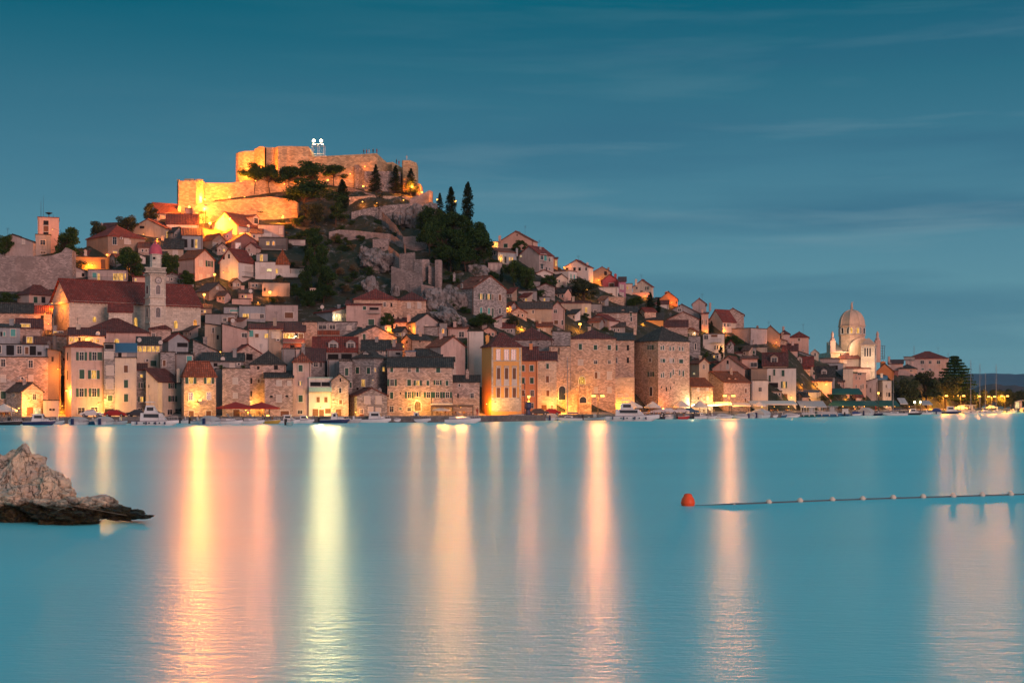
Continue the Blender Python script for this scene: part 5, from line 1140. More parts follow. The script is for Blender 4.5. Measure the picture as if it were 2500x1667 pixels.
TR('conifer', 966, 403, 474, 36, 'middle one of three ragged conifers by the lower bastion')
TR('conifer', 1003, 410, 477, 38, 'right one of three ragged conifers, before the glowing watch tower')
TR('bare', 925, 474, 532, 26, 'thin small tree with a bare stem below the three conifers', 'cyp')
TR('conifer', 1074, 470, 530, 26, 'small conifer left of the ridge lamp, lit orange')
TR('cypress', 1101, 458, 536, 34, 'blunt cypress glowing behind the star-bright ridge lamp')
TR('cypress', 1142, 447, 542, 36, 'tallest cypress right of the ridge lamp, with a frayed tip')
gr = 'dense dark grove on the slope right of the cliff'
for i, (px, yt, yb, w) in enumerate(((1045, 500, 570, 44), (1078, 505, 580, 50), (1062, 520, 600, 60), (1110, 515, 590, 56), (1140, 520, 600, 60), (1165, 530, 615, 54), (1052, 540, 640, 48), (1085, 545, 640, 70), (1120, 550, 645, 70), (1158, 555, 650, 66), (1182, 575, 655, 44), (1100, 590, 668, 60), (1140, 600, 672, 60), (1070, 600, 660, 40))):
    TR('broad' if i % 3 else 'pine', px, yt, yb, w, 'dark tree in the dense grove right of the fortress cliff', 'pine', gr)
gr = 'dark trees left of the cliff'
for i, (px, yt, yb, w) in enumerate(((768, 545, 640, 46), (782, 580, 680, 52), (760, 600, 700, 44), (800, 640, 720, 44), (745, 650, 715, 40), (725, 690, 735, 40), (790, 690, 745, 56), (755, 700, 752, 50))):
    TR('broad', px, yt, yb, w, 'dark tree in the scrub left of the bare cliff, below the big pine', 'pine', gr)
TR('broad', 162, 547, 655, 84, 'big dark round tree behind the old town wall')
TR('broad', 240, 533, 592, 40, 'olive tree lit from below on the left skyline', 'olive')
TR('broad', 307, 517, 580, 58, 'lamp-lit olive-green tree above the laundry house', 'olive')
TR('broad', 363, 492, 550, 44, 'leafy tree behind the gabled house at the crest', 'olive')
TR('broad', 320, 590, 690, 66, 'large dark tree left of the church bell tower')
TR('broad', 412, 606, 690, 50, 'dark tree right of the church bell tower')
TR('broad', 461, 657, 708, 50, 'dark bushy tree below the pink house with an orange roof')
TR('bare', 496, 515, 560, 24, 'little tree silhouetted against the brightest fortress light')
TR('bare', 626, 506, 536, 42, 'bushy little tree against the orange lower fortress wall')
TR('bush', 116, 645, 697, 42, 'dark shrub growing on the old town wall')
TR('bush', 18, 708, 742, 60, 'dark shrubs at the far left below the town wall')
TR('broad', 12, 563, 625, 40, 'dark tree at the extreme left skyline')
TR('broad', 948, 760, 806, 38, 'tree between houses, glowing orange underneath')
TR('bush', 1062, 750, 787, 44, 'dark shrub under the foot of the defence wall')
TR('bush', 1113, 766, 798, 30, 'dark shrub right of the defence wall foot')
TR('broad', 1267, 583, 622, 42, 'dark tree before the top salmon gable')
TR('broad', 1255, 625, 700, 46, 'dark tree right of the veranda house')
TR('broad', 1287, 636, 716, 48, 'tall dark tree below the house with iron balconies')
TR('broad', 1340, 668, 706, 46, 'dark shrubby tree under the white block house')
TR('broad', 1425, 672, 738, 74, 'tree glowing orange around the upper street lamp', 'olive')
TR('cypress', 1224, 653, 690, 12, 'small cypress beside the slit basement wall')
TR('broad', 1253, 768, 805, 38, 'yellow-lit tree left of the lamp-lit beige house', 'olive')
TR('broad', 1175, 765, 806, 70, 'dark wide tree below the big grey stone house')
TR('bush', 1310, 700, 722, 40, 'bush between the stone barn and the trees')
TR('bush', 1180, 755, 790, 46, 'bush left of the big grey stone house foot')
TR('broad', 1549, 720, 758, 44, 'dark tree left of the ridge conifer')
TR('conifer', 1587, 712, 768, 32, 'pointed conifer on the right ridge before the white cottage')
TR('cypress', 1608, 728, 765, 14, 'thin cypress beside the white cottage')
TR('broad', 1788, 814, 858, 46, 'blue-green tree before the big blank grey house')
TR('cypress', 1760, 845, 880, 16, 'cypress left of the blue-green tree')
TR('conifer', 1737, 782, 815, 16, 'sparse little conifer beside the slim salmon house')
TR('bush', 1725, 855, 872, 14, 'round bush in the grey terraces')
TR('broad', 2214, 910, 998, 76, 'leftmost leafy tree of the harbour park', 'olive', None, 453)
TR('broad', 2262, 900, 998, 84, 'second leafy tree of the harbour park, before the pink villa', 'olive', None, 467)
TR('broad', 2308, 906, 998, 84, 'third leafy tree of the harbour park, under the cedar', 'olive', None, 483)
TR('cedar', 2330, 869, 992, 116, 'dark layered cedar towering over the harbour park', None, None, 500)
TR('broad', 2352, 936, 1000, 64, 'low tree glowing orange behind the second double lamp', 'olive', None, 499)
gr = 'park trees behind the right hand lamps'
for px, yt, w in ((2372, 950, 44), (2390, 955, 40), (2408, 948, 44), (2432, 944, 48), (2452, 942, 44), (2470, 946, 48), (2490, 948, 44), (2508, 944, 44), (2530, 946, 50)): TR('broad', px, yt, 1000, w, 'low round tree glowing behind the harbour lamps at the right', 'olive', gr, q(px)+15)
TR('bush', 540, 888, 902, 20, 'green shrub on the flat roof edge beside the dish', None, None, q(540)+12.8)
TR('bush', 595, 888, 901, 14, 'dark shrub on the blocky stone house roof', None, None, q(595)+13)
TR('bush', 195, 628, 660, 60, 'climbing plant spread over the orange house terrace', 'olive')
TR('bush', 2010, 962, 978, 26, 'hedge left of the green awning', 'olive', None, q(2010)+12)
TR('bush', 2030, 955, 976, 20, 'tall creeper bush beside the green awning', 'broad', None, q(2030)+13)
TR('bush', 2108, 966, 978, 16, 'potted hedge right of the green awning', 'broad', None, q(2108)+10)
# ---- small houses filling the gaps of the hillside town
B0 = BVHTree.FromPolygons(BV, BF)
def isterr(px, py):
    o = Vector((0, 0, CZ)); r = B0.ray_cast(o, (wp(px, py, 100)-o).normalized()); return r[0] is not None and r[2] >= NTERR
rf = random.Random(11); cand = [(x, y) for x in range(60, 2170, 9) for y in range(560, 985, 7)]; rf.shuffle(cand); done = []
WN = {'greyplaster': 'grey', 'beige': 'beige', 'pinkplaster': 'pink', 'white': 'white', 'stonepink': 'stone', 'stonegrey': 'grey stone', 'cream': 'cream', 'greypink': 'pale grey', 'brown': 'brown', 'salmonplaster': 'salmon', 'stonewarm': 'warm stone'}
TN = {'red': 'red', 'darkred': 'maroon', 'slate': 'slate', 'rust': 'rust', 'browntile': 'brown'}
used = set(); C(0, 0, 1)
for (x, y) in cand:
    if len(done) >= 75: break
    if 640 < x < 1240 and y < 790: continue
    if y < interp(CT, x)+34: continue
    if 1230 < x < 1300 and 620 < y < 720: continue
    w = rf.uniform(24, 42)
    if not all(isterr(x+dx, y+dy) for dx, dy in ((0, 0), (0, -9), (-w*.3, -3), (w*.3, -3))): continue
    if any(abs(x-a) < 30 and abs(y-b_) < 18 for a, b_ in done): continue
    if any(abs(x-a) < 34 and -14 < y-b_ < 34 for a, b_ in ((524, 671), (545, 664), (498, 720), (659, 714), (1432, 706), (1416, 792), (1274, 797), (502, 506), (127, 740), (1570, 789), (1970, 940), (540, 545), (590, 548), (480, 540))): continue
    done.append((x, y)); wl = rf.choice(list(WN)); tl = rf.choice(list(TN)); kind = rf.choice(('gA', 'gB', 'gB', 'mA', 'f'))
    if kind == 'f': tl = 'slate'
    near = sorted(HL, key=lambda h: ((h[0]-x)/1.0)**2+((h[1]-y)*1.2)**2 if h[2] and not h[2].startswith('little') else 1e9)[:6]; lab = None
    for hx, hy, hl, hw in near:
        rel = 'right of' if x > hx+hw*.3 else ('left of' if x < hx-hw*.3 else ('above' if y < hy else 'below')); rn = 'flat-roofed' if kind == 'f' else TN[tl]+'-roofed'
        cl_ = f'little {WN[wl]} {rn} house {rel} the {hl}'
        if len(cl_.split()) <= 16 and cl_ not in used: lab = cl_; break
    if not lab: continue
    used.add(lab); e = y-rf.uniform(9, 14); ws = ''
    for i in range(rf.choice((1, 2, 2, 3))): ws += f" {rf.choice('DDSNBGDL')}{x-w/2+w*(i+1)/4+rf.uniform(-1, 1):.1f},{e+7:.1f},3.6,6"
    H(lab, (x-w/2, x+w/2) if rf.random() < .5 else (x-w/2, x+w*rf.uniform(-.2, .3), x+w/2), e, 'f' if kind == 'f' else (kind, e-rf.uniform(7, 11)), wl, tl, ws, b=y+8, dep=7)
# scrub scattered over the cliff and the gaps between houses
rs = random.Random(3); n = 0
while n < 150:
    px = rs.uniform(650, 1215); py = rs.uniform(530, 770)
    if not (py < 560+(px-640)*.0+230 and (px > 700 or py > 640)): continue
    if 905 < px < 1080 and py > 575 and rs.random() < .93: continue
    w = rs.uniform(12, 34); n += 1
    dryp = rs.random() < .3
    TR('bush', px, py-w*.6, py+w*.15, w, 'dry pale scrub bush on the hillside below the fortress' if dryp else 'dark scrub bush on the hillside below the fortress', 'dry' if dryp else ('broad' if rs.random() < .4 else 'pine'), 'dry scrub on the hillside' if dryp else 'dark scrub on the hillside')
for i in range(70):
    px = rs.uniform(120, 2150); yc = interp(CT, px); py = rs.uniform(yc+25, 930)
    if py < yc+20 or 700 < px < 1200 and py < 780: continue
    w = rs.uniform(10, 22); TR('bush', px, py-w*.7, py+w*.2, w, 'garden shrub in a gap between the houses', 'broad', 'garden shrubs between the houses')
# ================================================================== ROCK OUTCROPS
def rockmesh(seed, n=5, amp=.35, fr=1.2):
    import bmesh
    bm = bmesh.new(); bmesh.ops.create_icosphere(bm, subdivisions=n, radius=1)
    for v in bm.verts:
        p_ = v.co.copy(); q_ = p_*fr+Vector((seed, 0, 0))
        h = noise.ridged_multi_fractal(q_, .9, 2.1, 6, 1.0, 2.0)-1.2; cl_ = noise.cell_vector(p_*2.2+Vector((seed, 3, 1)))
        v.co = p_*(1+amp*h*.55+.10*(cl_.x-.5)+amp*.9*noise.noise(p_*1.3+Vector((0, seed, 0))))
    me = bpy.data.meshes.new('rock'); bm.to_mesh(me); bm.free(); return me
def m_rock():
    mt, t = newmat('limestone')
    g = t.n('ShaderNodeNewGeometry'); pos = g.outputs['Position']; sz = t.n('ShaderNodeSeparateXYZ'); t.l(pos, sz.inputs[0])
    n1 = t.noise(pos, 1.6, 6, .65); n2 = t.noise(pos, 6, 6, .7); n3 = t.noise(t.mapping(pos, scale=(1, 1, 2.5)), 3, 4, .6)
    ra = t.math('ABSOLUTE', t.math('SUBTRACT', t.noise(t.mapping(pos, scale=(1, 1, .55), rot=(0, .5, 0)), 1.5, 7, .6, .6), .5)); rb = t.math('ABSOLUTE', t.math('SUBTRACT', t.noise(pos, 4.0, 5, .6), .5))
    crk = t.math('MAXIMUM', t.ramp(ra, [(0, .8), (.006, .4), (.016, 0.0)]), t.math('MULTIPLY', t.ramp(rb, [(0, .6), (.012, 0.0)]), .4))
    col = t.mix(t.ramp(n1, [(.38, 0.0), (.62, 1.0)]), (.74, .60, .42), (.50, .43, .35))
    col = t.mix(t.ramp(n3, [(.55, 0.0), (.72, .7)]), col, (.42, .26, .12))
    col = t.mix(t.ramp(n2, [(.54, 0.0), (.75, .7)]), col, (.30, .27, .25))
    col = t.mix(crk, col, (.05, .045, .04))
    # the tide keeps the foot of the rock wet and dark with weed
    wet = t.ramp(t.math('ADD', t.math('MULTIPLY', sz.outputs[2], 1.0), t.math('MULTIPLY', n1, -.9)), [(.12, 1.0), (.40, 0.0)])
    col = t.mix(wet, col, t.mix(t.ramp(n2, [(.4, 0.0), (.6, 1.0)]), (.012, .011, .008), (.06, .05, .018)))
    p = finish(t, col, .8, t.math('ADD', n2, t.math('MULTIPLY', crk, -.8)), 1.0, bd=.10)
    t.l(t.ramp(wet, [(0, .9), (1, .35)]), p.inputs['Roughness']); return mt
_M['limestone'] = m_rock()
def m_crag():
    mt, t = newmat('crag')
    g = t.n('ShaderNodeNewGeometry'); pos = g.outputs['Position']
    n1 = t.noise(pos, .5, 6, .65); n2 = t.noise(t.mapping(pos, scale=(1, 1, .35)), 1.4, 5, .7)
    col = t.mix(t.ramp(n1, [(.35, 0.0), (.65, 1.0)]), (.14, .135, .135), (.30, .285, .28)); col = t.mix(t.ramp(n2, [(.50, 0.0), (.62, .95)]), col, (.05, .048, .042))
    n3 = t.noise(pos, .25, 3, .6); col = t.mix(t.ramp(n3, [(.56, 0.0), (.64, .8)]), col, (.03, .04, .018))
    finish(t, col, .95, n2, 1.0, bd=.4); return mt
_M['crag'] = m_crag()
def rock(px, py, w, h, label, seed, mat='crag', d=None, dep=None, group=None, rot=0, n=5, amp=.4, nm='rock_outcrop', cat='rock', fr=1.2):
    d = d or hd(px, py+h*.3); me = rockmesh(seed, n, amp, fr); me.materials.append(MAT(mat)); me.polygons.foreach_set('use_smooth', [n > 5]*len(me.polygons))
    o = bpy.data.objects.new(nm, me); COL.objects.link(o); o.location = wp(px, py, d); W_ = w/F*d/2; o.scale = (W_, dep or W_*.6, h/F*d/2); o.rotation_euler = (0, rot, 0); tag(o, label, cat, group); return o
rock(1022, 532, 60, 66, 'sheer grey cliff face under the fortress terrace wall', 1, amp=.5)
rock(1050, 520, 40, 50, 'grey rock shoulder under the terrace wall corner', 2, amp=.5)
rock(985, 532, 44, 44, 'broken grey cliff left of the sheer face', 3, amp=.5)
rock(925, 640, 80, 52, 'pale overhanging crag below the four-hole bastion', 4, amp=.6)
rock(895, 625, 40, 44, 'pale rock nose left of the overhanging crag', 5, amp=.6)
rock(905, 700, 36, 44, 'small pale rock spur in the scrub above the maroon roof', 6, amp=.6)
rock(1065, 745, 90, 70, 'furrowed grey rock mass at the foot of the ruined wall', 7, amp=.4, rot=.5)
rock(1105, 735, 80, 70, 'smooth sloping rock slab beside the grey stone house', 8, amp=.35, rot=.6)
rock(1100, 780, 90, 46, 'lowest rock ridge above the long pink house', 9, amp=.4, rot=.4)
rock(1165, 665, 60, 34, 'rocks below the dark grove', 10, amp=.5)
rock(965, 712, 20, 34, 'thin rock needle above the maroon roof', 11, amp=.5)
rock(1185, 745, 50, 40, 'rock by the corner of the grey stone house', 12, amp=.5)
# foreground rock: a pale limestone crag with a dark wet apron
RD = 50.5
fr = [ (34, 1186, 140, 182, 21, .2, .42), (100, 1200, 116, 104, 22, .35, .45), (-34, 1200, 150, 160, 23, 0, .45), (130, 1215, 90, 90, 24, .3, .5), (60, 1235, 170, 90, 25, .1, .45),
       (150, 1243, 160, 50, 26, .15, .5), (215, 1240, 130, 52, 27, .12, .5), (275, 1250, 100, 34, 28, .15, .5), (320, 1256, 70, 20, 29, .1, .5), (120, 1262, 60, 34, 30, 0, .5), (185, 1264, 90, 32, 31, 0, .5), (352, 1260, 34, 9, 33, 0, .5)]
parts = []
RR = T('shore_rock', 'pale limestone crag with a dark wet apron in the left foreground', 'rock', wp(100, 1265, RD))
for i, (px, py, w, h, sd, rt, am) in enumerate(fr):
    me = rockmesh(sd, 6, am, 1.25); me.materials.append(MAT('limestone'))
    o = bpy.data.objects.new('boulder' if i < 5 else 'wet_ledge', me); COL.objects.link(o); dd = RD+(1.6 if i < 3 else (.4 if i < 5 else -.2-(i > 8)*.9)); W_ = w/F*dd/2
    o.location = wp(px, py, dd)-RR.location; o.scale = (W_*1.1, W_*.9, h/F*dd/2*1.1); o.rotation_euler = (0, rt, 0); o.parent = RR
# rope lying over the ledges
m = M(); pts = [(140, 1246), (155, 1240), (170, 1233.5), (195, 1236), (225, 1242), (255, 1248), (285, 1253.5), (310, 1257)]
for a, b in zip(pts, pts[1:]): m.tube(wp(*a, RD-2.0), wp(*b, RD-2.0), .007, n=5)
o = m.build('mooring_rope', 'ropelight'); tag(o, 'thin pale rope lying over the dark wet ledges', 'rope')
# ================================================================== FLOATS
def dw(py): return CZ*F/(py-HY)
B_ = wp(1679.5, 1234, dw(1234)); d = dw(1234); u = d/F
o = T('buoy', 'orange dome-shaped buoy floating in front of the float line', 'buoy', B_)
m = M(); m.lathe([(12*u, -5*u), (15.5*u, -1*u), (16.5*u, 5*u), (16.5*u, 11*u), (15.6*u, 15.5*u), (13.8*u, 19*u), (11.5*u, 22*u), (10.4*u, 24.5*u), (10*u, 26.5*u), (8*u, 28.8*u), (4.5*u, 30*u), (.5*u, 30.4*u)], 20, (0, 0, 0)); m.build('float_body', 'orangebuoy', o, smooth=True)
m = M(); m.lathe([(17.2*u, 5*u), (17.6*u, 7*u), (17.2*u, 9*u)], 20, (0, 0, 0)); m.build('band', 'orangebuoy', o)
fl = [(1792, 1226.5, 6), (1877, 1223, 14), (1953, 1220, 15), (2032, 1217, 14), (2106, 1214.5, 14), (2180.5, 1212, 14.5), (2253.5, 1210, 14.5), (2327, 1208, 14.5), (2398, 1205.5, 14), (2467.5, 1203.5, 14.5), (2540, 1201, 14)]
prev = None; names = ['half sunken', 'second', 'third', 'fourth', 'fifth', 'sixth', 'seventh', 'eighth', 'ninth', 'tenth', 'eleventh']
mr = M(); pl = Vector((B_.x, B_.y, -.02))
for (px, py, sz_), nmx in zip(fl, names):
    d = dw(py+5); r = sz_/F*d/2; c = wp(px, py+5, d); cc = Vector((c.x, c.y, r*.45 if nmx != 'half sunken' else -r*.5))
    if nmx == 'half sunken': r *= 1.5
    m = M(); pf = [(r*math.sin(PI*i/10), -r*math.cos(PI*i/10)) for i in range(11)]; pf[0] = (.001, -r); m.lathe(pf, 16, (0, 0, 0)); m.tube((-r*1.15, 0, 0), (r*1.15, 0, 0), r*.16, n=8)
    o = m.build('float', 'float', smooth=True); o.location = cc; o.rotation_euler = (0, 0, random.uniform(-.3, .3))
    tag(o, ('half sunken pale float nearest the orange buoy' if nmx == 'half sunken' else f'{nmx} pale round float along the rope, counted from the orange buoy'), 'float', 'pale floats on the rope')
    tgt = Vector((cc.x, cc.y, .03))
    for i in range(6):
        a = pl.lerp(tgt, i/6); b = pl.lerp(tgt, (i+1)/6); sg = lambda f: -.01*math.sin(f*PI); a = a+Vector((0, 0, sg(i/6))); b = b+Vector((0, 0, sg((i+1)/6))); mr.tube(a, b, .038, n=6)
    pl = tgt
o = mr.build('float_rope', 'rope'); tag(o, 'dark rope stringing the pale floats together on the water', 'rope')
# ================================================================== BOATS
def hull(L, Bm, Hh, n=14, flare=1.0, stern=.85):
    m = M(); sec = []
    for i in range(n+1):
        t_ = i/n; w_ = Bm/2*(stern+(1-stern)*min(1, t_*3))*(1-max(0, (t_-.5)/.5)**2.4); w_ = max(w_, .02); dk = Hh*(1+.35*t_*t_); x = -L/2+L*t_
        kz = -.35+(.35+dk*.5)*max(0, (t_-.78)/.22)**1.6; xr = x+dk*.35*max(0, t_-.6)*1.2
        sec.append([(x, 0, kz), (x, -w_*.72, kz+.18), (xr, -w_*.93, dk*.45), (xr, -w_, dk)])
    k = 4; vs = []
    for s_ in sec: vs += s_+[(a, -b, c) for a, b, c in reversed(s_[1:])]
    K = 7; fs = []
    for i in range(n):
        for j in range(K): 
            if j == 3: continue
            fs.append([i*K+j, (i+1)*K+j, (i+1)*K+(j+1) % K, i*K+(j+1) % K])
    fs.append([0, 1, 2, 3, 4, 5, 6]); m.add(vs, [list(reversed(f)) for f in fs])
    dk = M(); ds = []
    for s_ in sec: ds += [(s_[3][0], s_[3][1]*.93, s_[3][2]-.06), (s_[3][0], -s_[3][1]*.93, s_[3][2]-.06)]
    dk.add(ds, [[2*i, 2*i+2, 2*i+3, 2*i+1] for i in range(n)])
    # rubbing strake
    st = M()
    for i in range(n):
        for sg in (-1, 1): a, b = sec[i][3], sec[i+1][3]; st.tube((a[0], a[1]*sg, a[2]), (b[0], b[1]*sg, b[2]), .05, n=4, cap=False)
    return m, dk, st, sec
def boxy(m, x0, x1, w0, w1, z0, z1, rx0=0, rx1=0, tw=.85):
    vs = [(x0, -w0, z0), (x1, -w1, z0), (x1, w1, z0), (x0, w0, z0), (x0+rx0, -w0*tw, z1), (x1-rx1, -w1*tw, z1), (x1-rx1, w1*tw, z1), (x0+rx0, w0*tw, z1)]
    m.add(vs, [[3, 2, 1, 0], [4, 5, 6, 7], [0, 1, 5, 4], [1, 2, 6, 5], [2, 3, 7, 6], [3, 0, 4, 7]])
def boat(kind, x0, x1, yw, label, hc='gelcoat', cc='gelcoat', cv='canvas', flip=False, rot=None, mast=None, group=None, dback=0):
    x0, x1, yw = X(x0), X(x1), Y(yw); d = dw(yw)+dback; pxc = (x0+x1)/2; Lp = (x1-x0)/F*d
    ang = 0 if not flip else PI
    L = Lp; Bm = max(1.6, L*.34)
    if rot is not None: L = max(5.2, Lp*2.2); Bm = Lp; ang = math.radians(rot)
    yo = (Bm/2 if rot is None else L/2)
    r = T({'sail': 'sailing_boat', 'yacht': 'motor_yacht', 'trawler': 'motor_yacht', 'cover': 'covered_boat', 'open': 'open_boat', 'cruiser': 'cabin_boat', 'pilot': 'cabin_boat', 'speed': 'speedboat', 'ferry': 'tour_boat'}[kind], label, 'sailing boat' if kind == 'sail' else ('yacht' if kind in ('yacht', 'trawler') else 'boat'),
          ((pxc-1250)/F*(d+yo), d+yo, 0), group, rz=ang+random.uniform(-.05, .05))
    Hh = {'yacht': .09*L, 'trawler': .11*L, 'sail': .1*L}.get(kind, max(.6, .11*L)); Hh = min(Hh, 1.6)
    m, dk, st, sec = hull(L*.96, Bm, Hh)
    h_ = m.build('hull', hc, r, smooth=False); dk.build('deck', 'gelcoat', r, uv=False); st.build('rubbing_strake', 'navy' if hc == 'gelcoat' else 'gelcoat', h_, uv=False)
    dz = Hh-.08; b2 = Bm/2*.8
    def win(z0, z1, xa, xb, w, par, nm='side_window'):
        for sg in (-1, 1): g = M(); g.box(xa, xb, sg*w-.03, sg*w+.03, z0, z1); g.build(nm, 'glass', par)
    def rail(xa, xb, h, w=b2):
        g = M()
        xs_ = np.linspace(xa, xb, 6)
        for sg in (-1, 1):
            pr = None
            for x in xs_:
                t_ = (x+L/2)/L; ww = w*(1-max(0, (t_-.5)/.5)**2.4)+.02; p_ = (x, sg*ww, Hh*(1+.35*t_*t_)); q2 = (x, sg*ww, p_[2]+h); g.tube(p_, q2, .025, n=4)
                if pr: g.tube(pr, q2, .025, n=4)
                pr = q2
        for x in (xs_[0], xs_[-1]): t_ = (x+L/2)/L; ww = w*(1-max(0, (t_-.5)/.5)**2.4)+.02; zq = Hh*(1+.35*t_*t_)+h; g.tube((x, -ww, zq), (x, ww, zq), .025, n=4)
        g.build('rail', 'metal', r)
    if kind in ('cruiser', 'pilot'):
        c = M(); f0, f1 = (-.22, .22) if kind == 'cruiser' else (-.12, .16); ch = min(1.9, L*.24)
        boxy(c, L*f0, L*f1, b2*.85, b2*.75, dz, dz+ch, .05*L, .10*L); boxy(c, L*(f1-.1), L*.36, b2*.75, b2*.3, dz, dz+ch*.42, 0, .08*L); cb = c.build('cabin', cc, r)
        g = M(); xa, xb = L*f1-.10*L*.30, L*f1-.10*L*.85; g.add([(xa+.04, -b2*.6, dz+ch*.45), (xa+.04, b2*.6, dz+ch*.45), (xb+.04, b2*.55, dz+ch*.88), (xb+.04, -b2*.55, dz+ch*.88)], [[0, 1, 2, 3]]); g.build('windscreen', 'glass', cb)
        win(dz+ch*.5, dz+ch*.86, L*f0+.09*L, L*f1-.11*L, b2*.755, cb); rail(L*.12, L*.46, .45)
        g = M(); boxy(g, L*f0-.02*L, L*f1-.06*L, b2*.8, b2*.75, dz+ch, dz+ch+.08, 0, 0, 1); g.build('cabin_roof', cc, cb)
        e = M(); boxy(e, -L*.5-.35, -L*.5+.1, .22, .22, .15, Hh+.5, 0, 0, .8); e.build('outboard_motor', 'black', r)
    elif kind == 'cover':
        c = M(); N = 8; hh = min(1.5, Bm*.42); 
        xs_ = np.linspace(-L*.44, L*.38, 9); vs = []
        for i, x in enumerate(xs_):
            t_ = (x+L/2)/L; ww = Bm/2*(1-max(0, (t_-.5)/.5)**2.4)*1.02; pk = hh*(1-.75*max(0, (t_-.45)/.55)) * (1 if i else .85); base_ = Hh*(1+.35*t_*t_)
            for j in range(N+1): an = PI*j/N; vs.append((x, -ww*math.cos(an), base_-.1+pk*math.sin(an)**.8+.03*math.sin(i*2.1+j)))
        c.add(vs, [[i*(N+1)+j, (i+1)*(N+1)+j, (i+1)*(N+1)+j+1, i*(N+1)+j+1] for i in range(8) for j in range(N)]+[list(range(N, -1, -1))]); c.build('boat_cover', cv, r, smooth=False)
        e = M(); boxy(e, -L*.5-.4, -L*.5+.05, .22, .2, .1, Hh+.55, 0, 0, .8); e.build('outboard_motor', 'navy', r)
    elif kind == 'open':
        c = M(); boxy(c, -L*.05, L*.12, b2*.35, b2*.35, dz, dz+.8, 0, .2, .9); c.box(-L*.3, -L*.2, -b2*.8, b2*.8, dz+.05, dz+.3); c.build('console', cc, r)
        g = M(); g.add([(L*.10, -b2*.4, dz+.75), (L*.10, b2*.4, dz+.75), (L*.05, b2*.38, dz+1.15), (L*.05, -b2*.38, dz+1.15)], [[0, 1, 2, 3]]); g.build('windscreen', 'glass', r)
        e = M(); boxy(e, -L*.5-.4, -L*.5+.05, .24, .2, .1, Hh+.6, 0, 0, .8); e.build('outboard_motor', 'black', r); rail(L*.1, L*.46, .35)
    elif kind == 'speed':
        c = M(); boxy(c, -L*.15, L*.36, b2*.85, b2*.25, dz, dz+.5, 0, L*.2, .8); cb = c.build('foredeck', cc, r)
        g = M(); g.add([(L*.06, -b2*.8, dz+.42), (L*.06, b2*.8, dz+.42), (-L*.10, b2*.65, dz+1.15), (-L*.10, -b2*.65, dz+1.15)], [[0, 1, 2, 3]]); g.build('windscreen', 'glass', cb)
        g = M(); g.box(-L*.36, -L*.16, -b2*.7, b2*.7, dz, dz+.55); g.build('seat_bench', 'canvas', r)
        g = M()
        for sg in (-1, 1): g.tube((L*.08, sg*b2*.75, dz+.4), (-L*.16, sg*b2*.62, dz+1.35), .05, n=5)
        g.tube((-L*.16, -b2*.62, dz+1.35), (-L*.16, b2*.62, dz+1.35), .05, n=5); g.build('arch', 'metal', r); rail(L*.15, L*.46, .4)
    elif kind in ('yacht', 'trawler'):
        c = M()
        if kind == 'yacht':
            boxy(c, -L*.30, L*.26, b2, b2*.7, dz, dz+1.5, .1, L*.14, .85); boxy(c, -L*.22, L*.04, b2*.8, b2*.7, dz+1.5, dz+2.8, .3, L*.08, .8); boxy(c, -L*.2, -L*.02, b2*.7, b2*.6, dz+3.3, dz+3.45, 0, .2, 1)
        else:
            boxy(c, -L*.26, L*.08, b2*.95, b2*.9, dz, dz+2.0, .1, L*.05, .92); boxy(c, L*.0, L*.30, b2*.9, b2*.5, dz, dz+.8, 0, L*.1, .85); boxy(c, -L*.30, L*.04, b2, b2*.9, dz+2.0, dz+2.12, 0, 0, 1); boxy(c, -L*.2, L*.02, b2*.6, b2*.55, dz+2.12, dz+2.7, 0, .3, .9)
        cb = c.build('superstructure', cc, r); win(dz+.75, dz+1.35, -L*.22, L*.10, b2*.92, cb); 
        if kind == 'yacht': win(dz+1.9, dz+2.5, -L*.16, -L*.02, b2*.72, cb)
        g = M()
        for i in range(5):
            for sg in (-1, 1): x = -L*.2+i*.11*L; g.tube((x, sg*(Bm*.5-.02), Hh*.62), (x, sg*(Bm*.5+.06), Hh*.62), .14, n=8)
        g.build('porthole', 'glass', h_); rail(L*.1, L*.47, .6); 
        g = M()
        for i in range(4): x = -L*.35+i*.2*L; g.tube((x, -Bm*.5-.1, Hh*.9), (x, -Bm*.5-.1, Hh*.3), .13, n=8)
        g.build('fender', 'navy' if kind == 'yacht' else 'white', r); g = M(); g.tube((-L*.1, 0, dz+2.4), (-L*.13, 0, dz+4.6), .04, n=4); g.build('aerial', 'metal', r)
    elif kind == 'ferry':
        c = M(); 
        for x in np.linspace(-L*.4, L*.3, 6):
            for sg in (-1, 1): c.tube((x, sg*b2*.95, dz), (x, sg*b2*.95, dz+2.0), .05, n=5)
        boxy(c, -L*.44, L*.36, b2*1.05, b2*.9, dz+2.0, dz+2.14, 0, 0, 1); cb = c.build('canopy', cc, r)
        g = M(); g.box(-L*.42, L*.3, -b2, -b2+.05, dz, dz+.7); g.box(-L*.42, L*.3, b2-.05, b2, dz, dz+.7); g.box(L*.05, L*.22, -b2*.6, b2*.6, dz, dz+1.9); g.build('side_screen', 'canvas', r)
        g = M()
        for x in np.linspace(-L*.3, L*.3, 3): g.tube((x, -Bm*.5-.12, Hh*.95), (x, -Bm*.5-.12, Hh*.35), .15, n=8)
        g.build('fender', 'white', r)
    elif kind == 'sail':
        c = M(); boxy(c, -L*.12, L*.24, b2*.6, b2*.35, dz, dz+.5, 0, L*.08, .8); cb = c.build('coachroof', cc, r); win(dz+.18, dz+.36, -L*.05, L*.14, b2*.52, cb)
        mh = zat(Y(mast) if mast else yw-100, d+yo) if mast else L*1.2
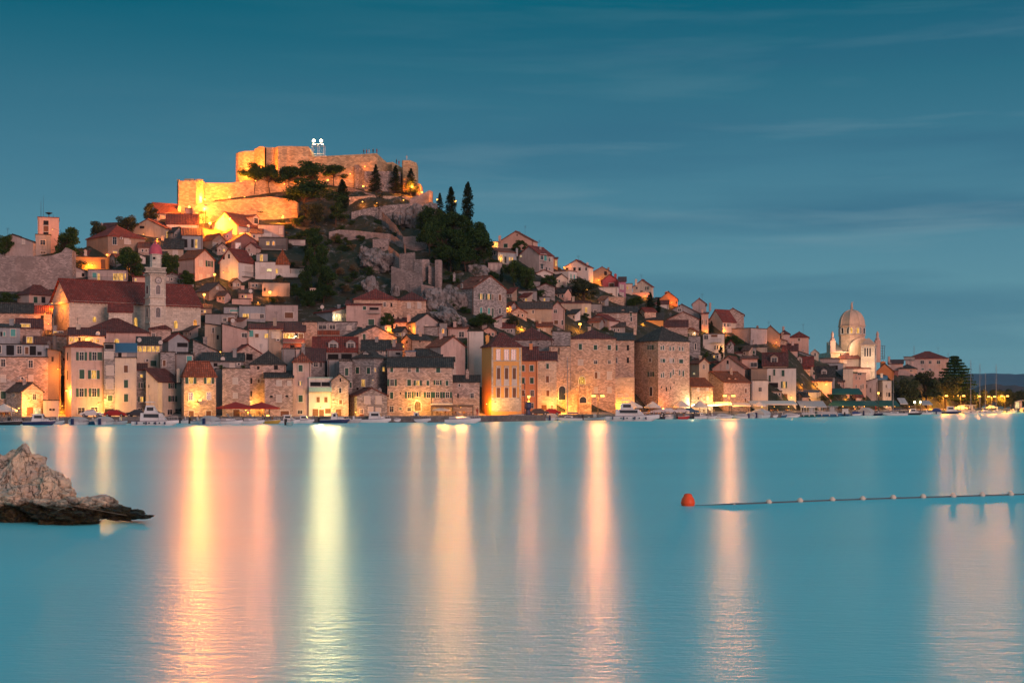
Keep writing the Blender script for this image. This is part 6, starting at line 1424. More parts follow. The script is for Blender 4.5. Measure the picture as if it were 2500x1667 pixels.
        g = M(); g.tube((L*.08, 0, dz), (L*.08, 0, mh), .09, .06, 6); g.tube((L*.04, -.6*b2, mh*.62), (L*.04, .6*b2, mh*.62), .03, n=4); mo = g.build('mast', 'metal', r)
        g = M(); g.tube((L*.08, 0, dz+1.2), (-L*.34, 0, dz+1.15), .18, .12, 8); g.build('boom_cover', cv, mo)
        g = M(); g.tube((L*.08, 0, mh*.97), (L*.47, 0, Hh*1.3), .018, n=3); g.tube((L*.08, 0, mh*.97), (-L*.47, 0, Hh), .018, n=3)
        for sg in (-1, 1): g.tube((L*.08, 0, mh*.95), (L*.06, sg*b2, Hh), .015, n=3)
        g.build('rigging', 'iron', mo); rail(L*.2, L*.46, .45)
    return r
Bt = boat
C(0, 780, SA)
Bt('cruiser', 330, 785, 1497, 'white cabin boat with a navy hull by the alley', 'navy')
Bt('open', -60, 320, 1497, 'long low dark workboat at the far left edge', 'black', 'black')
Bt('open', 725, 905, 1488, 'small grey dinghy behind the navy cabin boat bow', 'gelcoat')
Bt('cover', 1050, 1235, 1497, 'boat under an upright pale canvas before the pink house', rot=78)
Bt('open', 1240, 1395, 1492, 'little grey-blue runabout between two covered boats', 'bluepaint')
Bt('cover', 1405, 1605, 1497, 'wide covered boat right of the blue runabout', rot=84)
Bt('open', 1610, 1800, 1490, 'small white outboard boat before the narrow stone house')
Bt('yacht', 1870, 2540, 1503, 'long low white motor yacht in front of the floodlit house')
C(380, 780, SA)
Bt('open', 365, 480, 1478, 'small white launch behind the long yacht stern', dback=2)
Bt('open', 500, 690, 1484, 'small white launch below the floodlight')
Bt('cover', 700, 900, 1490, 'boat with a grey cover right of the floodlight glow', rot=75)
Bt('speed', 880, 1235, 1484, 'white speedboat with a raked bow before the maroon parasols')
Bt('speed', 1210, 1540, 1482, 'second white speedboat before the maroon parasols, nearer the lamp')
Bt('open', 1545, 1765, 1478, 'small yellow wooden boat below the bright quay lamp', 'yellowpaint', 'wood')
Bt('cruiser', 1720, 2045, 1474, 'white cabin boat before the stone lean-to house')
Bt('cruiser', 1965, 2245, 1470, 'white cabin boat before the slim tall pink house')
Bt('open', 1860, 1945, 1500, 'tiny turquoise dinghy floating off the cabin boats', 'teal', dback=-4)
C(760, 780, SA)
Bt('open', -40, 125, 1462, 'black rubber boat with an outboard at the white harbour house', 'black', 'black')
Bt('pilot', 118, 545, 1467, 'navy-hulled boat with a white wheelhouse', 'navy')
Bt('open', 495, 705, 1466, 'grey inflatable boat beside the navy-hulled one', 'canvas')
Bt('cruiser', 690, 1130, 1462, 'white half-cabin boat with a black tyre fender')
Bt('cover', 1020, 1310, 1458, 'boat with a grey tent cover in front of the long terrace')
Bt('pilot', 1285, 1695, 1457, 'white boat with a long blue wheelhouse window')
Bt('cover', 1685, 1885, 1445, 'small boat with a bright blue cover', cv='bluecanvas')
Bt('speed', 1880, 2400, 1470, 'long sleek white speedboat before the pergola restaurant')
C(1140, 780, SA)
Bt('trawler', 165, 845, 1437, 'large white trawler yacht before the orange townhouse')
Bt('open', 895, 1125, 1433, 'small white motorboat right of the trawler yacht')
Bt('cover', 1125, 1290, 1434, 'little pale covered boat behind the sailing boat bow', rot=80)
Bt('sail', 1265, 1645, 1434, 'white sailing boat with a tall mast and blue boom cover', cv='bluecanvas', mast=532, flip=True)
Bt('open', 1650, 1965, 1430, 'low white boat between the sailing boat and the big yacht')
Bt('yacht', 1945, 2730, 1440, 'largest white flybridge yacht before the old palaces')
C(1520, 780, SA)
Bt('open', 520, 600, 1412, 'tiny dark outboard boat behind the big yacht stern', 'navy', rot=90)
Bt('speed', 575, 785, 1411, 'small white boat with a pointed bow right of the big yacht')
Bt('open', 780, 945, 1412, 'little brown wooden boat among the white ones', 'redpaint', 'wood')
Bt('cruiser', 850, 1030, 1405, 'small cabin boat behind the brown wooden one', dback=2)
Bt('pilot', 1010, 1225, 1407, 'cabin boat with an open wheelhouse before the kiosk')
Bt('open', 1200, 1335, 1407, 'small motorboat below the kiosk statue lamp')
Bt('cover', 1325, 1565, 1403, 'broad cream covered boat left of the lamp reflection')
Bt('cover', 1560, 1775, 1402, 'cream covered boat at the lamp reflection', flip=True)
Bt('cover', 1755, 1900, 1400, 'upright cream covered boat', rot=70)
Bt('cover', 1880, 2085, 1399, 'pale covered boat with a steep canvas front', rot=60)
Bt('open', 2060, 2200, 1392, 'small outboard boat before the restaurant canopy')
Bt('open', 2190, 2330, 1390, 'blue-motored boat before the restaurant canopy', 'bluepaint')
C(1900, 780, SA)
Bt('cover', 70, 305, 1389, 'grey covered speedboat left of the green tour boat')
Bt('ferry', 300, 560, 1382, 'green-hulled tour boat with a pale canopy', 'awngreen')
Bt('ferry', 530, 895, 1380, 'blue-hulled tour boat moored beside the green one', 'bluepaint', cc='canvas')
Bt('cruiser', 885, 1025, 1370, 'white cabin boat with a blue hull right of the tour boats', 'bluepaint', rot=70)
Bt('cover', 1005, 1185, 1364, 'white boat with a dark blue cover', cv='bluecanvas')
Bt('cover', 1170, 1355, 1363, 'boat with a slanted cream cover', rot=65)
Bt('open', 1350, 1485, 1360, 'small dark boat left of the pale sailing boat', 'navy')
Bt('sail', 1480, 1835, 1362, 'pale sailing boat with a single mast before the green awning', mast=828, cv='navy', flip=True)
Bt('cruiser', 1790, 2035, 1352, 'white cabin boat right of the pale sailing boat', 'black')
Bt('open', 2020, 2185, 1345, 'small white boat before the harbour stalls')
Bt('cover', 2180, 2320, 1343, 'little boat with a dark blue bag cover', cv='bluecanvas', rot=70)
C(2150, 820, 6.72)
Bt('cruiser', 970, 1320, 1278, 'white cruiser with a dark hull below the first double lamp', 'navy')
Bt('ferry', 1270, 1600, 1272, 'boxy white houseboat below the second double lamp')
Bt('pilot', 1580, 1810, 1267, 'cabin boat with a navy canvas aft')
Bt('open', 1800, 2010, 1257, 'small white boat near the fourth lamp')
Bt('cover', 2010, 2120, 1256, 'navy covered dinghy near the right edge', cv='bluecanvas', rot=75)
Bt('open', 2110, 2240, 1252, 'low white boat near the lit kiosk')
Bt('cover', 2280, 2400, 1250, 'white boat cut by the right edge', rot=70)
for i, (x_, yt_, lb) in enumerate(((1462, 385, 'tallest moored sailing boat mast, leftmost of four'), (1612, 450, 'second tall sailing boat mast right of the cedar'), (1702, 600, 'shortest of the four sailing boat masts'), (1878, 470, 'rightmost tall sailing boat mast'))):
    Bt('sail', x_-110, x_+110, (1281, 1276, 1274, 1266)[i], lb.replace('mast', 'with a bare pink-lit mast'), cv='navy', mast=yt_)
# ================================================================== CARS
def car(px, side, label, col, flip=False, s=6.5, L=4.3):
    d = q(px)+s; r = T('parked_car', label, 'car', ((px-1250)/F*d, d, 1.14), 'cars parked on the quay', rz=(PI if flip else 0)+(side))
    P_ = [(-.5, .30), (-.5, .72), (-.44, .86), (-.33, .92), (-.22, 1.36), (.10, 1.42), (.27, .95), (.46, .80), (.5, .55), (.5, .30)]
    m = M(); n = len(P_); W_ = .85; vs = [(x*L, -W_*(1 if z < 1 else .84), z) for x, z in P_]+[(x*L, W_*(1 if z < 1 else .84), z) for x, z in P_]
    m.add(vs, [[i, (i+1) % n, n+(i+1) % n, n+i] for i in range(n)]+[list(reversed(range(n))), list(range(n, 2*n))]); b = m.build('body', col, r)
    m = M()
    for sg in (-1, 1): m.poly((-.31*L, sg*.80, .96), (.22*L, sg*.80, .98), (.09*L, sg*.745, 1.34), (-.21*L, sg*.745, 1.30)) 
    m.poly((.262*L, -.72, .99), (.262*L, .72, .99), (.115*L, .62, 1.38), (.115*L, -.62, 1.38)); m.poly((-.335*L, .72, .97), (-.335*L, -.72, .97), (-.235*L, -.64, 1.33), (-.235*L, .64, 1.33)); m.build('windows', 'glass', b)
    for x in (-.31, .31):
        for sg in (-1, 1):
            m = M(); m.tube((x*L, sg*.66, .32), (x*L, sg*.88, .32), .32, n=14); w = m.build('wheel', 'black', r); m = M(); m.tube((x*L, sg*.87, .32), (x*L, sg*.89, .32), .18, n=10); m.build('hubcap', 'metal', w)
    for x, nm, mm in ((.495, 'headlight', 'litwhite' if False else 'metal'), (-.5, 'tail_light', 'redpaint')):
        for sg in (-1, 1): m = M(); m.box(x*L-.03, x*L+.03, sg*.62-.16, sg*.62+.16, .62, .76); m.build(nm, mm, b)
    return r
for a in ((225, 0, 'white hatchback parked before the tall pink house', 'gelcoat'), (282, .0, 'red car parked before the narrow stone house', 'carred'), (335, 0, 'dark estate car before the cream house', 'cardark', True), (372, 0, 'dark car behind the long yacht', 'cardark'),
          (1315, .1, 'dark car under the trees of the orange houses', 'cardark'), (1345, 0, 'dark red car beside the pale ashlar house', 'carred', True), (1608, .1, 'grey car behind the big yacht stern', 'carsilver'), (1632, 0, 'white car left of the rubble cottage parasols', 'gelcoat'),
          (1660, .1, 'silver car before the first cream parasol', 'carsilver', True), (1684, 0, 'pale blue-grey car before the second cream parasol', 'bluepaint'), (2345, 0, 'light car under the second double lamp', 'gelcoat'), (2420, 0, 'light car under the fourth harbour lamp', 'carsilver')): car(*a)
# ================================================================== PARASOLS, AWNINGS, PERGOLA
def parasol(x, yt, ye, w, label, mat, s=9, poley=None):
    px = X(x); d = q(px)+s; r = T('parasol', label, 'parasol', ((px-1250)/F*d, d, 1.14), 'restaurant parasols on the quay'); wd = w/ORG[2]/F*d/2; zt = zat(Y(yt), d)-1.14; ze = zat(Y(ye), d)-1.14
    m = M(); N = 8; pts = [(wd*1.08*math.cos(PI/8+2*PI*i/N), wd*.9*math.sin(PI/8+2*PI*i/N), ze) for i in range(N)]
    for i in range(N): a, b = pts[i], pts[(i+1) % N]; m.poly((0, 0, zt), a, b); m.poly(a, (a[0], a[1], ze-.28), (b[0], b[1], ze-.28), b)
    m.build('canopy', mat, r); m = M(); m.tube((0, 0, 0), (0, 0, zt), .05, n=6); m.box(-.4, .4, -.4, .4, 0, .1)
    for a in pts: m.tube((0, 0, zt-.1), (a[0]*.98, a[1]*.98, ze-.02), .02, n=3)
    m.build('pole', 'wood', r); return r
def awning(x0, x1, yt, yf, label, mat, s=8, dep=4, base=1.14, lit=None, nm='awning', group=None, poles=True):
    p0, p1 = X(x0), X(x1); d = q((p0+p1)/2)+s; a, b = (p0-1250)/F*d, (p1-1250)/F*d; r = T(nm, label, 'awning', ((a+b)/2, d, base), group); w = (b-a)/2; zf = zat(Y(yf), d)-base; zb = zat(Y(yt), d+dep)-base
    m = M(); n = max(2, int(w*2/1.2))
    for i in range(n): xa, xb = -w+2*w*i/n, -w+2*w*(i+1)/n; m.poly((xa, 0, zf), (xb, 0, zf), (xb, dep, zb), (xa, dep, zb)); m.poly((xa, 0, zf-.3+.03*(i % 2)), (xb, 0, zf-.3+.03*(i % 2)), (xb, 0, zf), (xa, 0, zf))
    m.build('canopy', mat, r); m = M()
    k = max(2, int(w*2/4)+1)
    for i in range(k): x = -w+.1+(2*w-.2)*i/(k-1); m.tube((x, .1, 0), (x, .1, zf), .06, n=5); m.tube((x, dep-.1, 0), (x, dep-.1, zb), .06, n=5)
    m.tube((-w, .1, zf-.05), (w, .1, zf-.05), .05, n=5)
    m.build('frame', 'iron', r); return r
C(0, 780, SA); parasol(60, 1190, 1285, 330, 'wide cream parasol at the far left restaurant', 'awnwhite', 6)
C(380, 780, SA)
parasol(1135, 1165, 1245, 520, 'left maroon parasol before the blocky stone house', 'awnred', 6); parasol(1500, 1168, 1248, 500, 'right maroon parasol beside the quay lamp', 'awnred', 6)
C(1520, 780, SA)
for x, yt, ye, w, lb in ((130, 1150, 1235, 300, 'cream parasol behind the flybridge yacht'), (425, 1155, 1235, 230, 'small cream parasol at the round-cornered palace'), (835, 1147, 1225, 220, 'cream parasol before the rubble cottage gable'), (1095, 1147, 1228, 230, 'cream parasol before the rubble cottage eaves'), (1935, 1160, 1215, 200, 'cream parasol under the white restaurant canopy')): parasol(x, yt, ye, w, lb, 'awnwhite', 6)
awning(1200, 1555, 1165, 1205, 'cream kiosk awning below the quay lamp', 'awnwhite', 6, 3); awning(1560, 1820, 1180, 1215, 'low cream awning right of the kiosk', 'awnwhite', 7, 3); awning(1815, 2480, 1150, 1195, 'long white restaurant canopy with lit interior', 'awnwhite', 5, 5)
C(1900, 780, SA)
awning(310, 690, 1152, 1232, 'slanting pale canopy behind the green tour boat', 'canvas', 5, 5); awning(640, 1425, 1150, 1212, 'long dark green restaurant awning on the quay', 'awngreen', 5, 5); awning(1425, 1725, 1145, 1215, 'shorter green awning at the right end of the restaurant', 'awngreen', 5, 5)
awning(760, 1195, 975, 1048, 'green terrace awning above the restaurant', 'awngreen', 12, 4, base=6.0); awning(285, 585, 1000, 1016, 'flat dark canopy over the striped curtains', 'cardark', 12.5, 2.5, base=4.5)
awning(1730, 1840, 1110, 1190, 'small white tent right of the green awnings', 'canvas', 6, 4); awning(2040, 2190, 1145, 1200, 'pale tent roof before the park trees', 'canvas', 6, 4)
C(760, 780, SA)
P_ = awning(1700, 2295, 1208, 1222, 'dark timber pergola of the terrace restaurant', 'wood', 6, 4, nm='pergola'); parasol(1840, 1235, 1275, 260, 'pale parasol below the pergola', 'awnwhite', 7.5)
awning(1695, 2005, 1180, 1190, 'narrow cream awning box above the pergola', 'awnwhite', 11, .9, base=5, nm='awning')
# restaurant tables and chairs glimpsed under the canopies
def tableset(px, s, label, cloth):
    d = q(px)+s; r = T('table', label, 'table', ((px-1250)/F*d, d, 1.14), 'restaurant tables on the quay'); m = M(); m.lathe([(.45, .70), (.48, .73), (.48, .76)], 12, (0, 0, 0)); m.build('tabletop', cloth, r); m = M(); m.tube((0, 0, 0), (0, 0, .7), .04, n=5); m.lathe([(.28, 0), (.25, .04)], 10, (0, 0, 0)); m.build('pedestal', 'iron', r)
    for k, a in enumerate((.4, 2.3, 4.1)):
        c = T('chair', f'restaurant chair drawn up to a quay table', 'chair', (r.location.x+.8*math.cos(a), d+.8*math.sin(a), 1.14), 'restaurant chairs on the quay', rz=a+PI/2)
        m = M(); m.box(-.22, .22, -.22, .22, .43, .47); m.build('seat', 'wood', c); m = M(); m.box(-.22, .22, -.22, -.18, .6, .92); m.build('backrest', 'wood', c)
        for x in (-.2, .2):
            for y in (-.2, .2): m = M(); m.tube((x, y, 0), (x, y, .44 if y > 0 else .9), .02, n=4); m.build('leg', 'iron', c)
for i, px in enumerate((12, 30, 590, 615, 640, 1075, 1095, 1120, 1140, 1555, 1590, 1665, 1690, 1710, 1735, 1860, 1890, 1925, 2020, 2050, 2080, 2110, 2150, 2175)): tableset(px, 7.5+(i % 3)*.8, 'round restaurant table under a quay canopy', ('clothred', 'clothpale')[i % 2])
# ================================================================== PEOPLE
def person(loc, label, top, rz=0, h=1.75, pose='stand', par=None):
    k = h/1.75; V = [(0, 0, .95), (0, 0, 1.15), (0, 0, 1.38), (0, 0, 1.50), (0, -.02, 1.66), (.10, 0, .90), (.12, -.02, .50), (.12, 0, .07), (.12, -.14, .03), (-.10, 0, .90), (-.12, .03, .50), (-.12, .02, .07), (-.12, -.12, .03),
         (.19, 0, 1.40), (.25, .02, 1.14), (.23, -.12, .93), (.22, -.16, .84), (-.19, 0, 1.40), (-.26, .02, 1.14), (-.22, -.14, .95), (-.20, -.2, .88)]
    R = [.14, .125, .15, .06, .095, .095, .065, .045, .04, .095, .065, .045, .04, .06, .045, .035, .035, .06, .045, .035, .035]
    E = [(0, 1), (1, 2), (2, 3), (3, 4), (0, 5), (5, 6), (6, 7), (7, 8), (0, 9), (9, 10), (10, 11), (11, 12), (2, 13), (13, 14), (14, 15), (15, 16), (2, 17), (17, 18), (18, 19), (19, 20)]
    me = bpy.data.meshes.new('body'); me.from_pydata([(x*k, y*k, z*k) for x, y, z in V], E, []); 
    o = bpy.data.objects.new('person', me); COL.objects.link(o); o.location = loc; o.rotation_euler.z = rz; me.materials.append(MAT(top))
    sk = o.modifiers.new('skin', 'SKIN'); lay = me.skin_vertices[0] if len(me.skin_vertices) else None
    if lay is None:
        bpy.context.view_layer.objects.active = o
        import bmesh
        bm = bmesh.new(); bm.from_mesh(me); bm.verts.layers.skin.verify(); bm.to_mesh(me); bm.free(); lay = me.skin_vertices[0]
    for i, r in enumerate(R): lay.data[i].radius = (r*k, r*k*.8); lay.data[i].use_root = (i == 0)
    s2 = o.modifiers.new('sub', 'SUBSURF'); s2.levels = 1; s2.render_levels = 1
    m = M(); m.lathe([(.02, 1.80*k), (.09, 1.78*k), (.115, 1.72*k), (.11, 1.64*k), (.06, 1.60*k)][::-1], 10, (0, .012*k, 0)); m.build('hair', 'bark', o, smooth=True)
    m = M(); m.lathe([(.05*k, 1.5*k), (.075*k, 1.56*k), (.088*k, 1.64*k), (.08*k, 1.72*k), (.03*k, 1.76*k)], 10, (0, -.025*k, 0)); m.tube((0, -.10*k, 1.65*k), (0, -.13*k, 1.62*k), .015*k, n=4); m.build('face', 'skin', o, smooth=True)
    tag(o, label, 'person'); return o
for px, yf, d, lb, c in ((888, 377, hd(888, 458)+1.5, 'visitor in dark clothes at the left of the fortress edge group', 'clothdark'), (895, 377, hd(895, 458)+1.5, 'visitor in red leaning by the fortress edge', 'clothred'), (901, 376.5, hd(900, 459)+2, 'visitor in pale clothes on the long fortress wall', 'clothpale'), (911, 375.8, hd(911, 460)+2, 'visitor in dark clothes near the fortress wall corner', 'clothdark'),
                         (920, 375.6, hd(918, 461)+2, 'visitor in red at the very corner of the fortress wall', 'clothred'), (968, 401, hd(968, 448)+2, 'visitor in dark clothes on the stepped wall', 'clothdark'), (974, 404, hd(974, 448)+2.5, 'visitor in red on the stepped wall beside the tower', 'clothred'), (993, 392, hd(993, 469)+2, 'visitor standing on top of the watch tower', 'clothpale')):
    person(wp(px, yf+1, d), lb, c, random.uniform(-1, 1))
for px, lb, c in ((28, 'waiter in pale shirt at the far left restaurant', 'clothpale'), (657, 'man in dark clothes beside the quay lamp', 'clothdark'), (1165, 'stroller in red near the pergola', 'clothred'), (1728, 'man in dark clothes at the kiosk', 'clothdark'), (2138, 'woman in red at the end of the green awning', 'clothred'), (2467, 'man in dark clothes left of the lit kiosk', 'clothdark')):
    person(((px-1250)/F*(q(px)+3.5), q(px)+3.5, 1.14), lb, c, random.uniform(-2, 2))
# ================================================================== SCAFFOLD, CRANE, KIOSK, BELLCOTES
C(1900, 780, SA)
d = q(2150)+36; r = T('scaffold', 'dark steel lattice frame on the roof right of the bell tower', 'scaffold', wp(2152, 876, d)); m = M(); L0 = r.location
xs_ = [X(1412), X(1428), X(1508)]; 
for off in (0, 2.5):
    for x_ in xs_: a, b = wp(x_, 877, d)-L0, wp(x_, 844, d)-L0; m.tube(a+Vector((0, off, 0)), b+Vector((0, off, 0)), .07, n=4)
    for y_ in (844, 850, 857, 863, 869, 875): a, b = wp(xs_[0], y_, d)-L0, wp(xs_[2]+(3 if y_ == 844 else 0), y_, d)-L0; m.tube(a+Vector((0, off, 0)), b+Vector((0, off, 0)), .05, n=4)
m.build('frame', 'iron', r)
d = q(1275)+4; r = T('hoist', 'small curved iron boat hoist with a hook before the orange house', 'crane', (wp(1281, 990, d).x, d, 1.14)); L0 = r.location; m = M()
pts = [wp(1281, 1016, d), wp(1281, 960, d), ]; m.tube(pts[0]-L0, pts[1]-L0, .07, n=5); arc = [wp(x, y, d)-L0 for x, y in ((1265, 969), (1268, 975), (1273, 980), (1280, 981))]
for a, b in zip(arc, arc[1:]): m.tube(a, b, .05, n=4)
m.tube(arc[0], wp(1281, 963, d)-L0, .05, n=4); m.build('jib', 'iron', r); m = M(); 
for i in range(4): m.box(wp(1279, 0, d).x-L0.x, wp(1282.5, 0, d).x-L0.x, -.1, .1, wp(0, 950-i*4, d).z-L0.z, wp(0, 947.5-i*4, d).z-L0.z)
m.build('blade', 'iron', r)
d = q(1289)+3; r = T('wrapped_post', 'tall navy-wrapped post standing on the quay right of the trawler', 'wrapped post', (wp(1289, 1020, d).x, d, 1.14)); m = M(); m.lathe([(.5, 0), (.6, .3), (.45, 1.2), (.75, 1.6), (.8, 2.3), (.6, 2.9), (.2, 3.0)], 10, (0, 0, 0)); m.build('wrap', 'navy', r)  # navy cover wrapped around a post
C(2150, 820, 6.72)
d = q(2485)+7; r = T('kiosk', 'little kiosk with a brightly lit white panel at the right edge', 'kiosk', (wp(2485, 990, d).x, d, 1.14)); m = M(); m.box(-1.2, 1.6, 0, 2, 0, .5); m.box(-1.2, 1.6, .05, 2, .5, 2.7); m.build('wall', 'greypink', r); m = M(); m.box(-.9, .5, -.03, .03, .3, 2.6); m.build('lit_panel', 'litwhite', r); m = M(); m.obox((-1.5, -.5, 2.7), (3.6, 0, .5), (0, 2.8, 0), (0, 0, .12)); m.build('roof', 'awnwhite', r)
# ================================================================== LAMPS
BVH = BVHTree.FromPolygons(BV, BF)
def hit(px, py):
    o = Vector((0, 0, CZ)); d = (wp(px, py, 100)-o).normalized(); r = BVH.ray_cast(o, d); return r[0].y if r[0] else None
OR, YE, WH, AM = (1, .24, .016), (1, .43, .065), (1, .70, .36), (1, .32, .028)
KP = .55
def light(par, loc, power, col, rad=.25):
    l = bpy.data.lights.new('lamp_light', 'POINT'); l.energy = power*KP; l.color = col; l.shadow_soft_size = rad
    o = bpy.data.objects.new('lamp_light', l); COL.objects.link(o); o.parent = par; o.location = loc; return o
def beam(par, loc, power, col, rad=1.2):  # extra narrow spot aimed at the camera, added to draw the water streaks
    l = bpy.data.lights.new('added_beam', 'SPOT'); l.energy = power*2.9; l.color = (col[0], col[1]*.74, col[2]*.34); l.shadow_soft_size = rad; l.spot_size = math.radians(11); l.spot_blend = 1
    o = bpy.data.objects.new('added_beam', l); COL.objects.link(o); o.parent = par; o.location = loc; o.rotation_euler = (math.radians(-89.5), 0, math.atan2(-par.location.x, par.location.y)); return o
def lamp(kind, px, py, power, label, col=AM, yb=None, off=1.0, d=None, r=.28, s=None, group=None, bp=0, bc=None):
    if s is not None: d = q(px)+s
    if d is None and yb: d = hd(px, yb)
    if d is None: d = (hit(px, py) or hd(px, py+20))-off
    if kind == 'wall' and s is None and py > 905 and off < 1.7: d -= 1.3; off += 1.3; power *= 2.3
    P_ = wp(px, py, d); bm = 'bulbwhite' if col == WH else 'bulb'
    if kind == 'wall':
        o = T('wall_lamp', label, 'lamp', P_, group); m = M(); m.tube((0, off, .25), (0, .05, .30), .03, n=5); m.tube((0, 0, .30), (0, 0, .12), .03, n=5); m.build('bracket', 'iron', o)
        m = M(); m.lathe([(.06, .18), (r*.8, .10), (r*.9, .02)][::-1], 10, (0, 0, 0)); m.build('shade', 'iron', o)
        m = M(); m.lathe([(.02, -r), (r*.6, -r*.8), (r*.8, -r*.3), (r*.6, .0)], 10, (0, 0, 0)); m.build('bulb', bm, o, smooth=True); light(o, (0, -.15, -r-.25), power, col)
    elif kind == 'post':
        zb = zat(yb, d) if yb else 1.14; zb = zb if s is None else 1.14; o = T('street_lamp', label, 'street lamp', (P_.x, P_.y, zb), group); h = P_.z-zb
        m = M(); m.tube((0, 0, 0), (0, 0, h-.1), .09, .05, 8); m.lathe([(.16, 0), (.14, .5), (.09, .6)], 8, (0, 0, 0)); m.build('pole', 'iron', o)
        m = M(); m.lathe([(.06, h-.25), (r*.9, h-.1), (r*1.15, h+.15), (r*.8, h+.3)], 10, (0, 0, 0)); m.build('lantern', bm, o, smooth=True); m = M(); m.lathe([(r*1.1, h+.3), (r*.5, h+.45), (.03, h+.6)], 10, (0, 0, 0)); m.build('cap', 'iron', o); light(o, (0, -.4, h-.35), power, col)
    elif kind == 'double':
        o = T('street_lamp', label, 'street lamp', (P_.x, P_.y, 1.14), group); h = P_.z-1.14; w = (r+.55)
        m = M(); m.tube((0, 0, 0), (0, 0, h+.25), .10, .06, 8); m.tube((-w, 0, h+.3), (w, 0, h+.3), .05, n=5); m.lathe([(.18, 0), (.15, .6), (.1, .7)], 8, (0, 0, 0)); m.build('pole', 'iron', o)
        for sg in (-1, 1):
            m = M(); boxy(m, sg*w-.42, sg*w+.42, .16, .16, h+.12, h+.28, .05, .05, .8); hdm = m.build('lamp_head', 'iron', o); m = M(); boxy(m, sg*w-.46, sg*w+.46, .26, .26, h-.3, h+.115, .1, .1, .8); m.build('bulb', bm, hdm); light(o, (sg*w, -.1, h-.4), power/2, col)
    elif kind == 'flood':
        o = T('floodlight', label, 'floodlight', P_, group); m = M(); m.box(-.3, .3, .05, .35, -.22, .22); m.tube((0, .2, -.2), (0, .2, -1.0), .04, n=5); m.build('housing', 'iron', o)
        m = M(); m.box(-.26, .26, .0, .05, -.18, .18) if power >= 0 else None; m.build('glass', bm, o); light(o, (0, -.3, .1), abs(power), col, .3)
    if bp: beam(o, (0, -.6, (P_.z-o.location.z)-.2), bp, bc or col)
    return o
L_ = lamp
# quay
L_('double', 1460, 965, 13000, 'double-headed street lamp before the old palace', AM, s=4, r=.45, bp=30000, bc=(1, .44, .26))
L_('double', 1780, 965, 13000, 'double-headed street lamp before the long gabled stone house', AM, s=4, r=.5, bp=22000, bc=(1, .48, .30))
L_('double', 2303, 965.5, 36000, 'first double street lamp from the left in the harbour park row', AM, s=3, r=.48, bp=17000, bc=(1, .46, .26))
L_('double', 2345, 965.5, 36000, 'second double street lamp in the harbour park row', AM, s=3, r=.5, bp=17000, bc=(1, .46, .26))
L_('double', 2384, 966.5, 36000, 'third double street lamp in the harbour park row', AM, s=3, r=.48, bp=17000, bc=(1, .46, .26))
L_('double', 2421, 967.5, 36000, 'fourth double street lamp in the harbour park row', AM, s=3, r=.48, bp=17000, bc=(1, .46, .26))
L_('double', 2453, 966, 36000, 'fifth double street lamp in the harbour park row', AM, s=3, r=.48, bp=17000, bc=(1, .46, .26))
L_('post', 1291, 969, 2200, 'single bright street lamp before the plain orange house', AM, s=4, r=.3, bp=12000, bc=(1, .46, .26))
L_('post', 641, 994, 1500, 'bright lamp post between the maroon parasols', YE, s=5, bp=20000, bc=(1, .36, .2))
L_('post', 654, 1016, 500, 'low bright lamp by the yellow boat', YE, s=1.5, r=.25)
L_('post', 2233, 982, 700, 'left one of two white globe lamps at the harbour stalls', WH, s=5)
L_('post', 2247.5, 982, 700, 'right one of two white globe lamps at the harbour stalls', WH, s=5)
L_('post', 2144.5, 960, 500, 'tall lantern beside the vine-covered house', YE, s=10)
L_('flood', 488, 977, 2300, 'huge glaring floodlight on the square stone house', (1, .5, .08), off=1.3, bp=33000, bc=(1, .42, .15))
L_('wall', 163, 952, 2600, 'yellow alley lamp on the pink house corner', OR, off=.8, bp=6000, bc=(1, .45, .28))
L_('wall', 257, 974, 900, 'lamp on the right corner of the tall pink house', YE, off=.8, bp=7000, bc=(1, .7, .4))
L_('wall', 141, 900, 2600, 'hidden lamp lighting the alley walls high up', OR, off=2.0, r=.12)
L_('wall', 152, 990, 1600, 'low lamp lighting the alley mouth', OR, off=1.5, r=.12)
L_('wall', 70, 975, 1100, 'lamp above the cottage shop front', YE, off=.8, bp=3000, bc=(1, .6, .3))
L_('wall', 66, 988, 900, 'second lamp above the cottage shop front', YE, off=.8, r=.2)
L_('wall', 46, 995, 350, 'small lamp under the far left parasol', YE, s=6, r=.2)
L_('wall', 10, 1001, 450, 'bright lamp at the extreme left restaurant', YE, s=5, r=.2)
L_('wall', 211, 826, 900, 'bright lamp on the rooftop loggia', AM, off=1.0)
L_('wall', 240, 985, 500, 'lamp over the ground floor window of the pink house', YE, off=1.0, r=.15)
L_('wall', 612, 978, 1300, 'lamp on the corner of the blocky stone house', YE, off=.9)
L_('wall', 600, 1000, 900, 'lamp hanging under the maroon parasols', YE, s=7, r=.15)
L_('wall', 463, 1016, 350, 'small lamp at the foot of the floodlit house', YE, s=7, r=.2)
L_('wall', 541, 1016, 350, 'small lamp on the quay behind the white speedboat', YE, s=4, r=.2)
L_('wall', 814, 978, 900, 'strong pale lamp between the white and gabled houses', (1, .58, .14), off=1.4, r=.3, bp=13000, bc=(1, 1.1, .95))
L_('wall', 782, 996, 500, 'pale lamp over the doors of the white harbour house', (1, .6, .15), off=1.3, r=.15, bp=13000, bc=(1, 1.1, .95))
L_('wall', 868, 1005, 500, 'lamp in the passage beside the low stone house', AM, off=.8, r=.15)
L_('wall', 1018, 974.5, 1300, 'lamp above the arched doorway of the long terrace', (1, .42, .06), off=1.3, bp=4000, bc=(1, .54, .22))
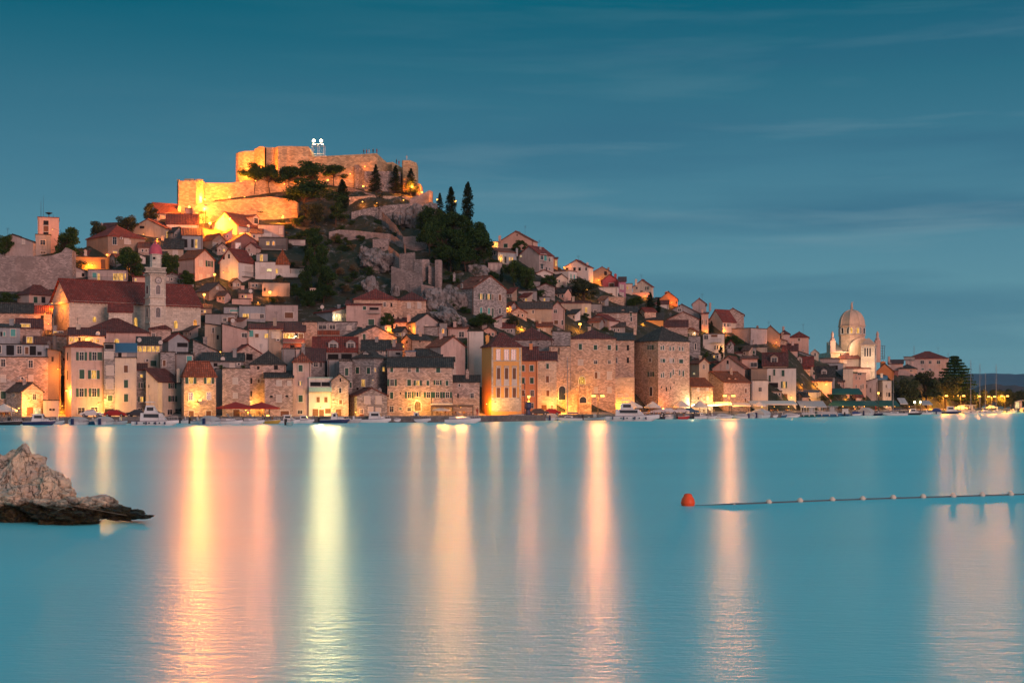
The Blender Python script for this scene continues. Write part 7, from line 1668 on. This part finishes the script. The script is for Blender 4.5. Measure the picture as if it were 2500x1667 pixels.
L_('wall', 1085, 992, 900, 'lamp under the pergola, left', YE, s=7.5, r=.15, bp=22000, bc=(1, .56, .24)); L_('wall', 1125, 993, 900, 'lamp under the pergola, right', YE, s=7.5, r=.15, bp=20000, bc=(1, .52, .26))
L_('wall', 1209, 983, 1100, 'lamp at the foot of the orange townhouse', (1, .45, .08), off=1.2, bp=4000, bc=(1, .54, .22))
L_('wall', 1188, 985, 900, 'lamp in the slot left of the orange townhouse', OR, off=1.2, r=.15)
L_('wall', 1348, 980, 800, 'lamp over the door of the pale ashlar house', YE, off=1.0, r=.2, bp=2000, bc=(1, .5, .25))
L_('wall', 1361, 972, 700, 'lamp bracket at the palace corner', YE, off=.8, r=.18)
L_('wall', 1422, 930, 260, 'lamp inside the lit palace archway', YE, off=.8, r=.12)
L_('wall', 1385, 995, 900, 'lamp at the foot of the rising ramp', AM, off=1.0, r=.15)
L_('flood', 1618, 1000, 2600, 'floodlight at the foot of the round-cornered palace', OR, off=2.2)
L_('wall', 1520, 998, 5200, 'lamp behind the flybridge yacht', AM, off=2.0, r=.15)
L_('wall', 1692, 984, 1500, 'white lamp at the rubble cottage corner', (1, .8, .4), off=1.4, r=.18)
L_('wall', 1745, 985, 1400, 'lamp on the kiosk awning', (1, .85, .5), s=6.5, r=.25)
L_('wall', 1790, 990, 700, 'lamp under the cream kiosk awning', YE, s=8, r=.15)
for i, px in enumerate((1860, 1890, 1925, 1965, 2000)): L_('wall', px, 992, 420, f'{["first", "second", "third", "fourth", "fifth"][i]} lamp from the left under the white restaurant canopy', YE, s=8, r=.16)
for i, px in enumerate((2030, 2058, 2085, 2110, 2138, 2165, 2185)): L_('wall', px, 991.5, 420, f'{["first", "second", "third", "fourth", "fifth", "sixth", "seventh"][i]} lamp from the left under the green awnings', (1, .5, .2), s=8, r=.16)
L_('wall', 1932, 969, 300, 'small lamp on the white corner house front', YE, off=.7, r=.2)
L_('wall', 2017, 937, 900, 'bright lamp on the creeper beside the glowing terrace', AM, off=1.2)
L_('wall', 1958, 938, 500, 'lamp inside the left glowing terrace opening', OR, off=1.0, r=.12); L_('wall', 1990, 938, 450, 'lamp inside the right glowing terrace opening', AM, off=1.0, r=.12)
L_('wall', 1975, 964, 300, 'lamp on the striped curtain terrace', YE, off=1.0, r=.12)
L_('wall', 2070, 970, 350, 'lamp under the green terrace awning', AM, off=1.2, r=.12)
L_('wall', 2180, 985, 500, 'lamp at the small white tent', YE, s=6, r=.15); L_('wall', 2220, 992, 400, 'lamp at the pale tent before the park', YE, s=7, r=.15)
L_('wall', 2290, 1000, 500, 'low lamp at the park edge', AM, s=6, r=.15)
# hillside
L_('post', 524, 671, 1500, 'orange lamp post below the glowing white gable', OR, yb=697)
L_('wall', 545, 664, 1700, 'hidden lamp throwing yellow light on the white gable', AM, off=4.0, r=.12)
L_('post', 498.5, 720, 1500, 'orange lamp post right of the church roof', OR, yb=752)
L_('post', 659, 714, 1300, 'orange lamp post under the tarpaulin house', OR, yb=728)
L_('wall', 630, 738, 500, 'lamp behind the creeper above the concrete house', OR, off=1.0, r=.12)
L_('wall', 261, 621, 600, 'orange wall lamp on the laundry house', OR, off=.9)
L_('wall', 216, 645, 700, 'left one of two lamps on the orange house terrace', AM, off=1.0, r=.22); L_('wall', 224.5, 646, 700, 'right one of two lamps on the orange house terrace', AM, off=1.0, r=.18)
L_('post', 320, 539, 500, 'orange lamp among the trees on the left skyline', OR, yb=556)
L_('wall', 384, 583, 700, 'lamp on the orange-lit gabled house', OR, off=1.0, r=.2)
L_('wall', 350, 572, 700, 'hidden lamp washing the big gable orange', OR, off=3.0, r=.12)
L_('post', 502, 506.5, 3000, 'bright lamp before the brightest fortress wall', AM, yb=545, r=.4)
L_('wall', 320, 655, 250, 'tiny orange lamp in the dark tree left of the bell tower', OR, yb=668, r=.12)
L_('wall', 127, 740, 2600, 'hidden street lamp washing the church front orange', OR, off=7.0, r=.12)
L_('wall', 118, 790, 1500, 'lower hidden street lamp before the church front', OR, off=4.0, r=.12)
L_('wall', 110, 765, 600, 'lamp beside the stone house left of the church', OR, off=1.5, r=.12)
L_('wall', 538, 858, 700, 'orange lamp in the gap behind the small red-roofed house', OR, off=1.2, r=.15)
L_('wall', 744, 845, 900, 'orange lamp in the gap by the round-cornered side', OR, off=1.5, r=.15)
L_('wall', 705, 821, 500, 'hanging lamp in the brown loggia', YE, off=.7, r=.2)
L_('wall', 722, 820, 300, 'lamp beside the door of the brown loggia', WH, off=.7, r=.14)
L_('wall', 822, 770, 350, 'kitchen lamp of the grey-blue house', WH, off=.8, r=.1)
L_('wall', 955, 803, 900, 'lamp hidden in the glowing tree', OR, off=2.0, r=.14)
L_('wall', 962, 826, 1300, 'lamp lighting the orange flank of the stone gable', OR, off=2.5, r=.12)
L_('wall', 985, 845, 600, 'lamp at the rubble cottage wall', OR, off=1.5, r=.14)
L_('wall', 1000, 800, 900, 'lamp lighting the plaster gable side orange', OR, off=2.5, r=.12)
L_('post', 1416, 792, 2000, 'large star-bright lamp post above the palace roof', AM, yb=812, r=.36)
L_('post', 1432, 706, 1800, 'large star-bright lamp post in the glowing tree', AM, yb=728, r=.36)
L_('wall', 1239, 752, 500, 'small orange lamp right of the large grey stone house', OR, off=1.0)
L_('wall', 1274, 797, 2200, 'hidden lamp flooding the beige house base yellow', AM, off=2.0, r=.14)
L_('wall', 1209, 594, 700, 'lamp at the glowing lean-to beside the pines', AM, off=1.2, r=.14)
L_('wall', 1224, 628, 250, 'porch lamp of the veranda house', YE, off=.8, r=.12)
L_('wall', 1377, 652, 500, 'small lamp at the corner of the white gabled house', OR, off=1.2, r=.2)
L_('wall', 1462, 683, 900, 'lamp behind the red gabled house', AM, off=1.5, r=.14)
L_('wall', 1570, 789, 900, 'porch lamp of the ochre terrace house', AM, off=1.0, r=.12)
L_('wall', 1575, 722, 600, 'lamp under the cream gable terrace', OR, off=1.5, r=.12)
L_('wall', 1640, 738, 700, 'lamp washing the orange gable house', OR, off=2.0, r=.12)
L_('wall', 1724, 806, 450, 'low lamp on the slim salmon house', AM, off=1.2, r=.12)
L_('wall', 1772, 806, 700, 'lamp below the three arched windows', OR, off=1.5, r=.12)
L_('wall', 1895, 835, 700, 'lamp between the brown gable houses', OR, off=2.0, r=.12)
L_('wall', 1763, 846, 250, 'little yellow lamp by the cypress', YE, off=1.0, r=.12)
L_('wall', 1695, 812, 150, 'white lamp in the shaded alley beside the palace', WH, off=.6, r=.1)
L_('post', 1111, 492, 2400, 'star-bright lamp post between the two cypresses', AM, yb=530, r=.36)
FOA = (1, .23, .014)
L_('wall', 128, 560, 2200, 'hidden lamp tinting the salmon tower block', OR, off=7, r=.1)
# fortress
for a in (('flood', 512, 545, 42000, 'main floodlight at the foot of the lower fortress wall', AM, 7), ('flood', 560, 535, 26000, 'second floodlight of the lower fortress wall', AM, 6), ('flood', 620, 532, 16000, 'third floodlight of the lower fortress wall', OR, 6), ('flood', 690, 531, 8000, 'fourth floodlight of the lower fortress wall', OR, 5),
          ('flood', 500, 487, 16000, 'floodlight in the corner of the tower and curtain wall', AM, 4), ('flood', 462, 506, 22000, 'floodlight of the corner tower', AM, 8, 512), ('flood', 560, 482, 9000, 'floodlight on the curtain wall terrace', AM, 4), ('flood', 590, 444, 30000, 'floodlight of the rounded keep', AM, 7, 452), ('flood', 628, 446, 16000, 'floodlight of the keep bastion', AM, 5, 454),
          ('flood', 660, 448, 5000, 'floodlight in the keep recess', OR, 5, 454), ('flood', 938, 440, 9000, 'floodlight of the pale fortress flank', AM, 5, 448), ('flood', 975, 446, 2600, 'floodlight of the stepped wall', AM, 4, 448), ('flood', 1006, 456, 15000, 'floodlight of the watch tower', AM, 5, 468), ('flood', 1030, 470, 2600, 'floodlight of the outwork', AM, 3.5),
          ('flood', 887, 455, 350, 'small ground light at the lower bastion', YE, 1.5), ('flood', 800, 440, 1500, 'light among the trees of the upper wall', OR, 4), ('flood', 1068, 488, 900, 'floodlight behind the small conifer', OR, 3)):
    L_(a[0], a[1], a[2], a[3]*1.9, a[4], FOA if a[5] == AM else OR, off=a[6], d=hd(a[1], a[7])-a[6] if len(a) > 7 else None)
for px, py, pw, lb in ((619, 436, 900, 'lamp glowing in the leftmost umbrella pine'), (624, 441, 500, 'second lamp below the leftmost umbrella pine'), (732, 443, 900, 'lamp glowing behind the tall terrace pine'), (694, 449, 500, 'lamp by the leaning pine'), (597, 480, 250, 'ground lamp on the terrace edge'), (691, 526, 250, 'small lamp at the foot of the lower fortress wall'), (855, 424, 500, 'left cone lamp on the long fortress wall'), (891, 406, 500, 'right cone lamp on the long fortress wall'), (920, 495, 900, 'lamp on the terrace lawn path'), (885, 492, 700, 'lamp by the terrace wall'), (985, 488, 500, 'lamp at the terrace corner')):
    L_('wall', px, py, pw, lb, OR, off=1.8, r=.22)
# floodlight mast on the fortress
d = hd(776, 452)+6; r = T('light_mast', 'open steel mast with two white floodlights above the fortress wall', 'light mast', wp(776, 381, d)); L0 = r.location; m = M()
for off in (0, 3.2):
    for x_ in (762, 776, 790): m.tube(wp(x_, 384, d)-L0+Vector((0, off, -2)), wp(x_, 352, d)-L0+Vector((0, off, 0)), .09, n=5)
    for y_ in (353, 376): m.tube(wp(761, y_, d)-L0+Vector((0, off, 0)), wp(791, y_, d)-L0+Vector((0, off, 0)), .14, n=5)
for a_, b_ in (((762, 376), (776, 354)), ((790, 376), (776, 354))): m.tube(wp(*a_, d)-L0, wp(*b_, d)-L0, .05, n=4)
m.build('frame', 'metal', r)
for x_ in (766, 784):
    m = M(); c = wp(x_, 344, d)-L0; m.box(c.x-.5, c.x+.5, c.y, c.y+.35, c.z-.45, c.z+.45); m.tube(c+Vector((0, .1, -.4)), wp(x_, 353, d)-L0, .06, n=4); h_ = m.build('lamp_head', 'iron', r); m = M(); m.tube(c+Vector((0, -.06, 0)), c+Vector((0, -.01, 0)), .46, n=14); m.build('bulb', 'bulbwhite', h_); light(r, c+Vector((0, -.5, 0)), 2500, WH)
L_('wall', 2118, 884, 5000, 'lamp lighting the square white bell tower', (1, .62, .36), off=6, r=.12)
# cathedral lights
light(KR, (cx(2049), -9, czz(845)), 2600, (1, .75, .5)); light(KR, (cx(2035), -8.5, czz(874)), 900, AM)
SC.cycles.use_denoising = True
SC.cycles.max_bounces = 3; SC.cycles.diffuse_bounces = 2; SC.cycles.glossy_bounces = 2; SC.cycles.volume_bounces = 0; SC.cycles.transparent_max_bounces = 4
SC.cycles.sample_clamp_indirect = 6
SC.cycles.use_light_tree = True

# ================================================================== HAZE
m = M(); m.box(-4000, 5200, -40, 6800, -1.2, 150); hz_o = m.build('haze', [], uv=False)
mt, t = newmat('haze'); pv = t.n('ShaderNodeVolumePrincipled'); pv.inputs['Color'].default_value = (.42, .70, .95, 1); pv.inputs['Density'].default_value = .00004; pv.inputs['Anisotropy'].default_value = .2
o_ = t.n('ShaderNodeOutputMaterial'); t.l(pv.outputs[0], o_.inputs['Volume']); hz_o.data.materials.append(mt)
tag(hz_o, 'thin dusk haze between the bay and the far hills', 'haze', None, 'stuff')
